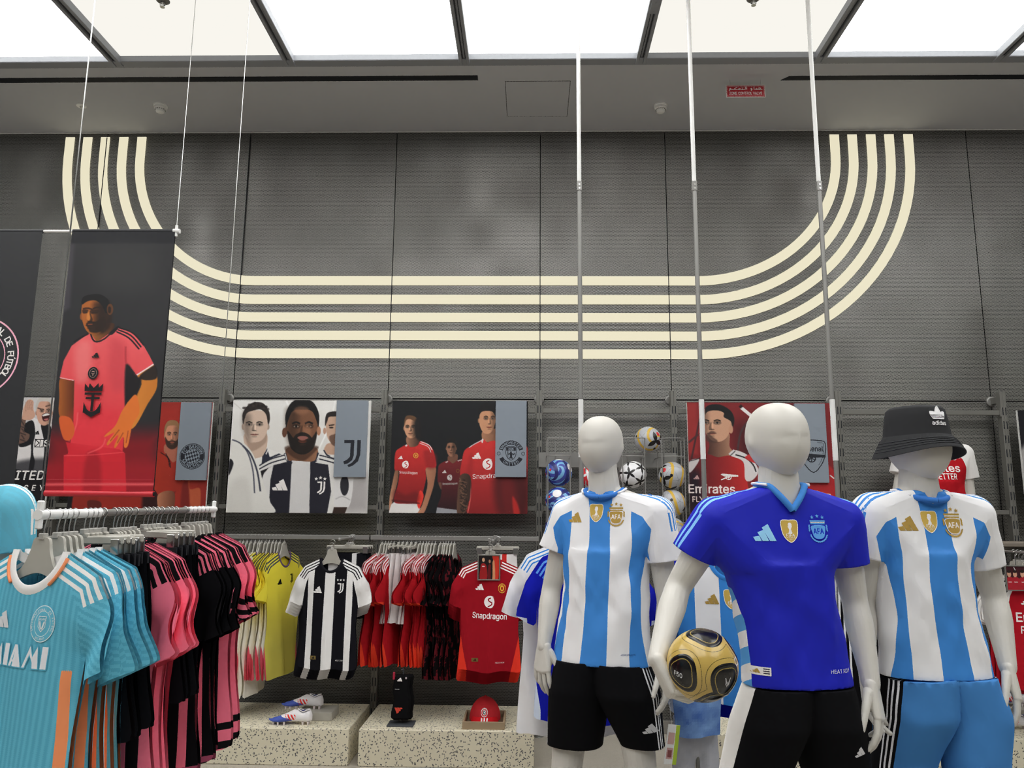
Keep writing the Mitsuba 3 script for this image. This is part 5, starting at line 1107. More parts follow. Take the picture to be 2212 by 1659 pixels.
def wrinkled(m, fig, amp=.004, seed=3, waist=None, sx=9.0, sz=4.5, keep=None):
    v = np.array(m.vertices); n = np.array(m.vertex_normals); L = fig.local(v)
    f = (meshkit.fbm(np.c_[L[:, 0] * sx, L[:, 1] * sx, L[:, 2] * sz], 3, seed) - .5) * 2
    g = (meshkit.noise(np.c_[(L[:, 0] + .35 * L[:, 2]) * 22, L[:, 1] * 10, (L[:, 2] - .5 * np.abs(L[:, 0])) * 9], seed + 5) - .5) * 2
    a = np.full(len(v), amp)
    if waist is not None: a = amp * (.45 + 1.4 * np.exp(-((L[:, 2] - waist) / .14) ** 2))
    if keep is not None: a = a * keep(L)
    m = mesh(v + n * (a * (f + .55 * g * np.abs(g)))[:, None], m.faces); return m


def tee(fig, rings, slv, neck_r, collar_z, grow=.012, edge=.0085, amp=.012, waist=-.36, vneck=None, it=45):
    """T-shirt solid over the figure: rings from chest to hem, sleeves: {'L': (end point, end radius), ...}"""
    J = fig.J; nk = J['neck']
    top = [ring_pts(rings[0])]
    M = [loft([ring_pts(r) for r in rings[::-1]])]
    low = dict(rings[0]); low['c'] = low['c'] - np.array([0, 0, .035]); low['a'] = low['a'] * .965; low['b'] = low['b'] * .965
    yoke = np.vstack([ring_pts(low)] + [np.array(sph(J['sh' + s], .062 + grow).to_mesh().vert_properties[:, :3]) for s in 'LR'] + [oval(nk + [0, 0, .012], .075, .062, fig.yaw)])
    M.append(m3.Manifold.hull_points(yoke.astype(np.float64)))
    for s in 'LR':
        e, r = slv[s]; sh = J['sh' + s]; d = e - sh; d /= np.linalg.norm(d)
        M.append(bone(sh, .064 + grow, e + d * .03, r))
    man = m3.Manifold.batch_boolean(M, m3.OpType.Add)
    m = from_m3(man, edge * 1.6, it)
    man = to_m3(wrinkled(m, fig, amp, waist=waist, seed=int(abs(nk[0]) * 50) + 3))
    core = loft([ring_pts(dict(r, a=r['a'] + .004, b=r['b'] + .004)) for r in rings[::-1]])
    for s in 'LR':                                                  # level cuff
        e, r = slv[s]; d = e - J['sh' + s]; d /= np.linalg.norm(d); d = d * .9 + np.array([0, 0, -.25]); d /= np.linalg.norm(d)
        u = np.cross(d, fig.uf); u /= np.linalg.norm(u); w = np.cross(d, u); th = np.arange(24) * np.pi / 12; q = (r + .035) * (np.cos(th)[:, None] * u + np.sin(th)[:, None] * w)
        man = man - (m3.Manifold.hull_points(np.vstack([e + q, e + q + d * .13]).astype(np.float64)) - core)
    zh = rings[-1]['c'][2] + .012
    man = man.trim_by_plane([0, 0, 1.0], float(zh)) if not rings[-1]['tilt'] else man.trim_by_plane([-rings[-1]['tilt'] * math.cos(fig.yaw), -rings[-1]['tilt'] * math.sin(fig.yaw), 1.0], float(np.dot([-rings[-1]['tilt'] * math.cos(fig.yaw), -rings[-1]['tilt'] * math.sin(fig.yaw), 1.0], rings[-1]['c'] + np.array([0, 0, .012])) / math.hypot(1, rings[-1]['tilt'])))
    hole = loft([oval(nk + np.array([0, 0, z]) + fig.uf * f, r, r * .86, fig.yaw, 40, 2.0) for z, r, f in ((-.065, neck_r * .8, .012), (-.02, neck_r, .008), (.09, neck_r * 1.15, 0))])
    man = man - hole
    if vneck:
        w, dz = vneck; V = trimesh.creation.extrude_polygon(Polygon([(-w, .02), (0, -dz), (w, .02), (w * .8, .1), (-w * .8, .1)]), .2, engine='earcut')
        q = V.vertices; V = mesh(nk + q[:, :1] * fig.ux + q[:, 1:2] * [0, 0, 1] + q[:, 2:] * fig.uf, V.faces)
        if V.volume < 0: V.invert()
        man = man - to_m3(V)
    q = man.refine_to_length(edge).to_mesh()
    return mesh(np.array(q.vert_properties[:, :3]), np.array(q.tri_verts))


def tee_attrs(fig, m, rings):
    """x, y, z from the neck; turn about the torso axis (0 in front, + to the right); height 0 at the hem, 1 at the chest ring"""
    v = np.asarray(m.vertices); L = fig.local(v)
    zs = np.array([r['c'][2] for r in rings])[::-1]; cs = np.array([r['c'] for r in rings])[::-1]; a_ = np.array([r['a'] for r in rings])[::-1]
    cx, cy, aa = np.interp(v[:, 2], zs, cs[:, 0]), np.interp(v[:, 2], zs, cs[:, 1]), np.interp(v[:, 2], zs, a_)
    d = v - np.c_[cx, cy, v[:, 2]]; x, y = d @ fig.ux / aa, d @ -fig.uf / aa / .64
    nk = fig.J['neck']; up = np.clip((v[:, 2] - zs[-1]) / (nk[2] - zs[-1]), 0, 1)
    phi = np.arctan2(x, -y)
    xf = np.arcsin(np.clip(L[:, 0] / .19, -1, 1)); phi = np.where(up > 0, phi * (1 - up) + np.where(y < .1, xf, np.sign(xf) * np.pi - xf) * up, phi)
    return np.c_[L, phi, (v[:, 2] - zs[0]) / (zs[-1] - zs[0])]
def poly_field(pts, ax=(0, 2)):
    p = np.asarray(pts, float); g = Polygon(p)
    def f(A):
        q = shapely.points(np.abs(A[:, ax[0]]), A[:, ax[1]]); return np.where(shapely.contains(g, q), 1, -1) * shapely.distance(g.boundary, q)
    return f
def ridge_angle(fig, slv):
    """along-sleeve length and turn about the line neck - shoulder - cuff (0 on top, + to the front), from neck-local points"""
    J = fig.J
    def f(A):
        best = None
        for s, sg in (('L', -1), ('R', 1)):
            P = fig.local(np.array([J['neck'] + fig.ux * sg * .06 + [0, 0, -.01], J['sh' + s] + [0, 0, -.005], slv[s][0]]))
            s0 = 0
            for p0, p1, out in ((P[0], P[1], np.array([0, 0, 1.0])), (P[1], P[2], np.array([sg * .9, 0, .45]))):
                d = p1 - p0; l = np.linalg.norm(d); d /= l; w = A[:, :3] - p0; t = np.clip(w @ d, 0, l); r = w - t[:, None] * d
                o = out - d * (out @ d); o /= np.linalg.norm(o); dist = np.linalg.norm(r, axis=1); ang = np.arctan2(-r[:, 1], r @ o)
                row = np.stack([dist, s0 + t, ang, np.full(len(A), l + s0)], 1)
                best = row if best is None else np.where((row[:, 0] < best[:, 0])[:, None], row, best); s0 += l
        return best[:, 1], best[:, 2]
    return f


def drape(art, fig, surf, centre, bsdf='cloth', scale=1.0, rot=0, tilt=0.0, lift=.0012, maxedge=.006, toward=None):
    """lays flat artwork on a garment's front; centre: neck-local x, z"""
    V, F, C = art.arrays(maxedge / scale)
    c, s = math.cos(math.radians(rot)), math.sin(math.radians(rot)); a, b = (V[:, 0] * c - V[:, 1] * s) * scale, (V[:, 0] * s + V[:, 1] * c) * scale
    X, Z = centre[0] + a, centre[1] + b
    o = fig.J['neck'] + X[:, None] * fig.ux + Z[:, None] * np.array([0, 0, 1.0]) + fig.uf * .6
    P = first_hit(surf, o, np.tile(-fig.uf, (len(o), 1)))
    return mikit.ply(mesh(P + fig.uf * (lift + V[:, 2:3]), F), bsdf, True, color=C)
_ray = {}
def first_hit(surf, o, d):
    ri = _ray.setdefault(id(surf), trimesh.ray.ray_pyembree.RayMeshIntersector(surf) if id(surf) not in _ray else None)
    loc, idx, _ = ri.intersects_location(o, d, multiple_hits=False)
    P = np.full((len(o), 3), np.nan); P[idx] = loc
    bad = np.isnan(P[:, 0])
    if bad.any():
        good = np.nonzero(~bad)[0]; from scipy.spatial import cKDTree
        k = good[cKDTree(o[good]).query(o[bad])[1]]; P[bad] = o[bad] + d[bad] * ((P[k] - o[k]) * d[k]).sum(1)[:, None]
    return P
def anchor(fig, surf, px, py):
    r = FWD + RGT * (px - CX) / FPX - UPV * (py - CY) / FPX; P = first_hit(surf, EYE[None], (r / np.linalg.norm(r))[None])[0]
    L = fig.local(P[None])[0]; return L[0], L[2]


# ---- emblems
GOLD, GOLD2, SKYB, ROY, LBL = srgb(172, 142, 74), srgb(196, 166, 84), srgb(58, 130, 206), srgb(22, 30, 176), srgb(126, 186, 240)
def champion_badge():
    a = Art(); o = Polygon(spline([(-.42, .5), (0, .54), (.42, .5), (.43, 0), (.3, -.34), (0, -.56), (-.3, -.34), (-.43, 0)], 5)); a.add(o, WHT).add(o.buffer(-.035), GOLD2)
    a.add(unary_union([ell(.02, .3, .1, .1), Polygon(spline([(-.1, .24), (.12, .24), (.06, .08), (.1, -.1), (-.08, -.1), (-.04, .06)], 4)), sbox(-.1, -.13, .1, -.09)]), WHT)
    a.add(text_at('FIFA', .13, 0, -.2, True, .44), WHT).add(text_at('WORLD CHAMPIONS', .045, 0, -.31, False, .5), WHT).add(text_at('2022', .07, 0, -.39, False, .22), WHT); return a
def afa_crest(ink, paper):
    a = Art(); sh = Polygon(spline([(-.36, .26), (.36, .26), (.36, -.1), (.26, -.36), (0, -.44), (-.26, -.36), (-.36, -.1)], 3))
    a.add(unary_union([sbox(-.4, .42, .4, .5), sbox(-.38, .3, .38, .36)]), ink).add(sbox(-.38, .37, .38, .41), WHT)
    lv = [ell(s * .44 * math.cos(q) , -.1 + .44 * math.sin(q), .075, .035, 12, math.degrees(q) + 90 - 25) for s in (1,) for q in np.radians(np.arange(-160, -15, 14))] + [ell(s * .46, y, .04, .075, 12, s * 20) for s in (-1, 1) for y in (.02, .12, .22)]
    a.add(unary_union(lv), ink).add(sh, paper).add(sh.buffer(-.03), ink).add(text_at('AFA', .25, 0, -.03, True, .56), paper)
    a.add(unary_union([star(x, y, .11) for x, y in ((-.27, .64), (0, .7), (.27, .64))]), ink); return a
def bars_art(w, col): return Art().add(three_bars(w), col)
def garment_emblems(t, fig, surf, spots, bsdf='cloth'):
    for nm, art, px, py, sc, rot in spots: part(t, nm, drape(art, fig, surf, anchor(fig, surf, px, py), bsdf, sc, rot))


RAGLAN = [(.06, .2), (.062, -.03), (.115, -.062), (.165, -.085), (.196, -.13), (.188, -.17), (.176, -.21), (.19, -.3), (.25, -.6), (.8, -.6), (.8, .2)]
def argentine_tee(t, fig, rings, slv, neck_r, wide=(.27, .74), **k):
    m = tee(fig, rings, slv, neck_r, 0, **k); A = tee_attrs(fig, m, rings); sl = poly_field(RAGLAN); ra = ridge_angle(fig, slv)
    w0, w1 = wide
    side = lambda B: np.abs(B[:, 3]) - (1.02 + .9 * np.abs(B[:, 4] - .5) ** 1.6 + np.clip(B[:, 4] - .98, 0, 1) * 30)
    lim = {s: float(np.linalg.norm(slv[s][0] - fig.J['sh' + s]) + np.linalg.norm(fig.J['sh' + s] - fig.J['neck']) - .10) for s in 'LR'}; lm = min(lim.values())
    edges = (.05, .17, .31, .43, .57, .69)
    def colour(B):
        ph = np.abs(B[:, 3]); c = np.where(((ph < w0) | (ph > w1))[:, None], SKYB, srgb(228, 228, 230))
        c = np.where((side(B) > 0)[:, None], srgb(226, 226, 228), c)
        S = sl(B) > 0; c = np.where(S[:, None], srgb(230, 230, 232), c)
        s, a = ra(B); k = np.zeros(len(B), bool)
        for e0, e1 in ((.05, .17), (.31, .43), (.57, .69)): k |= (a > e0) & (a < e1)
        return np.where((S & k & (s < lm) & (B[:, 2] > -.22))[:, None], SKYB, c)
    F = [lambda B: np.abs(B[:, 3]) - w0, lambda B: np.abs(B[:, 3]) - w1, side, sl, lambda B: ra(B)[0] - lm] + [(lambda B, e=e: np.where(B[:, 2] > -.3, ra(B)[1] - e, 1.0)) for e in edges]
    k_ = part(t, 'shirt', painted(np.array(m.vertices), np.array(m.faces), A, F, colour, 'satin_cloth'), 'white and light blue striped football shirt')
    return m, k_
def collar(t, fig, r, col, z0=.0, stripe=None, vneck=None, wide=.0095, par=None):
    th = np.linspace(0, 2 * np.pi, 61); P = []
    for a in th:
        f = max(0.0, math.cos(a)); z = z0 + .018 - .03 * f
        if vneck: z = z0 + .02 - vneck[1] * max(0, 1 - abs(math.sin(a) * r / vneck[0])) * (1 if math.cos(a) > 0 else 0) - .01 * f
        P.append(fig.J['neck'] + fig.ux * math.sin(a) * r * 1.06 + fig.uf * (math.cos(a) * r * .95 + .008 + .010 * f) + np.array([0, 0, z]))
    P = np.array(P); n = 10; rad = wide
    q = tube(P, rad, n, False); v = np.array(q.vertices)
    part(par or t, 'collar', mikit.ply(mesh(v, q.faces), col, True))
    if stripe:
        for s in (1, -1):
            ii = [i for i, a in enumerate(th) if .9 < (a if s > 0 else 2 * np.pi - a) < 2.3]
            Q = P[ii] + (P[ii] - fig.J['neck']) * [.16, .16, 0] + [0, 0, .004]
            part(par or t, 'collar_stripe', mikit.ply(tube(Q, .0042, 6), stripe, True))
plain('collar_sky', SKYB, .8); plain('collar_white', srgb(232, 232, 234), .8); plain('collar_navy', srgb(46, 112, 194), .8); plain('collar_royal', ROY, .7); plain('glass_base', srgb(200, 204, 204), .1)


def leg_solid(rs): return m3.Manifold.batch_boolean([ring_hull(a, b) for a, b in zip(rs[:-1], rs[1:])], m3.OpType.Add)
def bottoms(fig, left, right, edge=.011, it=10, amp=.004, seed=9, hems=True, sx=10.0):
    man = leg_solid(left) + leg_solid(right); m = from_m3(man, edge, it); m = wrinkled(m, fig, amp, seed=seed, sx=sx, sz=3.0); man = to_m3(m)
    if hems:
        for s, rs in (('L', left), ('R', right)):
            r = rs[-1]; z = r['c'][2] + .012
            cut = m3.Manifold.cube([r['a'] * 2.6, r['a'] * 3, .3], True).translate([float(r['c'][0]), float(r['c'][1]), float(z - .15)])
            man = man - cut
    q = man.refine_to_length(edge).to_mesh(); return mesh(np.array(q.vert_properties[:, :3]), np.array(q.tri_verts))
def leg_turn(v, fig, left, right):
    """for each point: turn about its own leg's axis (0 in front, + outwards) and height"""
    out = np.zeros(len(v)); mid = (left[0]['c'] + right[0]['c']) / 2; isR = np.array([(p - mid) @ fig.ux for p in v]) > 0
    for rs, m, sg in ((left, ~isR, -1), (right, isR, 1)):
        z = np.array([r['c'][2] for r in rs])[::-1]; c = np.array([r['c'] for r in rs])[::-1]
        d = v[m] - np.c_[np.interp(v[m][:, 2], z, c[:, 0]), np.interp(v[m][:, 2], z, c[:, 1]), v[m][:, 2]]; out[m] = np.arctan2(d @ fig.ux * sg, d @ fig.uf)
    return out, isR


def A3(px, py, Y): return at(px, py, Y)

# ======== first mannequin: white and sky striped shirt, black shorts
t1 = thing('mannequin', 'hatless grey mannequin in a white and light blue striped shirt and black shorts', 'mannequin')
Y = 3.06; yaw1 = math.radians(-22)
J = dict(neck=A3(1307, 1068, Y), skull=A3(1298, 965, Y - .01), shL=A3(1232, 1112, Y + .07), shR=A3(1416, 1110, Y - .07), elL=A3(1191, 1272, Y + .10), wrL=A3(1175, 1395, Y + .02), elR=A3(1441, 1300, Y - .06), wrR=A3(1434, 1428, Y - .1),
         hipL=A3(1243, 1468, Y + .04), hipR=A3(1358, 1468, Y - .04), knL=A3(1221, 1690, Y + .02), knR=A3(1389, 1690, Y - .05), anL=None, anR=None)
for s, dx in (('L', -.01), ('R', .03)): q = J['kn' + s]; J['an' + s] = np.array([q[0] + dx, q[1] + .05, .08])
f1 = Figure(t1, yaw1, J)
hd = head_mesh(A3(1298, 962, Y - .01), math.radians(-24), .0835, .115, .104)
hL = hand(J['wrL'], [-.06, -.12, -1], [-.75, -.75, .1], 1, curl=(10, 18, 12), thumb=(10, 6)); hR = hand(J['wrR'], [.08, -.15, -1], [.9, -.35, .1], -1, curl=(12, 20, 12), thumb=(10, 6))
part(t1, 'figure', mikit.ply(body(f1, [hL, hR], hd), 'mannequin_skin', True), 'smooth light grey faceless mannequin body')
part(t1, 'base_plate', mikit.ply(lathe([(0, .012), (.19, .012), (.195, .006), (.195, 0), (0, 0)], 40).apply_translation([*((J['anL'] + J['anR']) / 2)[:2], 0]), 'glass_base', 30))
rings = [px_ring(1185, 1222, 1398, Y, yaw1, .66), px_ring(1250, 1219, 1397, Y, yaw1, .66), px_ring(1320, 1211, 1399, Y, yaw1, .64), px_ring(1380, 1203, 1402, Y, yaw1, .62), px_ring(1436, 1196, 1405, Y, yaw1, .62)]
slv = {'L': (A3(1200, 1188, Y + .085), .064), 'R': (A3(1436, 1212, Y - .075), .066)}
m1s, s1 = argentine_tee(t1, f1, rings, slv, .067)
collar(t1, f1, .070, 'collar_navy', stripe='collar_white', par=s1)
em = [('bar_mark', bars_art(.056, GOLD), 1243, 1117, 1, 0), ('champion_badge', champion_badge(), 1288, 1108, .062, 0), ('crest', afa_crest(GOLD, WHT), 1331, 1115, .066, 0)]
garment_emblems(s1, f1, m1s, em)
part(s1, 'small_print', drape(Art().add(text_at('AEROREADY', .006, 0, 0, False), srgb(30, 60, 120)), f1, m1s, anchor(f1, m1s, 1357, 1415)))
w_ = px_ring(1425, 1203, 1398, Y, yaw1, .7)
half = lambda r, sg, fr=.53: dict(r, c=r['c'] + np.array([math.cos(r['yaw']), math.sin(r['yaw']), 0]) * sg * r['a'] * (1 - fr), a=r['a'] * fr)
lL = [half(w_, -1, .62), dict(half(px_ring(1490, 1190, 1412, Y, yaw1, .68), -1, .56)), px_ring(1612, 1183, 1300, Y + .03, yaw1, .95)]
lR = [half(w_, 1, .62), dict(half(px_ring(1490, 1190, 1420, Y, yaw1, .68), 1, .56)), px_ring(1616, 1346, 1436, Y - .05, yaw1, .95)]
mb = bottoms(f1, lL, lR)
v = np.array(mb.vertices); tu, isR = leg_turn(v, f1, lL, lR); A = np.c_[v, tu, isR]
st = (1.02, 1.1, 1.2, 1.28, 1.38, 1.46)
BLKF = srgb(10, 10, 13)
def stripes3(B): return ((B[:, 3] > st[0]) & (B[:, 3] < st[1])) | ((B[:, 3] > st[2]) & (B[:, 3] < st[3])) | ((B[:, 3] > st[4]) & (B[:, 3] < st[5]))
sh1 = part(t1, 'shorts', painted(v, np.array(mb.faces), A, [(lambda B, e=e: np.where(np.abs(B[:, 3]) < 2.6, B[:, 3] - e, 1.0)) for e in st], lambda B: np.where(stripes3(B)[:, None], srgb(220, 220, 222), BLKF), 'cloth'), 'black shorts with thin white side stripes')
part(sh1, 'bar_mark', drape(bars_art(.048, srgb(196, 196, 198)), f1, mb, anchor(f1, mb, 1403, 1574), rot=4))

# ======== second mannequin: royal blue shirt, ball under the arm
t2 = thing('mannequin', 'faceless grey mannequin in a royal blue shirt holding a golden ball against its side', 'mannequin')
Y = 2.40; yaw2 = math.radians(9)
J = dict(neck=A3(1682, 1062, Y), skull=A3(1678, 952, Y - .01), shL=A3(1548, 1126, Y - .03), shR=A3(1812, 1128, Y + .03), elL=A3(1464, 1270, Y + .01), wrL=A3(1419, 1424, Y - .17), elR=A3(1846, 1298, Y + .07), wrR=A3(1882, 1478, Y - .02),
         hipL=A3(1660, 1535, Y - .01), hipR=A3(1790, 1535, Y + .02), knL=A3(1615, 1900, Y - .04), knR=A3(1840, 1900, Y), anL=None, anR=None)
for s, dx in (('L', -.03), ('R', .03)): q = J['kn' + s]; J['an' + s] = np.array([q[0] + dx, q[1] + .05, .08])
f2 = Figure(t2, yaw2, J)
hd = head_mesh(A3(1678, 951, Y - .01), math.radians(16), .0835, .115, .106)
RG = .095; pb = A3(1517, 1437, 2.20)
hL = hand(J['wrL'], [.42, -.12, -1], [-.95, -.1, -.3], -1, curl=(44, 34, 18), spread=3, thumb=(26, 16), size=1.06, thumb_out=.5)
hR = hand(J['wrR'], [.10, -.2, -1], [.85, -.55, .1], -1, curl=(14, 20, 14), thumb=(12, 8), size=1.02)
part(t2, 'figure', mikit.ply(body(f2, [hL, hR], hd), 'mannequin_skin', True), 'smooth light grey faceless mannequin body')
part(t2, 'base_plate', mikit.ply(lathe([(0, .012), (.19, .012), (.195, .006), (.195, 0), (0, 0)], 40).apply_translation([*((J['anL'] + J['anR']) / 2)[:2], 0]), 'glass_base', 30))
rings = [px_ring(1212, 1553, 1799, Y, yaw2, .66), px_ring(1290, 1580, 1802, Y, yaw2, .66), px_ring(1350, 1590, 1812, Y, yaw2, .65), px_ring(1420, 1598, 1828, Y, yaw2, .64), px_ring(1484, 1604, 1843, Y, yaw2, .64)]
slv = {'L': (A3(1498, 1196, Y - .0), .0685), 'R': (A3(1830, 1218, Y + .045), .064)}
m2s = tee(f2, rings, slv, .066, 0, vneck=(.052, .062), amp=.010); A = tee_attrs(f2, m2s, rings); sl2 = poly_field(RAGLAN); ra2 = ridge_angle(f2, slv)
pan = lambda B: np.abs(B[:, 3]) - (1.22 + 1.5 * np.clip(B[:, 4] - .55, 0, 1) + np.where(B[:, 3] > 0, .1, 0)) - np.clip(B[:, 4] - .78, 0, 1) * 20
band = lambda B: np.sin((B[:, 2] - .12 * np.sign(B[:, 3]) * B[:, 1] + .25 * B[:, 1]) * 2 * np.pi / .092)
e2 = (.10, .24, .38, .52)
def col2(B):
    c = np.tile(ROY, (len(B), 1)); p = pan(B) > 0; c = np.where(p[:, None], np.where((band(B) > 0)[:, None], srgb(226, 226, 230), srgb(84, 154, 218)), c)
    s, a = ra2(B); k = ((a > e2[0]) & (a < e2[1])) | ((a > e2[2]) & (a < e2[3])); return np.where((k & (sl2(B) > 0) & (s < .29) & (B[:, 2] > -.25))[:, None], LBL, c)
s2 = part(t2, 'shirt', painted(np.array(m2s.vertices), np.array(m2s.faces), A, [pan, lambda B: np.where(pan(B) > -.02, band(B), 1.0), sl2, lambda B: ra2(B)[0] - .29] + [(lambda B, e=e: np.where(B[:, 2] > -.3, ra2(B)[1] - e, 1.0)) for e in e2], col2, 'satin_cloth'), 'royal blue football shirt with light blue shoulder stripes')
collar(t2, f2, .067, 'collar_sky', stripe='collar_white', vneck=(.052, .066), wide=.0095, par=s2)
garment_emblems(s2, f2, m2s, [('bar_mark', bars_art(.07, srgb(150, 206, 244)), 1650, 1150, 1, 0), ('champion_badge', champion_badge(), 1706, 1147, .06, 0), ('crest', afa_crest(srgb(96, 160, 230), ROY), 1767, 1146, .060, 0)])
lab = Art().add(sbox(-.024, -.0115, .024, .0115), srgb(228, 226, 224)).add(three_bars(.018), GOLD, -.009, 0).add(unary_union([sbox(.006, y, .02, y + .003) for y in (-.007, -.001, .005)]), srgb(60, 60, 70))
part(s2, 'hem_label', drape(lab, f2, m2s, anchor(f2, m2s, 1642, 1449)), 'small white hem label')
part(s2, 'small_print', drape(Art().add(text_at('HEAT.RDY', .0105, 0, 0, False), srgb(220, 224, 235)), f2, m2s, anchor(f2, m2s, 1818, 1450)))
w_ = px_ring(1478, 1608, 1838, Y, yaw2, .7)
lL = [half(w_, -1, .62), half(px_ring(1560, 1580, 1862, Y, yaw2, .68), -1, .56), px_ring(1700, 1548, 1690, Y - .02, yaw2, .9), px_ring(1760, 1540, 1700, Y - .02, yaw2, .9)]
lR = [half(w_, 1, .62), half(px_ring(1560, 1580, 1862, Y, yaw2, .68), 1, .56), px_ring(1700, 1746, 1884, Y + .02, yaw2, .9), px_ring(1760, 1758, 1890, Y + .02, yaw2, .9)]
mb = bottoms(f2, lL, lR, seed=4); v = np.array(mb.vertices); tu, isR = leg_turn(v, f2, lL, lR)
sidew = lambda B: B[:, 3] - 1.12 - .25 * (B[:, 2] < -5)
def col2s(B): return np.where((((B[:, 3] > 1.12) & (B[:, 3] < 2.3)))[:, None], srgb(222, 220, 216), BLKF)
sh2 = part(t2, 'shorts', painted(v, np.array(mb.faces), np.c_[v, tu, isR], [lambda B: np.where(np.abs(B[:, 3]) < 2.8, B[:, 3] - 1.12, 1.0), lambda B: np.where(np.abs(B[:, 3]) < 2.8, B[:, 3] - 2.3, 1.0)], col2s, 'cloth'), 'black shorts with white side panels')
part(sh2, 'bar_mark', drape(bars_art(.036, srgb(206, 206, 208)), f2, mb, anchor(f2, mb, 1857, 1624), rot=14))

# the golden ball
t = thing('football', 'golden football with glossy black panels held by the blue shirted mannequin', 'ball')
GB = srgb(186, 158, 84)
pan_d = [np.array(d, float) / np.linalg.norm(d) for d in ((.52, -.85, -.28), (-.72, -.62, -.10), (.05, -.33, .95), (.9, .1, .45), (-.3, .6, -.7), (-.5, .75, .42), (.2, -.45, -1.0), (.75, .6, -.3))]
def tri_cap(A, d, r, k=.07):
    B = A[:, :3] / np.linalg.norm(A[:, :3], axis=1, keepdims=True); th, ph = polar(B, d); return r * (1 - k * np.cos(3 * ph + .6)) - th
def gold_f(r): return lambda A: np.max([tri_cap(A, d, r) for d in pan_d], axis=0)
m = trimesh.creation.icosphere(6, 1.0); V = np.array(m.vertices); q = gold_f(.53)(V); rr = 1 + .012 * np.clip(1 - np.abs(q - .05) / .05, 0, 1) - .006 * (q > .12)
Vw = V * rr[:, None] * RG + pb
def gcol(A):
    q = gold_f(.53)(A); c = np.tile(GB, (len(A), 1)); c = np.where((np.abs(q + .13) < .008)[:, None], srgb(96, 82, 40), c)
    c = np.where((q > 0)[:, None], srgb(14, 14, 16), c); return np.where(((q > .125) & (q < .15))[:, None], srgb(150, 128, 66), c)
vcol('ball_gloss', .18, .6)
part(t, 'skin', painted(Vw, np.array(m.faces), V, [gold_f(.53), gold_f(.405), gold_f(.38), lambda A: np.abs(gold_f(.53)(A) + .13) - .008], gcol, 'ball_gloss'))
mk = Art().add(unary_union([Polygon([(-.42, .4), (-.3, .42), (-.12, -.05), (-.12, -.5), (-.26, -.3), (-.3, .1)]), Polygon([(.42, .4), (.3, .42), (.12, -.05), (.12, -.5), (.26, -.3), (.3, .1)]), Polygon([(-.06, .0), (.06, .0), (.05, -.55), (0, -.65), (-.05, -.55)])]), srgb(206, 206, 208))
def on_ball(art, d, s, rot=0, up=(0, 0, 1)):
    V, F, C = art.arrays(.3); d = np.asarray(d, float) / np.linalg.norm(d); x = np.cross(d, up) * -1; x /= np.linalg.norm(x); y = np.cross(d, x); y = y if y @ np.array(up) > 0 else -y
    x = x if x[0] > 0 else -x; c, sn = math.cos(math.radians(rot)), math.sin(math.radians(rot)); a, b = V[:, 0] * c - V[:, 1] * sn, V[:, 0] * sn + V[:, 1] * c
    P = d + s * (a[:, None] * x + b[:, None] * y); P /= np.linalg.norm(P, axis=1, keepdims=True); return mikit.ply(mesh(pb + P * (RG * 1.0 + .0008), F), 'print_matt', True, color=C)
part(t, 'monogram', on_ball(mk, pan_d[0], .26)); part(t, 'lettering', on_ball(Art().add(text_at('F50', .2, 0, 0, True), srgb(206, 206, 208)), (-.80, -.58, -.14), .62, -12))
part(t, 'sticker', on_ball(Art().add(sbox(-.09, -.12, .09, .12), srgb(226, 224, 220)).add(unary_union([sbox(-.05, y, .05, y + .02) for y in (-.08, -.03, .02, .07)]), srgb(120, 120, 120)), (.82, -.5, .2), 1.0, 20))

# ======== third mannequin: striped shirt, black bucket hat, blue track pants
t3 = thing('mannequin', 'faceless grey mannequin in a striped shirt, black bucket hat and light blue track pants', 'mannequin')
Y = 2.56; yaw3 = math.radians(9)
J = dict(neck=A3(1984, 1070, Y), skull=A3(1980, 968, Y - .01), shL=A3(1889, 1114, Y - .02), shR=A3(2096, 1116, Y + .03), elL=A3(1862, 1300, Y + .02), wrL=A3(1872, 1450, Y - .02), elR=A3(2147, 1288, Y + .08), wrR=A3(2177, 1442, Y - .02),
         hipL=A3(1975, 1525, Y - .03), hipR=A3(2092, 1525, Y + .03), knL=A3(1950, 1800, Y + .0), knR=A3(2120, 1800, Y - .05), anL=None, anR=None)
for s, dx in (('L', -.03), ('R', .03)): q = J['kn' + s]; J['an' + s] = np.array([q[0] + dx, q[1] + .05, .08])
f3 = Figure(t3, yaw3, J)
hc = A3(1981, 962, Y - .01)
hd = head_mesh(hc, math.radians(14), .0845, .116, .106)
hL = hand(J['wrL'], [.06, -.1, -1], [-.6, .7, .1], 1, curl=(14, 20, 14), thumb=(12, 8)); hR = hand(J['wrR'], [.10, -.2, -1], [.85, -.55, .1], -1, curl=(14, 20, 14), thumb=(12, 8), size=1.0)
part(t3, 'figure', mikit.ply(body(f3, [hL, hR], hd), 'mannequin_skin', True), 'smooth light grey faceless mannequin body')
part(t3, 'base_plate', mikit.ply(lathe([(0, .012), (.19, .012), (.195, .006), (.195, 0), (0, 0)], 40).apply_translation([*((J['anL'] + J['anR']) / 2)[:2], 0]), 'glass_base', 30))
rings = [px_ring(1190, 1887, 2096, Y, yaw3, .66), px_ring(1250, 1889, 2098, Y, yaw3, .66), px_ring(1330, 1896, 2112, Y, yaw3, .64), px_ring(1400, 1898, 2132, Y, yaw3, .62), px_ring(1464, 1897, 2146, Y, yaw3, .62)]
slv = {'L': (A3(1868, 1206, Y - .02), .060), 'R': (A3(2124, 1220, Y + .06), .062)}
m3s, s3 = argentine_tee(t3, f3, rings, slv, .067, wide=(.29, .80))
collar(t3, f3, .071, 'collar_navy', z0=-.006, stripe='collar_white', par=s3)
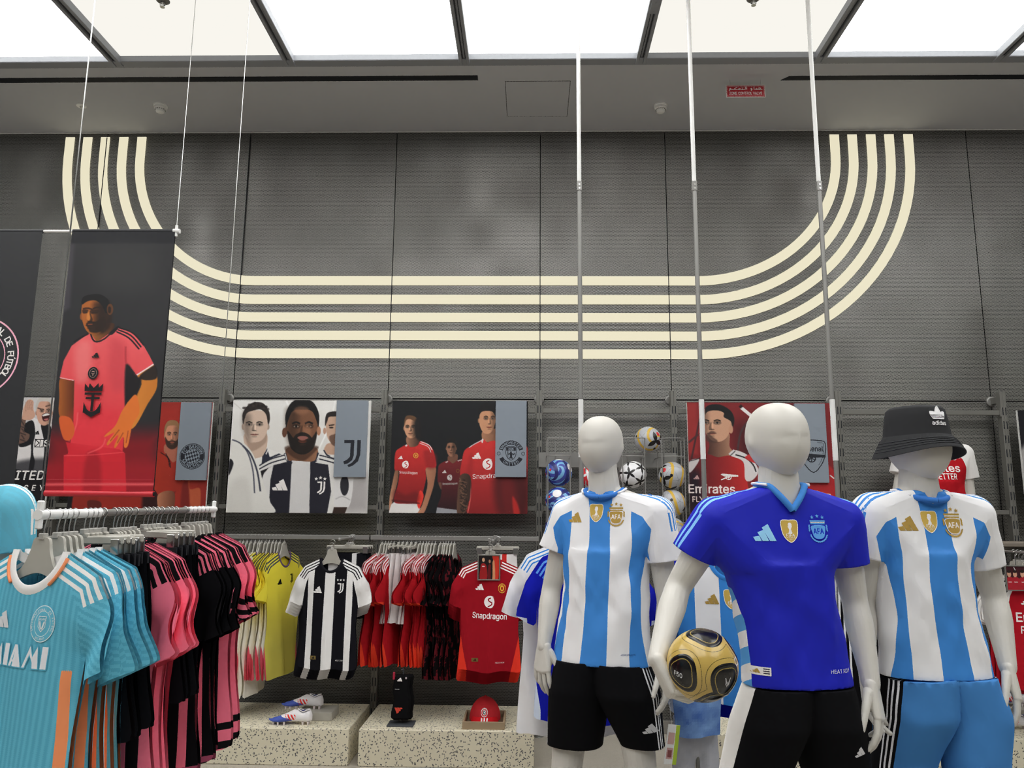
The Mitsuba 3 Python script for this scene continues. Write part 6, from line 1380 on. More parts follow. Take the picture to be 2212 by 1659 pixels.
garment_emblems(s3, f3, m3s, [('bar_mark', bars_art(.066, GOLD), 1959, 1130, 1, 0), ('champion_badge', champion_badge(), 2007, 1127, .062, 0), ('crest', afa_crest(GOLD, WHT), 2058, 1133, .068, 0)])
w_ = px_ring(1458, 1900, 2142, Y, yaw3, .68)
lL = [half(w_, -1, .62), half(px_ring(1540, 1893, 2166, Y, yaw3, .66), -1, .56), px_ring(1640, 1888, 2018, Y, yaw3, .92), px_ring(1800, 1880, 2000, Y, yaw3, .92), px_ring(2150, 1880, 1980, Y + .03, yaw3, 1.0)]
lR = [half(w_, 1, .62), half(px_ring(1540, 1893, 2168, Y, yaw3, .66), 1, .56), px_ring(1640, 2040, 2174, Y - .04, yaw3, .92), px_ring(1800, 2062, 2185, Y - .04, yaw3, .92), px_ring(2150, 2080, 2190, Y, yaw3, 1.0)]
for r in (lL[-1], lR[-1]): r['c'] = np.array([r['c'][0], r['c'][1] + .02, .10])
mb = bottoms(f3, lL, lR, seed=6, amp=.008, sx=6.0, edge=.016); v = np.array(mb.vertices); tu, isR = leg_turn(v, f3, lL, lR)
p3 = [.92, 1.02, 1.09, 1.19, 1.26, 1.36, 1.43, 2.2]
def col3(B):
    k = np.searchsorted(p3, B[:, 3]); c = np.tile(srgb(64, 120, 180), (len(B), 1)); c = np.where(((k >= 1) & (k <= 7))[:, None], BLKF, c)
    return np.where(np.isin(k, (2, 4, 6))[:, None], srgb(222, 222, 226), c)
part(t3, 'track_pants', painted(v, np.array(mb.faces), np.c_[v, tu, isR], [(lambda B, e=e: np.where(np.abs(B[:, 3]) < 2.8, B[:, 3] - e, 1.0)) for e in p3], col3, 'cloth'), 'light blue track pants with black white-striped side panels')
# bucket hat
t = thing('bucket_hat', 'black bucket hat with a white leaf logo on the right hand mannequin', 'hat')
plain('hat_black', srgb(26, 27, 30), .85)
cy_, sy_ = math.cos(math.radians(14)), math.sin(math.radians(14))
def hat_pt(th, r, z, fr=1.12): 
    x, y = np.sin(th) * r, -np.cos(th) * r * fr; return np.stack([x * cy_ - y * sy_, x * sy_ + y * cy_, z], -1) + hc
th = np.linspace(0, 2 * np.pi, 65)[:-1]
def hat_surf(prof):
    V = np.vstack([hat_pt(th, r + 0 * th, z + dz * np.cos(th * 2) + .010 * np.cos(th) * k) for r, z, dz, k in prof]); n = 64; F = []
    for i in range(len(prof) - 1):
        for j in range(n): a, b = i * n + j, i * n + (j + 1) % n; F += [[a, b, b + n], [a, b + n, a + n]]
    return mesh(V, F)
part(t, 'crown', mikit.ply(hat_surf([(.001, .128, 0, 0), (.04, .128, 0, 0), (.074, .122, 0, 0), (.084, .112, 0, 0), (.089, .085, 0, 0), (.093, .055, 0, 0), (.096, .03, .002, 0), (.0985, .024, .002, 0)]), 'hat_black', 50))
brim = [(.097, .028, .002, 0), (.108, .012, .004, .2), (.120, -.010, .007, .6), (.130, -.030, .010, 1), (.1315, -.034, .010, 1), (.129, -.035, .010, 1), (.119, -.013, .007, .6), (.105, .008, .004, .2), (.095, .02, .002, 0)]
part(t, 'brim', mikit.ply(hat_surf(brim), 'hat_black', 40))
for i, (r, z, dz, k) in enumerate(((.1105, .0085, .0045, .3), (.1150, .0000, .0055, .45), (.1195, -.0085, .0068, .6), (.1240, -.0172, .008, .75))):
    part(t, 'stitching', mikit.ply(tube(hat_pt(np.r_[th, 0], r + 0 * np.r_[th, 0], z + .0012 + dz * np.cos(np.r_[th, 0] * 2) + .010 * np.cos(np.r_[th, 0]) * k), .0009, 5, False), plain('hat_thread', srgb(52, 54, 58), .8) if i == 0 else 'hat_thread', True))
def trefoil(s):
    lf = lambda a, l, w: affinity.rotate(Polygon(spline([(0, 0), (-w, l * .45), (-w * .7, l * .8), (0, l), (w * .7, l * .8), (w, l * .45)], 5)), a, origin=(0, 0))
    g = unary_union([lf(0, .62, .17), lf(48, .56, .16), lf(-48, .56, .16)]).difference(unary_union([affinity.translate(sbox(-.5, y, .5, y + .022), 0, 0) for y in (.10, .155, .21)])); g = g.intersection(sbox(-.6, .04, .6, .8))
    return affinity.scale(unary_union([g, text_at('adidas', .17, 0, -.12, True, .74)]), s, s, origin=(0, 0))
V, F, C = Art().add(trefoil(.075), srgb(236, 236, 238)).arrays(.004)
zc = .072; a0 = math.radians(1); rr = np.interp(zc + V[:, 1], [.024, .055, .085, .112], [.0985, .093, .089, .084]) + .0015
part(t, 'logo', mikit.ply(mesh(hat_pt(a0 + V[:, 0] / .1, rr, zc + V[:, 1]), F), 'cloth', True, color=C))

# ------------------------------------------------------------------ garments on hangers
def proj(P):
    d = np.asarray(P, float) - EYE; z = d @ FWD; return CX + FPX * (d @ RGT) / z, CY - FPX * (d @ UPV) / z


class Pattern:
    """a garment hung flat: outline polygons (front, back) in x, z; closed along the sides and open at hem and neck; front is -y"""
    def __init__(self, front, back, sides, thick=.022, step=.012, fold=.012, seed=1, fold_len=9.0, low=-.7, sag=0.0):
        self.parts = []
        sd = shapely.MultiLineString([LineString(s) for s in sides])
        for sgn, pts in ((-1, front), (1, back)):
            g = Polygon(pts).buffer(0); x0, z0, x1, z1 = g.bounds
            xs, zs = np.arange(x0 - step, x1 + step * 1.5, step), np.arange(z0 - step, z1 + step * 1.5, step)
            X, Z = np.meshgrid(xs, zs); V = np.stack([X.ravel(), Z.ravel()], 1); n = len(xs); ix = np.arange(len(V)).reshape(len(zs), n)
            a, b, c, d = ix[:-1, :-1].ravel(), ix[:-1, 1:].ravel(), ix[1:, 1:].ravel(), ix[1:, :-1].ravel()
            F = np.vstack([np.stack([a, b, c], 1), np.stack([a, c, d], 1)])
            q = shapely.points(V[:, 0], V[:, 1]); S = np.where(shapely.contains(g, q), 1, -1) * shapely.distance(g.boundary, q)
            V3, F, S_ = cut_iso(np.c_[V, V[:, 0] * 0], F, S[:, None], S); F = F[S_[F, 0].mean(1) > 1e-9]
            u, inv = np.unique(F, return_inverse=True); V = V3[u][:, :2]; F = inv.reshape(-1, 3)
            dd = shapely.distance(sd, shapely.points(V[:, 0], V[:, 1])); t = .0055 + thick * (1 - np.exp(-dd / .045)) * np.clip(.55 + .9 * (V[:, 1] / low), .55, 1.2)
            ramp = np.clip((V[:, 1] + .08) / (low + .08), 0, 1) ** 1.2
            w = fold * ramp * ((meshkit.noise(np.c_[V[:, 0] * fold_len * 2 + V[:, 1] * 1.5, V[:, 1] * 1.6, V[:, 0] * 0 + .3], seed) - .5) * 2.4 + .6 * np.sin(V[:, 0] * fold_len * 4 + 3 * V[:, 1] + seed))
            w2 = .5 * fold * (meshkit.fbm(np.c_[V[:, 0] * 7, V[:, 1] * 5, V[:, 0] * 0 + sgn], 3, seed + 3) - .5)
            y = sgn * t + w + w2 + .22 * np.clip(np.abs(V[:, 0]) - .165, 0, 1) * (np.sin(np.abs(V[:, 0]) * 42 - V[:, 1] * 14 + seed) - .4) * np.clip(-V[:, 1] * 5, 0, 1) + .012 * np.abs(V[:, 0]) / .2 - sag * V[:, 0] ** 2
            P = np.c_[V[:, 0], y, V[:, 1] + .006 * np.sin(V[:, 0] * 30 + seed) * ramp ** 3]
            if sgn < 0: F = F if np.cross(P[F[0, 1]] - P[F[0, 0]], P[F[0, 2]] - P[F[0, 0]])[1] < 0 else F[:, ::-1]
            else: F = F if np.cross(P[F[0, 1]] - P[F[0, 0]], P[F[0, 2]] - P[F[0, 0]])[1] > 0 else F[:, ::-1]
            self.parts.append((P, F, np.c_[V, np.full(len(V), sgn)], vnormals(P, F)))
        self.P = np.vstack([p[0] for p in self.parts]); self.F = np.vstack([self.parts[0][1], self.parts[1][1] + len(self.parts[0][0])])
        self.A = np.vstack([p[2] for p in self.parts]); self.N = np.vstack([p[3] for p in self.parts])
        from scipy.interpolate import LinearNDInterpolator, NearestNDInterpolator
        f = self.parts[0]; self._i = (LinearNDInterpolator(f[2][:, :2], f[0][:, 1]), NearestNDInterpolator(f[2][:, :2], f[0][:, 1]))
    def paint(self, fields, colour, bsdf='cloth'): return painted(self.P, self.F, self.A, fields, colour, bsdf, self.N)
    def front_y(self, x, z):
        y = self._i[0](x, z); b = np.isnan(y); return np.where(b, self._i[1](x, z), y)
    def decal(self, art, x, z, s=1.0, rot=0, bsdf='cloth', lift=.0016):
        V, F, C = art.arrays(.008 / s); c, sn = math.cos(math.radians(rot)), math.sin(math.radians(rot)); a, b = (V[:, 0] * c - V[:, 1] * sn) * s + x, (V[:, 0] * sn + V[:, 1] * c) * s + z
        return mikit.ply(mesh(np.c_[a, self.front_y(a, b) - lift - V[:, 2], b], F), bsdf, True, color=C)


def mir(r): r = list(r); return r + [(-x, z) for x, z in r[::-1] if abs(x) > 1e-9]
def shirt_pattern(chest=.20, hem=.215, length=.69, sh=.205, tip=(.30, -.255), inner=(.205, -.29), neck=.072, drop=.095, backdrop=.02, **k):
    arm = (chest + .002, -.235)
    r = [(neck, .0), (sh, -.052), ((sh + tip[0]) / 2 + .018, (-.052 + tip[1]) / 2 + .008), tip, inner, arm, (chest - .008, -.42), (hem, -length + .01), (hem * .93, -length), (0, -length - .006)]
    def nk(d): return [(neck * math.cos(a), -d * math.sin(a)) for a in np.linspace(np.pi, 0, 13)[1:-1]]
    right = r; left = [(-x, z) for x, z in r[::-1] if x > 1e-9]
    front, back = right + left + nk(drop), right + left + nk(backdrop)
    sides = [r[:2] + r[2:4], r[4:8]]; sides += [[(-x, z) for x, z in s] for s in sides]
    p = Pattern(front, back, sides, low=-length, **k); p.geo = dict(neck=neck, sh=sh, tip=tip, drop=drop, chest=chest, hem=hem, length=length, backdrop=backdrop); return p
SLEEVE = lambda g: [(g['neck'] - .005, .05), (g['neck'] + .002, -.03), (g['sh'] * .66, -.08), (g['sh'] * .85, -.14), (g['chest'] - .004, -.24), (g['chest'] + .03, -.5), (.7, -.5), (.7, .05)]
def shoulder_u(g):
    ln = LineString([(g['neck'], 0), (g['sh'], -.052), ((g['sh'] + g['tip'][0]) / 2 + .018, (-.052 + g['tip'][1]) / 2 + .008), g['tip']])
    def f(A):
        q = shapely.points(np.abs(A[:, 0]), A[:, 1]); return shapely.distance(ln, q), shapely.line_locate_point(ln, q)
    return f
def shirt_paint(p, base, sleeve=None, lines=None, stripes=(), side=None, cuff=None, hemband=None, pin=None, linespan=.20, lw=(.007, .016, .025, .034, .043, .052), gradient=None, sideline=None, bsdf='cloth'):
    """colours of a shirt: base, sleeves, three shoulder lines, upright stripes [(x0, x1, colour)], side wedges, cuffs, tonal pinstripes"""
    g = p.geo; sl = poly_field(SLEEVE(g), (0, 1)); su = shoulder_u(g); base = np.asarray(base); F = []
    if sleeve is not None or stripes: F.append(sl)
    for x0, x1, _ in stripes: F += [lambda A, x=x0: A[:, 0] - x, lambda A, x=x1: A[:, 0] - x]
    if lines is not None: F += [lambda A, e=e: su(A)[0] - e for e in lw] + [lambda A: su(A)[1] - linespan]
    sidef = (lambda A: np.abs(A[:, 0]) - (side[1] - side[2] * np.clip((A[:, 1] + .3) / -.38, 0, 1) ** 1.3)) if side else None
    if side: F += [sidef, lambda A: A[:, 1] + .3]
    slf = (lambda A, e: np.abs(A[:, 0]) - (sideline[1] + .02 * np.clip((A[:, 1] + .3) / -.4, 0, 1)) - e) if sideline else None
    if sideline: F += [lambda A: slf(A, 0), lambda A: slf(A, sideline[2])]
    tipd = lambda A: shapely.distance(LineString([g['tip'], (g['chest'] + .005, -.29)]), shapely.points(np.abs(A[:, 0]), A[:, 1]))
    if cuff: F += [lambda A, e=e: tipd(A) - e for e in cuff[1]]
    if hemband is not None: F += [lambda A, e=e: A[:, 1] + g['length'] - e for e in hemband[1]]
    nkd = lambda A: np.hypot(A[:, 0], A[:, 1] / np.where(A[:, 2] < 0, g['drop'] / g['neck'], max(.3, g['backdrop'] / g['neck'])))
    def colour(A):
        c = np.tile(base, (len(A), 1)); S = sl(A) > 0
        if gradient is not None: f = np.clip((A[:, 1] - gradient[1]) / (gradient[2] - gradient[1]), 0, 1)[:, None]; c = c * (1 - f) + np.asarray(gradient[0]) * f
        if pin is not None:
            k = np.where(S, np.floor((A[:, 1] + .45 * np.abs(A[:, 0])) / .0083) % 2, np.floor(A[:, 0] / .0083) % 2); c = np.where((k > 0)[:, None], np.asarray(pin), c)
        for x0, x1, col in stripes: c = np.where(((A[:, 0] > x0) & (A[:, 0] < x1) & ~S)[:, None], col, c)
        if side: c = np.where(((sidef(A) > 0) & (A[:, 1] < -.3))[:, None], side[0], c)
        if sideline: c = np.where(((slf(A, 0) > 0) & (slf(A, sideline[2]) < 0) & (A[:, 1] < -.27))[:, None], sideline[0], c)
        if sleeve is not None: c = np.where(S[:, None], sleeve, c)
        if cuff:
            q = np.searchsorted(cuff[1], tipd(A)); c = np.where((np.isin(q, cuff[2]) & S & (A[:, 1] < -.13))[:, None], cuff[0], c)
        if hemband is not None: q = np.searchsorted(hemband[1], A[:, 1] + g['length']); c = np.where((np.isin(q, hemband[2]) & (A[:, 1] < -.45))[:, None], hemband[0], c)
        if lines is not None:
            d, s = su(A); k = np.searchsorted(lw, d); c = np.where((((k == 1) | (k == 3) | (k == 5)) & (s < linespan))[:, None], lines, c)
        return c
    return p.paint(F, colour, bsdf)
def neckband(p, rgb, w=.016, rgb2=None):
    """ribbed collar along the neck opening, front and back"""
    g = p.geo; out = []
    for sgn, d in ((-1, g['drop']), (1, g['backdrop'])):
        a = np.linspace(0, np.pi, 25); x, z = g['neck'] * np.cos(a), -d * np.sin(a); n = np.stack([np.cos(a) * d, -np.sin(a) * g['neck']], 1); n /= np.linalg.norm(n, axis=1, keepdims=True) + 1e-9
        y = p.front_y(x + n[:, 0] * .006, z + n[:, 1] * .006) if sgn < 0 else np.interp(np.abs(x), [0, g['neck']], [.012, .002])
        rows = []
        for o, l in ((-.003, .0), (0, .003), (w * .5, .004), (w, .0012)):
            xx, zz = x + n[:, 0] * o, z + n[:, 1] * o; rows.append(np.c_[xx, y + (-l if sgn < 0 else l * .3), zz])
        V = np.vstack(rows); k = 25; F = []
        for i in range(3):
            for j in range(k - 1): q = i * k + j; F += [[q, q + 1, q + k + 1], [q, q + k + 1, q + k]]
        C = np.tile(rgb, (len(V), 1))
        if rgb2 is not None: C[3 * k:] = rgb2; C[2 * k:3 * k] = rgb2 if sgn > 0 else C[2 * k:3 * k]
        out.append((V, np.array(F), C))
    V = np.vstack([o[0] for o in out]); F = np.vstack([out[0][1], out[1][1] + len(out[0][0])]); return mikit.ply(mesh(V, F), 'cloth', True, color=np.vstack([o[2] for o in out]))


def shorts_pattern(w=.17, length=.44, flare=.05, gap=.02, **k):
    r = [(w, 0), (w + flare * .5, -length * .5), (w + flare, -length), (.035, -length - .01), (gap * .2, -length * .58)]
    pts = r + [(-x, z) for x, z in r[::-1]]; sides = [r[:3], [r[3], r[4]]]; sides += [[(-x, z) for x, z in s] for s in sides]
    p = Pattern(pts, pts, sides, low=-length, **k); p.geo = dict(w=w, length=length, flare=flare); return p


# ---- hangers: local frame of the garment, z = 0 at the collar; the hook closes round the rail at z = drop
def hanger_shapes(drop=.105, rail_r=.011, w=.16):
    arm = Polygon(spline([(-.026, .052), (0, .056), (.026, .052), (.036, .02), (.062, -.022), (w * .8, -.055), (w, -.072), (w, -.084), (w * .8, -.074), (.07, -.05), (0, -.03), (-.07, -.05), (-w * .8, -.074), (-w, -.084), (-w, -.072), (-w * .8, -.055), (-.062, -.022), (-.036, .02)], 4))
    m = trimesh.creation.extrude_polygon(arm, .008, engine='earcut'); v = m.vertices; b = mesh(np.c_[v[:, 0], v[:, 2] - .004, v[:, 1]], m.faces)
    if b.volume < 0: b.invert()
    cap = join(bx(-.009, .009, -.008, .008, .05, .066, .002))
    hk = tube([(0, 0, .06), (0, 0, drop - rail_r - .022)] + [(rail_r * 1.35 * math.sin(a) * 1.0, 0, drop + .001 - rail_r * 1.35 * math.cos(a) * 1.0) for a in np.linspace(-.0, 1.0, 2)[:0]] + [((rail_r + .003) * math.sin(a), 0, drop - (rail_r + .003) * math.cos(a)) for a in np.linspace(.35, 4.2, 14)], .0019, 6)
    return mikit.ply(b, 'hanger_grey', 30), mikit.ply(cap, 'hanger_cap'), mikit.ply(hk, 'chrome', True)
plain('hanger_cap', srgb(170, 168, 162), .45)
def clip_hanger_shapes(drop=.105, rail_r=.011, w=.155):
    b = join(bx(-w, w, -.005, .005, .028, .05, .003), bx(-.02, .02, -.006, .006, .045, .058, .003)); cap = bx(-.009, .009, -.008, .008, .055, .07, .002)
    clips = [join(bx(s * (w - .02) - .016, s * (w - .02) + .016, -.012, -.008, .0, .042, .002), bx(s * (w - .02) - .016, s * (w - .02) + .016, .008, .012, .0, .042, .002), bx(s * (w - .02) - .012, s * (w - .02) + .012, -.012, .012, .036, .041)) for s in (-1, 1)]
    hk = tube([(0, 0, .065), (0, 0, drop - rail_r - .022)] + [((rail_r + .003) * math.sin(a), 0, drop - (rail_r + .003) * math.cos(a)) for a in np.linspace(.35, 4.2, 14)], .0019, 6)
    return mikit.ply(b, 'hanger_grey', 30), mikit.ply(cap, 'hanger_cap'), mikit.ply(hk, 'chrome', True), [mikit.ply(c, 'chrome') for c in clips]
_ord = {}
O = 'foremost second third fourth fifth sixth seventh eighth'.split()
def ordinal(lab):
    if '#' not in lab: return lab
    n = _ord.get(lab, 1 if '##' in lab else 0); _ord[lab] = n + 1; w = O[n]
    if n == 0 and ('left' in lab or 'near end' in lab): w = 'first'
    return lab.replace('##', w).replace('#', w)
def put_hanger(kind, sh, tw, lab, grp):
    lab = ordinal(lab); t = thing('clothes_hanger' if kind == 's' else 'clip_hanger', lab, 'hanger', grp); part(t, 'bar' if kind == 'c' else 'arm', moved(sh[0], tw)); part(t, 'cap', moved(sh[1], tw)); part(t, 'hook', moved(sh[2], tw))
    if kind == 'c':
        for c in sh[3]: part(t, 'clip', moved(c, tw))
def put_garment(name, cat, lab, grp, tw, parts):
    t = thing(name, ordinal(lab), cat, grp)
    for nm, s in parts: part(t, nm, moved(s, tw))
    return t

# ======== the suspended clothes rail on the left, running away from the camera
rn, rf = at(86, 1112, 1.90), at(462, 1100, 3.25)
RRAD = .0105
t = thing('suspended_rail', 'white and grey clothes rail hung from two thin wires, running away under the banners', 'clothes rail')
dr_ = (rf - rn) / np.linalg.norm(rf - rn)
part(t, 'tube', mikit.ply(tube([rn + dr_ * .30, rf - dr_ * .30], RRAD, 14), 'rail_grey', 40)); part(t, 'end_sleeve', mikit.ply(tube([rn - dr_ * .01, rn + dr_ * .32], RRAD + .002, 14), 'paint_white', 40), 'white end sleeve'); part(t, 'end_sleeve', mikit.ply(tube([rf - dr_ * .32, rf + dr_ * .01], RRAD + .002, 14), 'paint_white', 40), 'white end sleeve')
for p, lb in ((rn, 'near'), (rf, 'far')):
    part(t, 'wire_clamp', mikit.ply(bx(p[0] - .007, p[0] + .007, p[1] - .008, p[1] + .008, p[2] - .035, p[2] + .035, .003), 'paint_white'))
    t2_ = thing('suspension_wire', f'thin wire holding the {lb} end of the clothes rail from the ceiling', 'wire'); scene[t2_] = mikit.ply(tube([p + [0, 0, .03], [p[0], p[1], SOF + .03]], .0018, 6), 'chrome')
pts = rn + (rf - rn) * np.linspace(0, 1, 60)[:, None]; railx = np.array([proj(p)[0] for p in pts])
def on_rail(px): return rn + (rf - rn) * np.interp(px, railx, np.linspace(0, 1, 60))
HG = hanger_shapes(.112, RRAD); HC = clip_hanger_shapes(.112, RRAD)
YAW = -21.0
def rail_tw(px, dx=0.0, dyaw=0.0, lift=0.0): p = on_rail(px); return T().translate([p[0], p[1], p[2]]).rotate([0, 0, 1], YAW + dyaw).rotate([0, 1, 0], 1.3 * math.sin(px * 1.7)).rotate([1, 0, 0], 2.0 * math.sin(px * 2.3)).translate([0, 0, -.112 + lift])
TEAL, TEAL2, ORG, PINK = srgb(100, 180, 204), srgb(86, 166, 192), srgb(240, 148, 100), srgb(236, 116, 140)
NEARW = srgb(232, 230, 228)
# teal shirts
pt = shirt_pattern(step=.00415, thick=.03, fold=.012, seed=3, chest=.182, hem=.192, sh=.198, tip=(.268, -.262), inner=(.188, -.302), neck=.080, drop=.085, length=.76)
teal = shirt_paint(pt, TEAL, lines=NEARW, pin=TEAL2, sideline=(ORG, .138, .024), linespan=.185)
ptb = shirt_pattern(step=.0083, thick=.03, fold=.014, seed=11, chest=.182, hem=.196, sh=.198, tip=(.272, -.285), inner=(.19, -.325), neck=.080, drop=.085, length=.76)
tealb = shirt_paint(ptb, TEAL, lines=NEARW, pin=TEAL2, sideline=(ORG, .138, .024), linespan=.185)
band, bandb = neckband(pt, NEARW, .02, None), neckband(ptb, NEARW, .02, None)
edge_o = [mikit.ply(tube([(s * .1025 * math.cos(a), float(pt.front_y(  .1025 * math.cos(a), -.107 * math.sin(a))) - .003, -.107 * math.sin(a) + .002) for a in np.linspace(.16, .85, 8)], .0042, 6), plain('orange_edge', ORG, .8) if s > 0 else 'orange_edge', True) for s in (1, -1)]
club = Art()
R_ = .037
club.add(ell(0, 0, R_, R_ * 1.15), srgb(206, 222, 228)).add(ell(0, 0, R_ * .95, R_ * 1.09), TEAL).add(ell(0, 0, R_ * .66, R_ * .8).difference(ell(0, 0, R_ * .62, R_ * .76)), srgb(206, 222, 228)).add(arc_text('INTERNACIONAL DE FÚTBOL', R_ * .15, R_ * .88, 215, -35), srgb(214, 228, 232)).add(arc_text('MIAMI', R_ * .14, R_ * .93, 245, 295, inward=True), srgb(214, 228, 232))
club.add(unary_union([LineString([(-.3 * R_, .45 * R_), (.3 * R_, .45 * R_), (.28 * R_, -.2 * R_), (0, -.5 * R_), (-.28 * R_, -.2 * R_), (-.3 * R_, .45 * R_)]).buffer(.025 * R_), LineString([(-.18 * R_, .1 * R_), (-.06 * R_, -.3 * R_)]).buffer(.06 * R_), LineString([(.18 * R_, .1 * R_), (.06 * R_, -.3 * R_)]).buffer(.06 * R_)]), srgb(214, 228, 232)).add(text_at('MIAMI', .13 * R_, 0, .28 * R_, True), srgb(214, 228, 232))
def deco_word(h):
    """the word MIAMI in wide geometric letters with one solid side each"""
    L, x = [], 0.0
    M_ = Polygon([(0, 0), (.40, 1), (.60, .50), (.86, 1), (1.0, 0), (.66, 0), (.62, .26), (.40, .62), (.16, 0)])
    A_ = unary_union([Polygon([(0, 0), (.34, 1), (.5, 1), (.18, 0)]), Polygon([(.30, 0), (.44, 1), (.55, 1), (.92, 0)]), sbox(.18, .2, .5, .3)]); I_ = sbox(0, 0, .33, 1)
    for g, w in ((M_, 1.05), (I_, .33), (A_, .92), (M_, 1.05), (I_, .33)): L.append(affinity.translate(g, x, 0)); x += w + .09
    u = unary_union(L); return affinity.scale(affinity.translate(u, -x / 2, -.5), h, h, origin=(0, 0))
word = Art().add(deco_word(.05).buffer(.003), TEAL2).add(deco_word(.05), srgb(224, 226, 232))
d_word, d_club, d_bars = pt.decal(word, 0, -.245), pt.decal(club, .07, -.168), pt.decal(bars_art(.058, srgb(214, 216, 220)), -.075, -.165)
size_tag = Art().add(sbox(-.026, -.03, .026, .03).difference(sbox(-.0245, -.0285, .0245, .0285)), srgb(28, 64, 84)).add(text_at('adidas', .011, 0, -.044, True), srgb(24, 50, 66)).add(unary_union([sbox(-.0245, y, .0245, y + .001) for y in (-.01, .01)] + [sbox(-.001, -.028, .001, .01)]), srgb(28, 64, 84))
Vt, Ft, Ct = size_tag.arrays(.01); tag_s = mikit.ply(mesh(np.c_[Vt[:, 0], .0185 - Vt[:, 2] * 2, Vt[:, 1] - .052], Ft), 'cloth', True, color=Ct)
for i, px in enumerate((100, 128, 140, 151, 162)):
    tw = rail_tw(px, 0, (0, 3, -3, 2, 4)[i]); first = i == 0; tg = rail_tw(px, 0, (0, 3, -3, 2, 4)[i], .024)
    put_hanger('s', HG, tw, 'grey plastic shirt hanger at the near end of the suspended rail' if first else 'grey hanger of the ## teal shirt from the near end', None if first else 'hangers of the teal shirts')
    p_ = [('body', teal if first else tealb), ('neckband', band if first else bandb)]
    if first: p_ += [('collar_edge', edge_o[0]), ('collar_edge', edge_o[1]), ('lettering', d_word), ('crest', d_club), ('bar_mark', d_bars), ('size_print', tag_s)]
    put_garment('football_shirt', 'shirt', 'teal pinstriped shirt with white collar and white chest lettering, nearest on the suspended rail' if first else '## teal pinstriped football shirt from the near end of the suspended rail', None if first else 'teal shirts on the suspended rail', tg, p_)
# black shorts on clip hangers
NAVY = srgb(13, 14, 19)
ps = shorts_pattern(w=.165, length=.46, thick=.018, step=.014, fold=.010, seed=5); black_shorts = ps.paint([], lambda A: np.tile(NAVY, (len(A), 1)))
wb = mikit.ply(join(bx(-.166, .166, -.012, -.008, -.03, .002), bx(-.166, .166, .008, .014, -.03, .002)), plain('navy_band', srgb(18, 19, 26), .9))
for px_s, lab, grp in (((184, 195, 205, 215, 225), '# pair of black shorts between the teal and pink shirts', 'black shorts beside the teal shirts'), ((312, 321, 331, 340, 349), '# pair of black shorts between the pink and black shirts', 'black shorts beside the black shirts')):
    for i, px in enumerate(px_s):
        tw = rail_tw(px, 0, (i * 37 % 5) - 2); put_hanger('c', HC, tw, 'clip hanger of the ' + lab, grp.replace('black shorts', 'clip hangers of the shorts')); put_garment('football_shorts', 'shorts', lab, grp, tw, [('body', black_shorts), ('waistband', wb)])
# pink shirts, black shirts, pink shirts with black cuffs
pp = shirt_pattern(step=.013, thick=.03, fold=.016, seed=21, chest=.19, hem=.205, sh=.20, tip=(.295, -.30), inner=(.20, -.345), length=.78)
pink = shirt_paint(pp, PINK, lines=srgb(14, 13, 16), sideline=(srgb(14, 13, 16), .125, .032), hemband=(srgb(16, 14, 18), (.004, .026), (1,)), lw=(.004, .018, .030, .044, .056, .070))
pp2 = shirt_pattern(step=.013, thick=.03, fold=.016, seed=33, chest=.19, hem=.205, sh=.20, tip=(.295, -.315), inner=(.20, -.355), length=.76)
blacks = shirt_paint(pp2, srgb(9, 9, 13), lines=PINK, sideline=(PINK, .13, .026), hemband=(srgb(150, 70, 96), (.003, .022), (1,)), lw=(.004, .012, .020, .029, .038, .047))
pinkc = shirt_paint(pp, PINK, lines=srgb(14, 13, 16), sideline=(srgb(14, 13, 16), .12, .030), hemband=(srgb(14, 13, 16), (.004, .03, .07, .095), (1, 3)), cuff=(srgb(14, 13, 16), (.006, .024, .042, .062), (1, 3)), lw=(.004, .020, .032, .050, .060, .076))
nb_p, nb_b = neckband(pp, srgb(14, 13, 16)), neckband(pp2, srgb(14, 13, 16))
for spots, sh, nb, lab, grp in (((247, 256, 264, 272, 280, 292), pink, nb_p, '# pink shirt with black shoulder stripes from the near end', 'pink shirts on the suspended rail'),
                                ((362, 371, 380, 400), blacks, nb_b, '# black shirt with pink shoulder stripes from the near end', 'black shirts on the suspended rail'),
                                ((412, 421, 430, 438, 447), pinkc, nb_p, '# pink shirt with black banded cuffs from the near end', 'pink shirts with banded cuffs')):
    for i, px in enumerate(spots):
        tw = rail_tw(px, 0, ((i * 53) % 7) - 3.0); put_hanger('s', HG, tw, 'grey hanger of the ' + lab, 'hangers of the ' + grp); put_garment('football_shirt', 'shirt', lab, grp, rail_tw(px, 0, ((i * 53) % 7) - 3.0, .022), [('body', sh), ('neckband', nb)])

# ======== shirts on the wall rails, hung edge-on, and front-facing stacks
HW, HCW = hanger_shapes(.098, .013, .145), clip_hanger_shapes(.098, .013, .14)
def wall_tw(px, dyaw=0, Y=RY, dz=0): p = at(px, 1164, Y); return T().translate([p[0], Y, RZ + dz]).rotate([0, 0, 1], dyaw).rotate([0, 1, 0], 1.6 * math.sin(px * 1.9)).rotate([1, 0, 0], 2.0 * math.sin(px * 2.7)).translate([0, 0, -.098])
YEL, LIME, IVORY = srgb(236, 222, 70), srgb(204, 194, 88), srgb(232, 228, 214)
pw = shirt_pattern(step=.017, thick=.02, fold=.014, seed=41, chest=.20, hem=.21, tip=(.31, -.28), inner=(.215, -.32), length=.79)
lime = shirt_paint(pw, LIME, sleeve=YEL, lines=srgb(70, 74, 84), gradient=(YEL, -.6, -.2), side=(srgb(214, 84, 100), .22, .03))
yellow = shirt_paint(pw, IVORY, sleeve=YEL, lines=srgb(70, 74, 84), gradient=(YEL, -.50, -.22), side=(srgb(214, 84, 100), .26, .09))
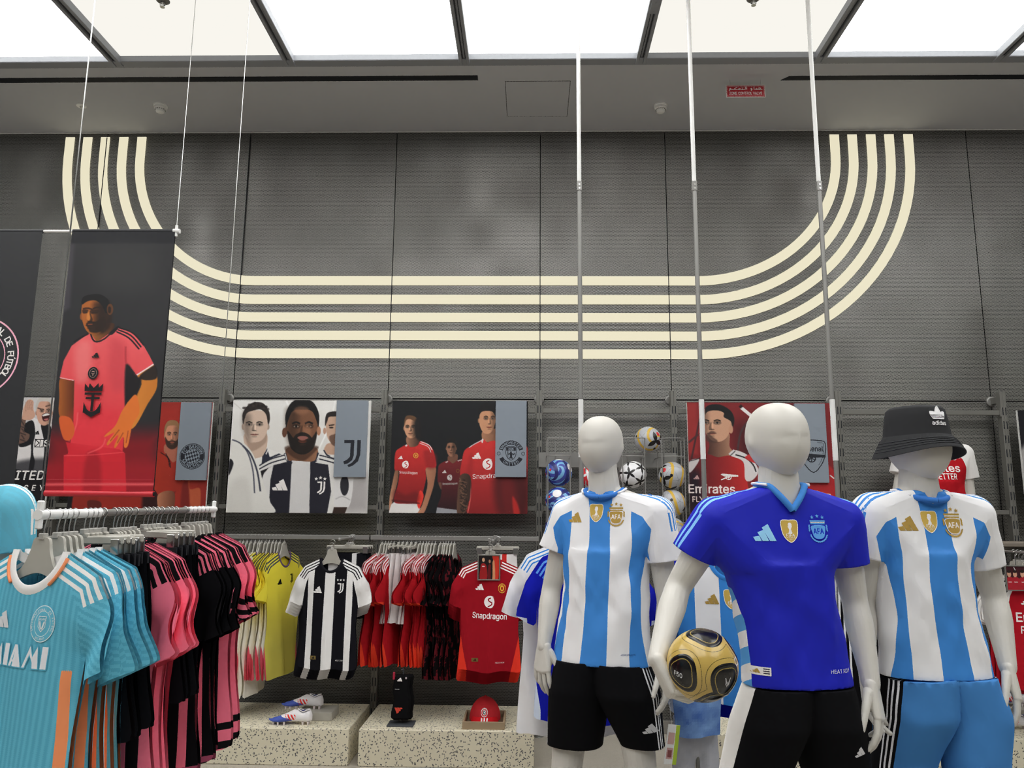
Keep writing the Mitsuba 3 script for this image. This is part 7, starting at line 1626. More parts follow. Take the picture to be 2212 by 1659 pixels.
pl_ = shirt_pattern(step=.018, thick=.02, fold=.014, seed=47, chest=.20, hem=.22, tip=(.27, -.22), inner=(.21, -.26), length=.90)
ivory = shirt_paint(pl_, IVORY, lines=srgb(214, 210, 200))
nb_y, nb_i = neckband(pw, srgb(96, 76, 110), .01), neckband(pl_, IVORY, .01)
for i, px in enumerate((512, 520, 528, 537, 546, 554)):
    tw = wall_tw(px + 6, 92 + (i * 31 % 9) - 4); put_hanger('s', HW, tw, 'grey hanger of the # ivory shirt from the left', 'hangers of the ivory shirts'); put_garment('football_shirt', 'shirt', '# long ivory white shirt from the left, edge-on beside the yellow shirts', 'ivory shirts on the wall rail', tw, [('body', ivory), ('neckband', nb_i)])
for i, px in enumerate((566, 574, 582, 590, 597, 605, 614)):
    tw = wall_tw(px, 89 + (i * 47 % 9) - 4 - (11 if i == 6 else 0)); put_hanger('s', HW, tw, 'grey hanger of the # yellow shirt from the left on the wall rail', 'hangers of the yellow shirts'); put_garment('football_shirt', 'shirt', '# yellow shirt fading to ivory from the left, hung edge-on' if i < 6 else 'yellow football shirt turned to show its front, next to the striped shirts', 'yellow shirts on the wall rail' if i < 6 else None, tw, [('body', yellow if i < 6 else lime), ('neckband', nb_y)] + ([] if i < 6 else [('bar_mark', pw.decal(bars_art(.05, BLKF), -.075, -.19)), ('crest', pw.decal(Art().add(jj(.06), BLKF), .075, -.18))]))

def face_arm(px, Y0, name):
    """a straight arm reaching out from the rail towards the viewer"""
    x = at(px, 1164, Y0)[0]; t = thing('faceout_rail', name, 'arm'); part(t, 'arm', mikit.ply(tube([(x, Y0 - .02, RZ), (x, RY, RZ)], .0075, 8), 'rail_grey', 40)); part(t, 'clamp', mikit.ply(bx(x - .014, x + .014, RY - .013, RY + .012, RZ - .022, RZ + .022, .003), 'rail_grey')); part(t, 'tip', mikit.ply(trimesh.creation.icosphere(2, .011).apply_translation([x, Y0 - .02, RZ]), 'rail_grey', True))
    return x
BLKS, WH2 = srgb(18, 18, 24), srgb(226, 225, 224)
pj = shirt_pattern(step=.012, thick=.028, fold=.010, seed=51, chest=.178, hem=.192, sh=.178, tip=(.268, -.268), inner=(.185, -.30), neck=.066, drop=.078, length=.665)
juv = shirt_paint(pj, BLKS, sleeve=WH2, lines=BLKS, stripes=[(-.142, -.103, WH2), (-.030, .034, WH2), (.108, .147, WH2)], linespan=.19, lw=(.010, .016, .026, .032, .042, .048))
nb_j = neckband(pj, srgb(24, 24, 30), .014)
jx = face_arm(735, 4.93, 'display arm carrying the black and white striped shirts')
jd = [('lettering', pj.decal(bars_art(.060, WH2), -.075, -.192)), ('crest', pj.decal(Art().add(jj(.062), WH2).add(unary_union([star(x, .048, .0085) for x in (-.019, 0, .019)]), WH2), .072, -.18)), ('hem_label', pj.decal(Art().add(sbox(-.02, -.011, .02, .011), srgb(120, 104, 62)).add(three_bars(.02), BLKS), -.085, -.60)), ('small_print', pj.decal(Art().add(text_at('HEAT.RDY', .008, 0, 0, False), WH2), .085, -.613))]
for i, Yg in enumerate((4.95, 4.985, 5.02, 5.055, 5.09)):
    tw = T().translate([jx - .052 - .014 * i, Yg, RZ - .118 - .021 * i]).rotate([0, 0, 1], -6 + 1.5 * i)
    put_hanger('s', HW, tw, 'grey hanger of the foremost black and white striped shirt' if i == 0 else 'grey hanger of the ## striped shirt from the front of its stack', None if i == 0 else 'hangers of the striped stack')
    put_garment('football_shirt', 'shirt', 'foremost black and white striped shirt of the front-facing stack, with round collar' if i == 0 else '## black and white striped shirt from the front of its stack', None if i == 0 else 'black and white shirts in the stack', tw, [('body', juv), ('neckband', nb_j)] + (jd if i == 0 else []))
pjs = shorts_pattern(w=.125, length=.40, flare=.03, thick=.016, step=.014, fold=.01, seed=8); jshort = pjs.paint([lambda A: A[:, 0] - .035, lambda A: A[:, 0] - .065], lambda A: np.where(((A[:, 0] > .035) & (A[:, 0] < .065))[:, None], WH2, BLKS))
for i, Yg in enumerate((5.14, 5.19, 5.235)):
    tw = T().translate([jx + .004 * i, Yg, RZ - .098]).rotate([0, 0, 1], -3 + 2 * i); put_hanger('c', HCW, tw, 'clip hanger of the # black shorts behind the striped shirts', 'clip hangers behind the striped shirts'); put_garment('football_shorts', 'shorts', '# pair of black shorts with white mark behind the front-facing striped shirts', 'black shorts behind the striped shirts', tw, [('body', jshort)])

# red bay
REDS, ORR = srgb(168, 22, 32), srgb(220, 62, 40)
pr = shirt_pattern(step=.017, thick=.022, fold=.014, seed=61, chest=.19, hem=.205, tip=(.31, -.29), inner=(.21, -.33), length=.70)
reds = shirt_paint(pr, REDS, lines=srgb(236, 230, 230), side=(ORR, .235, .075), linespan=.21, lw=(.004, .014, .022, .032, .040, .050)); nb_r = neckband(pr, srgb(226, 214, 214), .008)
for spots, lab, grp in (((827, 833, 839, 845, 851), '# edge-on red shirt from the left, in the group before the white shorts', 'red shirts left of the white shorts'), ((908, 914, 921, 927, 934, 941), '# edge-on red shirt from the left, right of the white shorts', 'red shirts right of the white shorts')):
    for i, px in enumerate(spots):
        tw = wall_tw(px, 78 + (i * 41 % 11) - 5); put_hanger('s', HW, tw, 'hanger of the ' + lab.replace('edge-on ', ''), 'hangers of the ' + grp); put_garment('football_shirt', 'shirt', lab, grp, tw, [('body', reds), ('neckband', nb_r)])
pws = shorts_pattern(w=.15, length=.44, flare=.04, thick=.016, step=.014, fold=.012, seed=12); wshort = pws.paint([], lambda A: np.tile(srgb(230, 226, 226), (len(A), 1)))
wmark = pws.decal(bars_art(.05, REDS), .13, -.40)
for i, px in enumerate((862, 871, 880, 889, 899)):
    tw = wall_tw(px, 74 + (i * 29 % 9) - 4); put_hanger('c', HCW, tw, 'clip hanger of the # white shorts from the left on the wall rail', 'clip hangers of the white shorts'); put_garment('football_shorts', 'shorts', '# pair of white shorts from the left, between two groups of red shirts', 'white shorts on the wall rail', tw, [('body', wshort), ('bar_mark', wmark)])
def camo(A): return (meshkit.noise(np.c_[A[:, 0] * 38 + A[:, 2] * 9, A[:, 1] * 26, A[:, 0] * 0], 5) * 1.3 - .66 - np.abs(meshkit.noise(np.c_[A[:, 0] * 70, A[:, 1] * 60, A[:, 2]], 9) - .5))
pk = shirt_pattern(step=.015, thick=.02, fold=.014, seed=71, chest=.20, hem=.215, tip=(.30, -.30), inner=(.21, -.33), length=.78)
dark = pk.paint([camo], lambda A: np.where((camo(A) > 0)[:, None], srgb(104, 28, 38), srgb(14, 10, 13)))
for i, px in enumerate((952, 958, 963, 969, 975, 982)):
    tw = wall_tw(px, 78 + (i * 23 % 9) - 4); put_hanger('s', HW, tw, 'hanger of the # dark flecked shirt from the left', 'hangers of the patterned shirts'); put_garment('football_shirt', 'shirt', '# black shirt with dark red flecks from the left, hung edge-on', 'black flecked shirts on the wall rail', tw, [('body', dark)])
pm = shirt_pattern(step=.012, thick=.028, fold=.010, seed=81, chest=.185, hem=.198, sh=.182, tip=(.265, -.27), inner=(.19, -.30), neck=.062, drop=.07, length=.665)
mred = shirt_paint(pm, srgb(150, 18, 32), lines=srgb(236, 230, 230), side=(srgb(226, 56, 40), .205, .075), linespan=.18, lw=(.006, .014, .022, .030, .038, .046)); nb_m = neckband(pm, srgb(200, 30, 40), .014)
mx = face_arm(1065, 4.93, 'display arm carrying the red shirts with white lettering')
crest_m = Art().add(ell(0, 0, .024, .030), srgb(206, 150, 60)).add(ell(0, 0, .021, .027), srgb(170, 24, 34)).add(arc_text('MANCHESTER', .006, .0225, 160, 20), srgb(230, 190, 80)).add(arc_text('UNITED', .006, .0255, 235, 305, inward=True), srgb(230, 190, 80)).add(ell(0, 0, .013, .018), srgb(224, 174, 66)).add(ell(0, -.001, .006, .009), srgb(170, 24, 34))
md = [('bar_mark', pm.decal(bars_art(.056, srgb(236, 230, 230)), -.062, -.165)), ('crest', pm.decal(crest_m, .078, -.172)), ('sponsor_disc', pm.decal(Art().add(dragon_disc(.037), srgb(236, 230, 230)), .005, -.255)), ('lettering', pm.decal(Art().add(text_at(SPON, .034, 0, 0, True, .215), srgb(236, 230, 230)), .002, -.338, rot=-2)), ('hem_label', pm.decal(Art().add(sbox(-.02, -.011, .02, .011), srgb(110, 90, 52)).add(three_bars(.02), srgb(60, 30, 26)), -.085, -.60)), ('small_print', pm.decal(Art().add(text_at('HEAT.RDY', .008, 0, 0, False), srgb(230, 210, 210)), .07, -.613))]
for i, Yg in enumerate((4.95, 4.985, 5.02, 5.055, 5.09, 5.125)):
    tw = T().translate([mx - .016 - .004 * i, Yg, RZ - .118 - .020 * i]).rotate([0, 0, 1], -5 + 1.2 * i)
    put_hanger('s', HW, tw, 'grey hanger of the foremost red shirt with sponsor lettering' if i == 0 else 'grey hanger of the ## shirt from the front of the red stack', None if i == 0 else 'hangers of the red stack')
    put_garment('football_shirt', 'shirt', 'foremost red shirt of the front-facing stack with white disc and lettering' if i == 0 else '## red shirt from the front of the front-facing red stack', None if i == 0 else 'red shirts in the front-facing stack', tw, [('body', mred), ('neckband', nb_m)] + (md if i == 0 else []))
pms = shorts_pattern(w=.125, length=.36, flare=.02, thick=.016, step=.014, fold=.01, seed=18); mshort = pms.paint([lambda A: A[:, 0] - .03, lambda A: A[:, 0] - .06], lambda A: np.where(((A[:, 0] > .03) & (A[:, 0] < .06))[:, None], srgb(206, 50, 46), srgb(230, 226, 226)))
for i, Yg in enumerate((5.17, 5.21, 5.245)):
    tw = T().translate([mx + .02, Yg, RZ - .098]).rotate([0, 0, 1], -2 + 2 * i); put_hanger('c', HCW, tw, 'clip hanger of the # white shorts behind the front-facing red shirts', 'clip hangers behind the red shirts'); put_garment('football_shorts', 'shorts', '# pair of white shorts with red mark behind the front-facing red shirts', 'white shorts behind the red shirts', tw, [('body', mshort)])
def framed_card(x, Y, z, w, h, prn, lab, rail_z, draw):
    t = thing('picture_card', lab, 'sign'); part(t, 'frame', mikit.ply(join(bx(x - w / 2, x + w / 2, Y, Y + .012, z - h / 2, z - h / 2 + .007, .001), bx(x - w / 2, x + w / 2, Y, Y + .012, z + h / 2 - .007, z + h / 2, .001), bx(x - w / 2, x - w / 2 + .007, Y, Y + .012, z - h / 2, z + h / 2, .001), bx(x + w / 2 - .007, x + w / 2, Y, Y + .012, z - h / 2, z + h / 2, .001)), 'steel_grey'))
    part(t, 'picture', prn.shape('print_gloss', lambda s, q: np.c_[x - w / 2 + .006 + s * (w - .012), np.full_like(s, Y + .004), z + h / 2 - .006 - q * (h - .012)])); part(t, 'back', mikit.ply(bx(x - w / 2 + .004, x + w / 2 - .004, Y + .005, Y + .01, z - h / 2 + .004, z + h / 2 - .004), 'black'))
    part(t, 'hook', mikit.ply(tube([(x, Y + .008, z + h / 2 - .004), (x, Y + .008, rail_z - .02)] + [(x + .012 * math.sin(a), Y + .008, rail_z - .012 * math.cos(a)) for a in np.linspace(.4, 4.2, 12)], .0022, 6), 'chrome', True))
P = Print([(0, 0), (60, 0), (60, 66), (0, 66)], step=.7, base=(24, 18, 20)).poly([(4, 66), (6, 30), (10, 22), (18, 22), (24, 34), (24, 66)], (150, 26, 30), 1.2).el(14, 12, 4, 6, (206, 160, 130)).poly([(27, 40), (29, 26), (34, 24), (38, 34), (37, 66), (27, 66)], (96, 20, 26), 1.2).el(32, 16, 3, 5, (170, 120, 96)).poly([(40, 0), (58, 0), (58, 66), (48, 66), (42, 40), (44, 20)], (196, 50, 36), 1.5).poly([(40, 20), (46, 16), (48, 66), (38, 66)], (206, 140, 100), 1.5).poly([(36, 26), (40, 24), (40, 66), (36, 66)], (20, 14, 16), 1.5).line([(10, 30), (18, 30)], 2.5, (220, 200, 200))
q = at(1056, 1226, 4.915); framed_card(q[0], 4.915, q[2], .142, .157, P, 'small grey framed picture of red shirted players above the front-facing red shirt', RZ, None)

# ======== shirts hung behind the mannequins: rails carried by poles from the ceiling
PYL = 4.05
poles = []
for i, (px, lab) in enumerate(((1250, 'left, behind the first mannequin head'), (1508, 'middle, left of the blue shirted mannequin'), (1783, 'right, beside the cannon plaque'))):
    x = (0.268, 0.905, 1.590)[i]; poles.append(x)
    t = thing('ceiling_pole', f'vertical white and grey pole hung from the ceiling, {lab}', 'pole')
    zj, zw1, zw0 = at(px, 393, PYL)[2], at(px, 863, PYL)[2], at(px, (988, 992, 995)[i], PYL)[2]
    part(t, 'upper_tube', mikit.ply(tube([(x, PYL, zj), (x, PYL, SOF + .03)], .0118, 14), 'paint_white', 40), 'white upper tube'); part(t, 'coupling', mikit.ply(bx(x - .0135, x + .0135, PYL - .0135, PYL + .0135, zj - .055, zj + .002, .002), 'rail_grey'))
    for z in (zj - .02, zj - .042): part(t, 'screw', mikit.ply(lathe([(0, .003), (.005, .003), (.006, 0)], 12, 'y').apply_translation([x, PYL - .0135, z]), 'chrome', 30))
    part(t, 'middle_tube', mikit.ply(tube([(x, PYL, zw1), (x, PYL, zj - .05)], .0122, 14), 'rail_grey', 40)); part(t, 'white_sleeve', mikit.ply(tube([(x, PYL, zw0), (x, PYL, zw1)], .0140, 14), 'paint_white', 40), 'white sleeve'); part(t, 'lower_tube', mikit.ply(tube([(x, PYL, 1.47), (x, PYL, zw0)], .0125, 14), 'rail_grey', 40))
RZ2 = 1.475
ends = [(-.01, 3.36), (-.045, 3.36), (-.12, 3.26)]
for x, (dx, y1), lab in zip(poles, ends, ('carrying white and blue shirts behind the first mannequin', 'carrying striped shirts left of the blue shirted mannequin', 'carrying dark track pants behind the third mannequin')):
    t = thing('depth_rail', 'grey rail on a pole ' + lab, 'clothes rail'); part(t, 'tube', mikit.ply(tube([(x, PYL + .03, RZ2), (x + dx, y1, RZ2)], .0115, 12), 'rail_grey', 40)); part(t, 'joint', mikit.ply(bx(x - .02, x + .02, PYL - .02, PYL + .02, RZ2 - .02, RZ2 + .02, .003), 'rail_grey'))
HD = hanger_shapes(.112, .0115, .16)
def depth_tw(i, Y, dyaw=0, dx=0.0, dz=0.0): x, (d, y1) = poles[i], ends[i]; f = (PYL - Y) / (PYL - y1); return T().translate([x + d * f + dx, Y, RZ2 - .112 + dz]).rotate([0, 0, 1], dyaw)
pa = shirt_pattern(step=.014, thick=.03, fold=.012, seed=91, chest=.225, hem=.24, tip=(.325, -.30), inner=(.23, -.335), neck=.078, length=.72)
blue_t = shirt_paint(pa, ROY * .8, lines=srgb(90, 150, 230), side=(srgb(200, 210, 226), .27, .06)); nb_blue = neckband(pa, SKYB)
pa2 = shirt_pattern(step=.015, thick=.03, fold=.014, seed=95, chest=.225, hem=.25, tip=(.325, -.31), inner=(.23, -.345), neck=.078, length=.86)
white_t = shirt_paint(pa2, srgb(228, 228, 230), lines=SKYB, lw=(.006, .012, .022, .028, .038, .044)); nb_w = neckband(pa2, SKYB)
pa3 = shirt_pattern(step=.014, thick=.03, fold=.012, seed=93, chest=.225, hem=.24, tip=(.325, -.30), inner=(.23, -.335), neck=.078, length=.61)
arg_t = shirt_paint(pa3, srgb(228, 228, 230), sleeve=srgb(230, 230, 232), lines=SKYB, stripes=[(-.235, -.155, SKYB), (-.048, .048, SKYB), (.155, .235, SKYB)], lw=(.006, .012, .022, .028, .038, .044))
for i, Y in enumerate((3.50, 3.56, 3.62, 3.68, 3.75)):
    tw = depth_tw(0, Y, -4 + i); put_hanger('s', HD, tw, 'hanger of the # royal blue shirt behind the first mannequin', 'hangers of the blue shirts'); put_garment('football_shirt', 'shirt', '# royal blue shirt of the stack half hidden behind the first mannequin', 'royal blue shirts behind the first mannequin', tw, [('body', blue_t), ('neckband', nb_blue)])
for i, Y in enumerate((3.82, 3.88, 3.94, 4.0)):
    tw = depth_tw(0, Y, 2 - i, -.075); put_hanger('s', HD, depth_tw(0, Y, 2 - i), 'hanger of the # white shirt behind the blue shirts', 'hangers of the white shirts'); put_garment('football_shirt', 'shirt', '# long white shirt with light blue shoulder stripes behind the blue shirts', 'white shirts behind the first mannequin', tw, [('body', white_t), ('neckband', nb_w)])
ad = [('bar_mark', pa3.decal(bars_art(.062, GOLD), -.082, -.185)), ('champion_badge', pa3.decal(champion_badge(), .002, -.185, .075)), ('crest', pa3.decal(afa_crest(GOLD, WHT), .09, -.19, .072))]
for i, Y in enumerate((3.48, 3.56, 3.64)):
    tw = depth_tw(1, Y, 4 - 2 * i, dz=-.02); put_hanger('s', HD, depth_tw(1, Y, 4 - 2 * i, dz=-.0), 'grey hanger of the foremost striped shirt left of the blue mannequin' if i == 0 else 'hanger of the ## striped shirt left of the blue shirted mannequin', None if i == 0 else 'hangers of the striped shirts'); put_garment('football_shirt', 'shirt', 'white and sky blue striped shirt with gold badge seen between the first two mannequins' if i == 0 else '## white and sky striped shirt from the front between the first two mannequins', None if i == 0 else 'striped shirts between the mannequins', tw, [('body', arg_t), ('neckband', nb_blue)] + (ad if i == 0 else []))
for i, Y in enumerate((3.72, 3.78, 3.84, 3.90, 3.96)):
    tw = depth_tw(1, Y, -3 + 2 * i, dz=-.19); tw0 = depth_tw(1, Y, -3 + 2 * i)
    put_hanger('s', HD, tw0, 'hanger of the # navy shirt on the middle pole rail', 'hangers of the navy shirts'); put_garment('football_shirt', 'shirt', '# navy blue shirt whose hem shows under the golden ball', 'navy shirts on the middle pole rail', depth_tw(1, Y, -3 + 2 * i, dz=-.02), [('body', blue_t), ('neckband', nb_blue)])
ptp = Pattern([(.16, 0), (.19, -.5), (.16, -1.0), (.04, -1.0), (.01, -.32), (-.01, -.32), (-.04, -1.0), (-.16, -1.0), (-.19, -.5), (-.16, 0)], [(.16, 0), (.19, -.5), (.16, -1.0), (.04, -1.0), (.01, -.32), (-.01, -.32), (-.04, -1.0), (-.16, -1.0), (-.19, -.5), (-.16, 0)], [[(.16, 0), (.19, -.5), (.16, -1.0)], [(-.16, 0), (-.19, -.5), (-.16, -1.0)]], thick=.02, step=.016, low=-1.0)
ed = (.115, .123, .133, .141, .151, .159)
tpants = ptp.paint([lambda A, e=e: np.abs(A[:, 0]) - .02 * np.sin(np.clip(-A[:, 1] / 1.0, 0, 1) * np.pi) - e for e in ed], lambda A: np.where(np.isin(np.searchsorted(ed, np.abs(A[:, 0]) - .02 * np.sin(np.clip(-A[:, 1] / 1.0, 0, 1) * np.pi)), (1, 3, 5))[:, None], srgb(222, 222, 224), BLKF))
HCD = clip_hanger_shapes(.112, .0115, .15)
for i, Y in enumerate((3.34, 3.42)):
    tw = depth_tw(2, Y, -4 + 4 * i, -.02); put_hanger('c', HCD, tw, 'clip hanger of the # dark track pants beside the third mannequin', 'clip hangers of the track pants'); put_garment('track_pants', 'trousers', '# pair of black white-striped track pants seen beside the third mannequin', 'hanging black track pants', tw, [('body', tpants)])

# ======== teal shirted mannequin cut by the left edge
t4 = thing('mannequin', 'mannequin in a teal pinstriped shirt cut by the left edge of the picture', 'mannequin')
Y = 2.15; yaw4 = math.radians(14); ex = lambda px, py, dy=0: at(px, py, Y + dy)
c0 = ex(-118, 1085); J = dict(neck=c0, skull=c0 + [0, 0, .16], shL=c0 + [-.175, -.04, -.055], shR=ex(16, 1102, .04), elL=c0 + [-.235, -.02, -.30], wrL=c0 + [-.25, -.1, -.53], elR=ex(22, 1300, .06), wrR=ex(5, 1450, .0),
         hipL=c0 + [-.09, 0, -.56], hipR=c0 + [.09, 0, -.56], knL=c0 + [-.12, -.03, -.95], knR=c0 + [.12, -.03, -.95], anL=None, anR=None)
for s, dx in (('L', -.03), ('R', .03)): q = J['kn' + s]; J['an' + s] = np.array([q[0] + dx, q[1] + .05, .08])
f4 = Figure(t4, yaw4, J)
hd = head_mesh(c0 + [-.005, -.01, .21], yaw4, .0835, .115, .104)
hL = hand(J['wrL'], [-.06, -.12, -1], [-.75, -.75, .1], 1); hR = hand(J['wrR'], [-.08, -.15, -1], [.9, -.35, .1], -1)
part(t4, 'figure', mikit.ply(body(f4, [hL, hR], hd), 'mannequin_skin', True), 'smooth light grey faceless mannequin body')
part(t4, 'base_plate', mikit.ply(lathe([(0, .012), (.19, .012), (.195, .006), (.195, 0), (0, 0)], 40).apply_translation([*((J['anL'] + J['anR']) / 2)[:2], 0]), 'glass_base', 30))
rg = lambda dz, a, k=.64: dict(c=c0 + np.array([0, 0, dz]), a=a, b=a * k, yaw=yaw4, e=2.3, tilt=0.0)
rings = [rg(-.19, .165), rg(-.30, .165), rg(-.42, .17), rg(-.55, .185), rg(-.64, .195)]
slv = {'L': (c0 + [-.225, -.03, -.21], .068), 'R': (ex(20, 1192, .05), .064)}
m4 = tee(f4, rings, slv, .062, 0); A = tee_attrs(f4, m4, rings); ra4 = ridge_angle(f4, slv)
def col4(B):
    s, a = ra4(B); k = np.floor(np.where(np.abs(B[:, 0]) > .17, B[:, 1] + .3 * B[:, 2], B[:, 0]) / .0085) % 2; c = np.where((k > 0)[:, None], TEAL, TEAL * .93 + .01)
    return np.where((((a > -.05) & (a < .10) | (a > .2) & (a < .35)) & (s < .17) & (B[:, 2] > -.2))[:, None], NEARW, c)
s4 = part(t4, 'shirt', painted(np.array(m4.vertices), np.array(m4.faces), A, [(lambda B, e=e: np.where(B[:, 2] > -.3, ra4(B)[1] - e, 1.0)) for e in (-.05, .1, .2, .35)] + [lambda B: ra4(B)[0] - .17], col4, 'cloth'), 'teal pinstriped football shirt')
collar(t4, f4, .066, 'paint_white', par=s4)
w_ = rg(-.62, .175, .7)
lL = [half(w_, -1, .62), half(rg(-.72, .19, .7), -1, .56), dict(rg(-.98, .1, .95), c=c0 + np.array([-.12, -.02, -1.0]))]; lR = [half(w_, 1, .62), half(rg(-.72, .19, .7), 1, .56), dict(rg(-.98, .1, .95), c=c0 + np.array([.12, -.02, -1.0]))]
mb = bottoms(f4, lL, lR); part(t4, 'shorts', mikit.ply(mb, 'black', True), 'black shorts')

# ======== red shirted torso on the shelf of the right bay
t5 = thing('torso_form', 'grey mannequin torso in a red shirt with white sleeves, standing on the wall shelf', 'mannequin')
Y = 5.36; yaw5 = math.radians(6); g = lambda px, py, dy=0: at(px, py, Y + dy)
J = dict(neck=g(2016, 962), skull=g(2016, 905), shL=g(1958, 981), shR=g(2078, 983), elL=g(1940, 1062), wrL=g(1944, 1120, -.03), elR=g(2094, 1066), wrR=g(2090, 1122, -.03))
f5 = Figure(t5, yaw5, J)
zsh = 1.3505
M = []
for s in 'LR': M += [bone(J['sh' + s], .05, J['el' + s], .037), bone(J['el' + s], .037, J['wr' + s], .034)]
nk = J['neck']; bot = np.array([nk[0], Y, zsh])
M += [hull((J['shL'], .045), (J['shR'], .045), (nk, .045), (nk + [.06, 0, -.2], .08), (nk + [-.06, 0, -.2], .08)), hull((nk + [.06, 0, -.2], .08), (nk + [-.06, 0, -.2], .08), (np.array([nk[0] + .05, Y, zsh + .08]), .08), (np.array([nk[0] - .05, Y, zsh + .08]), .08)), bone(nk - [0, 0, .03], .055, nk + [0, 0, .06], .048)]
part(t5, 'figure', mikit.ply(from_m3(m3.Manifold.batch_boolean(M, m3.OpType.Add), .014, 10), 'mannequin_skin', True), 'smooth grey torso')
rings = [px_ring(1040, 1952, 2081, Y, yaw5, .66), px_ring(1075, 1950, 2082, Y, yaw5, .66), px_ring(1110, 1950, 2083, Y, yaw5, .66), px_ring(1157, 1948, 2085, Y, yaw5, .66)]
slv = {'L': (g(1942, 1024), .060), 'R': (g(2094, 1034), .060)}
m5 = tee(f5, rings, slv, .058, 0, edge=.010, it=30); A = tee_attrs(f5, m5, rings)
RAG5 = [(.055, .2), (.06, -.03), (.10, -.06), (.135, -.10), (.155, -.16), (.16, -.24), (.2, -.6), (.8, -.6), (.8, .2)]
sl5 = poly_field(RAG5); ra5 = ridge_angle(f5, slv)
def col5(B):
    S = sl5(B) > 0; c = np.where(S[:, None], srgb(226, 224, 222), srgb(172, 24, 34)); s, a = ra5(B)
    return np.where((S & (((a > -.1) & (a < .03)) | ((a > .2) & (a < .33))) & (s < .2))[:, None], srgb(24, 24, 30), c)
s5 = part(t5, 'shirt', painted(np.array(m5.vertices), np.array(m5.faces), A, [sl5] + [(lambda B, e=e: np.where(B[:, 2] > -.3, ra5(B)[1] - e, 1.0)) for e in (-.1, .03, .2, .33)], col5, 'cloth'), 'red football shirt with white sleeves and black shoulder lines')
collar(t5, f5, .060, 'collar_white', par=s5)
LT = srgb(232, 226, 224)
for nm, art, px, py in (('crest', Art().add(cannon(.07), LT), 2062, 989), ('lettering', Art().add(text_at('Emirates', .05, 0, 0, True, .30), LT), 2025, 1011), ('lettering', Art().add(text_at('FLY BETTER', .040, 0, 0, True, .24), LT), 2030, 1029)):
    part(s5, nm, drape(art, f5, m5, anchor(f5, m5, px, py)))

# ======== front-facing red shirts and black trousers at the right edge
px_ = shirt_pattern(step=.010, thick=.028, fold=.010, seed=101, chest=.19, hem=.205, sh=.185, tip=(.275, -.27), inner=(.195, -.30), neck=.064, drop=.075, length=.68)
ars = shirt_paint(px_, srgb(170, 22, 36), sleeve=srgb(228, 226, 224), lines=srgb(22, 22, 28), linespan=.19, lw=(.004, .012, .022, .030, .040, .048)); nb_a = neckband(px_, srgb(228, 226, 224), .014)
ax = at(2236, 1300, 4.86)[0]
t = thing('faceout_rail', 'short display arm carrying the red and white shirts at the right edge', 'clothes rail')
part(t, 'arm', mikit.ply(tube([(ax, 4.82, 1.30), (ax, 5.56, 1.30)], .0075, 8), 'rail_grey', 40)); part(t, 'cross_piece', mikit.ply(bx(2.27, 3.405, 5.56, 5.585, 1.285, 1.315, .003), 'rail_grey'))
apd = [('bar_mark', px_.decal(bars_art(.056, LT), -.075, -.17)), ('crest', px_.decal(Art().add(cannon(.07), LT), .07, -.17)), ('lettering', px_.decal(Art().add(text_at('Emirates', .052, 0, 0, True, .27), LT), 0, -.262)), ('sponsor_line', px_.decal(Art().add(text_at('FLY BETTER', .042, 0, 0, True, .23), LT), 0, -.335))]
for i, Yg in enumerate((4.86, 4.90, 4.94, 4.98, 5.02)):
    tw = T().translate([ax - .002 * i, Yg, 1.30 - .112 - .01 * i]).rotate([0, 0, 1], 2 - i); put_hanger('s', HD, T().translate([ax, Yg, 1.30 - .112]).rotate([0, 0, 1], 2 - i), 'grey hanger of the foremost red and white shirt at the right edge' if i == 0 else 'hanger of the ## shirt in the red and white stack at the right edge', None if i == 0 else 'hangers of the right edge stack')
    put_garment('football_shirt', 'shirt', 'foremost red shirt with white sleeves and lettering, cut by the right edge' if i == 0 else '## red shirt with white sleeves in the stack at the right edge', None if i == 0 else 'red and white shirts at the right edge', tw, [('body', ars), ('neckband', nb_a)] + (apd if i == 0 else []))
for i, x in enumerate((2.52, 2.60)):
    tw = T().translate([x, 5.40 - .06 * i, 1.30 - .112]).rotate([0, 0, 1], 4 * i); 
    t = thing('faceout_rail', ('rear' if i == 0 else 'front') + ' short display arm holding black track pants behind the third mannequin hip', 'clothes rail'); part(t, 'arm', mikit.ply(tube([(x, 5.40 - .06 * i - .03, 1.30), (x, 5.56, 1.30)], .0075, 8), 'rail_grey', 40))
    put_hanger('c', HCD, tw, ('left' if i == 0 else 'right') + ' grey clip hanger of black track pants behind the third mannequin arm', None); put_garment('track_pants', 'trousers', ('left' if i == 0 else 'right') + ' pair of black track pants on the wall behind the third mannequin hip', None, tw, [('body', tpants)])
P = Print([(0, 0), (60, 0), (60, 60), (0, 60)], step=.7, base=(60, 24, 30))
for x in (8, 24, 44): P.poly([(x - 9, 60), (x - 10, 34), (x - 4, 28), (x + 6, 28), (x + 12, 36), (x + 12, 60)], (168, 34, 46), 1.2).el(x, 20, 5.5, 8, (206, 156, 130)).el(x, 13, 5.5, 4, (40, 28, 26)).line([(x - 4, 40), (x + 6, 40)], 2, (220, 200, 200))
P.line([(22, 2), (26, 10)], 2, (220, 220, 220))
q = at(2199, 1249, 4.80); framed_card(q[0], 4.80, q[2], .142, .15, P, 'small grey framed picture of red shirted players at the right edge', 1.30, None)

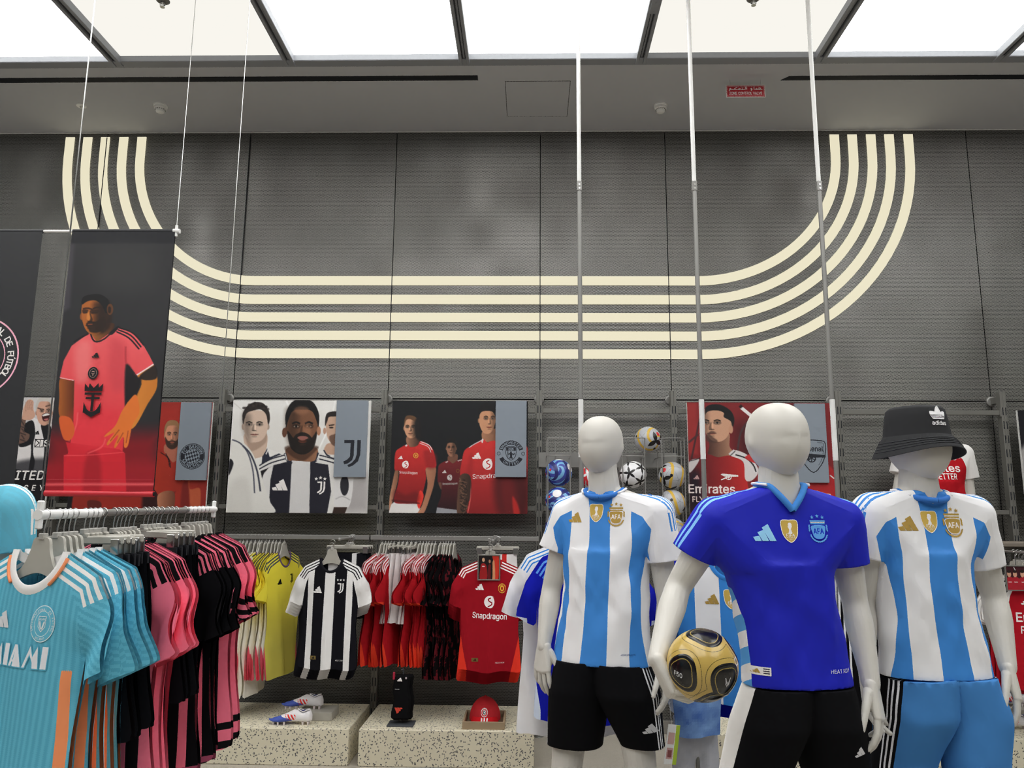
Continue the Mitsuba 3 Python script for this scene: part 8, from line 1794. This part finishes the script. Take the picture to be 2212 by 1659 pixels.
# ======== child's outfit and a card glimpsed between the first two mannequins
st = at(1506, 1600, 3.15)
t = thing('garment_stand', 'low floor stand behind the golden ball holding a blue top and pale trousers', 'display stand')
part(t, 'base', mikit.ply(lathe([(0, .012), (.12, .012), (.125, .004), (.125, 0), (0, 0)], 32).apply_translation([st[0], 3.15, 0]), 'steel_grey', 30)); part(t, 'pole', mikit.ply(tube([(st[0], 3.15, .01), (st[0], 3.15, .86)], .008, 10), 'steel_grey', 40)); part(t, 'bar', mikit.ply(tube([(st[0] - .12, 3.15, .86), (st[0] + .12, 3.15, .86)], .006, 8), 'steel_grey', 40))
pk1 = shirt_pattern(step=.010, thick=.035, fold=.01, seed=7, chest=.085, hem=.088, sh=.09, tip=(.13, -.12), inner=(.095, -.14), neck=.04, drop=.04, length=.30)
tie = lambda A: np.clip(meshkit.fbm(np.c_[A[:, :2] * 22, A[:, 2:] * 3], 3, 4), 0, 1)
tied = pk1.paint([], lambda A: srgb(44, 84, 170) * (1 - tie(A)[:, None]) + srgb(150, 190, 236) * tie(A)[:, None])
zt = at(1506, 1588, 3.12)[2] + .30
put_garment('mottled_shirt', 'shirt', 'blue mottled child size top whose hem shows under the golden ball', None, T().translate([st[0] + .0, 3.13, zt]), [('body', tied)])
o_ = [(.082, 0), (.092, -.25), (.088, -.52), (.012, -.52), (.004, -.16), (-.004, -.16), (-.012, -.52), (-.088, -.52), (-.092, -.25), (-.082, 0)]
ptr = Pattern(o_, o_, [o_[:3], [(-x, z) for x, z in o_[:3]], o_[3:5], o_[5:7]], thick=.035, step=.010, low=-.52, fold=.012, seed=13)
pale = ptr.paint([], lambda A: srgb(168, 170, 178) * (1 - .5 * tie(A * 1.7)[:, None]) + srgb(222, 222, 226) * .5 * tie(A * 1.7)[:, None])
put_garment('child_trousers', 'trousers', 'pale washed child size trousers hanging under the blue top behind the golden ball', None, T().translate([st[0] - .005, 3.155, zt - .24]), [('body', pale)])
t = thing('price_card', 'small white and green printed card hanging beside the first mannequin hand', 'card')
p = at(1452, 1608, 3.0); w, h = .062, .135
tw = T().translate(p.tolist()).rotate([0, 0, 1], 35).rotate([0, 1, 0], 12)
part(t, 'card', moved(mikit.ply(bx(-w / 2, w / 2, 0, .0015, -h / 2, h / 2), 'board_edge'), tw))
D = Art().add(sbox(w / 2 - .02, -h / 2, w / 2, h / 2), srgb(170, 196, 60)).add(sbox(-w / 2 + .006, -.05, w / 2 - .024, -.012), srgb(190, 150, 146)).add(sbox(-w / 2 + .006, .0, w / 2 - .024, .04), srgb(196, 160, 152)).add(sbox(-w / 2 + .012, -.044, w / 2 - .03, -.02), srgb(130, 70, 70))
part(t, 'print', moved(D.flat('print_matt', on_plane([0, 0, 0], [1, 0, 0], [0, 0, 1], [0, -1, 0])), tw))
part(t, 'string', mikit.ply(tube([p + [0.0, 0, h / 2 * .98], p + [-.01, .01, .2], [p[0] - .03, 3.0 + .0, p[2] + .33]], .0009, 5), 'paint_white', True))
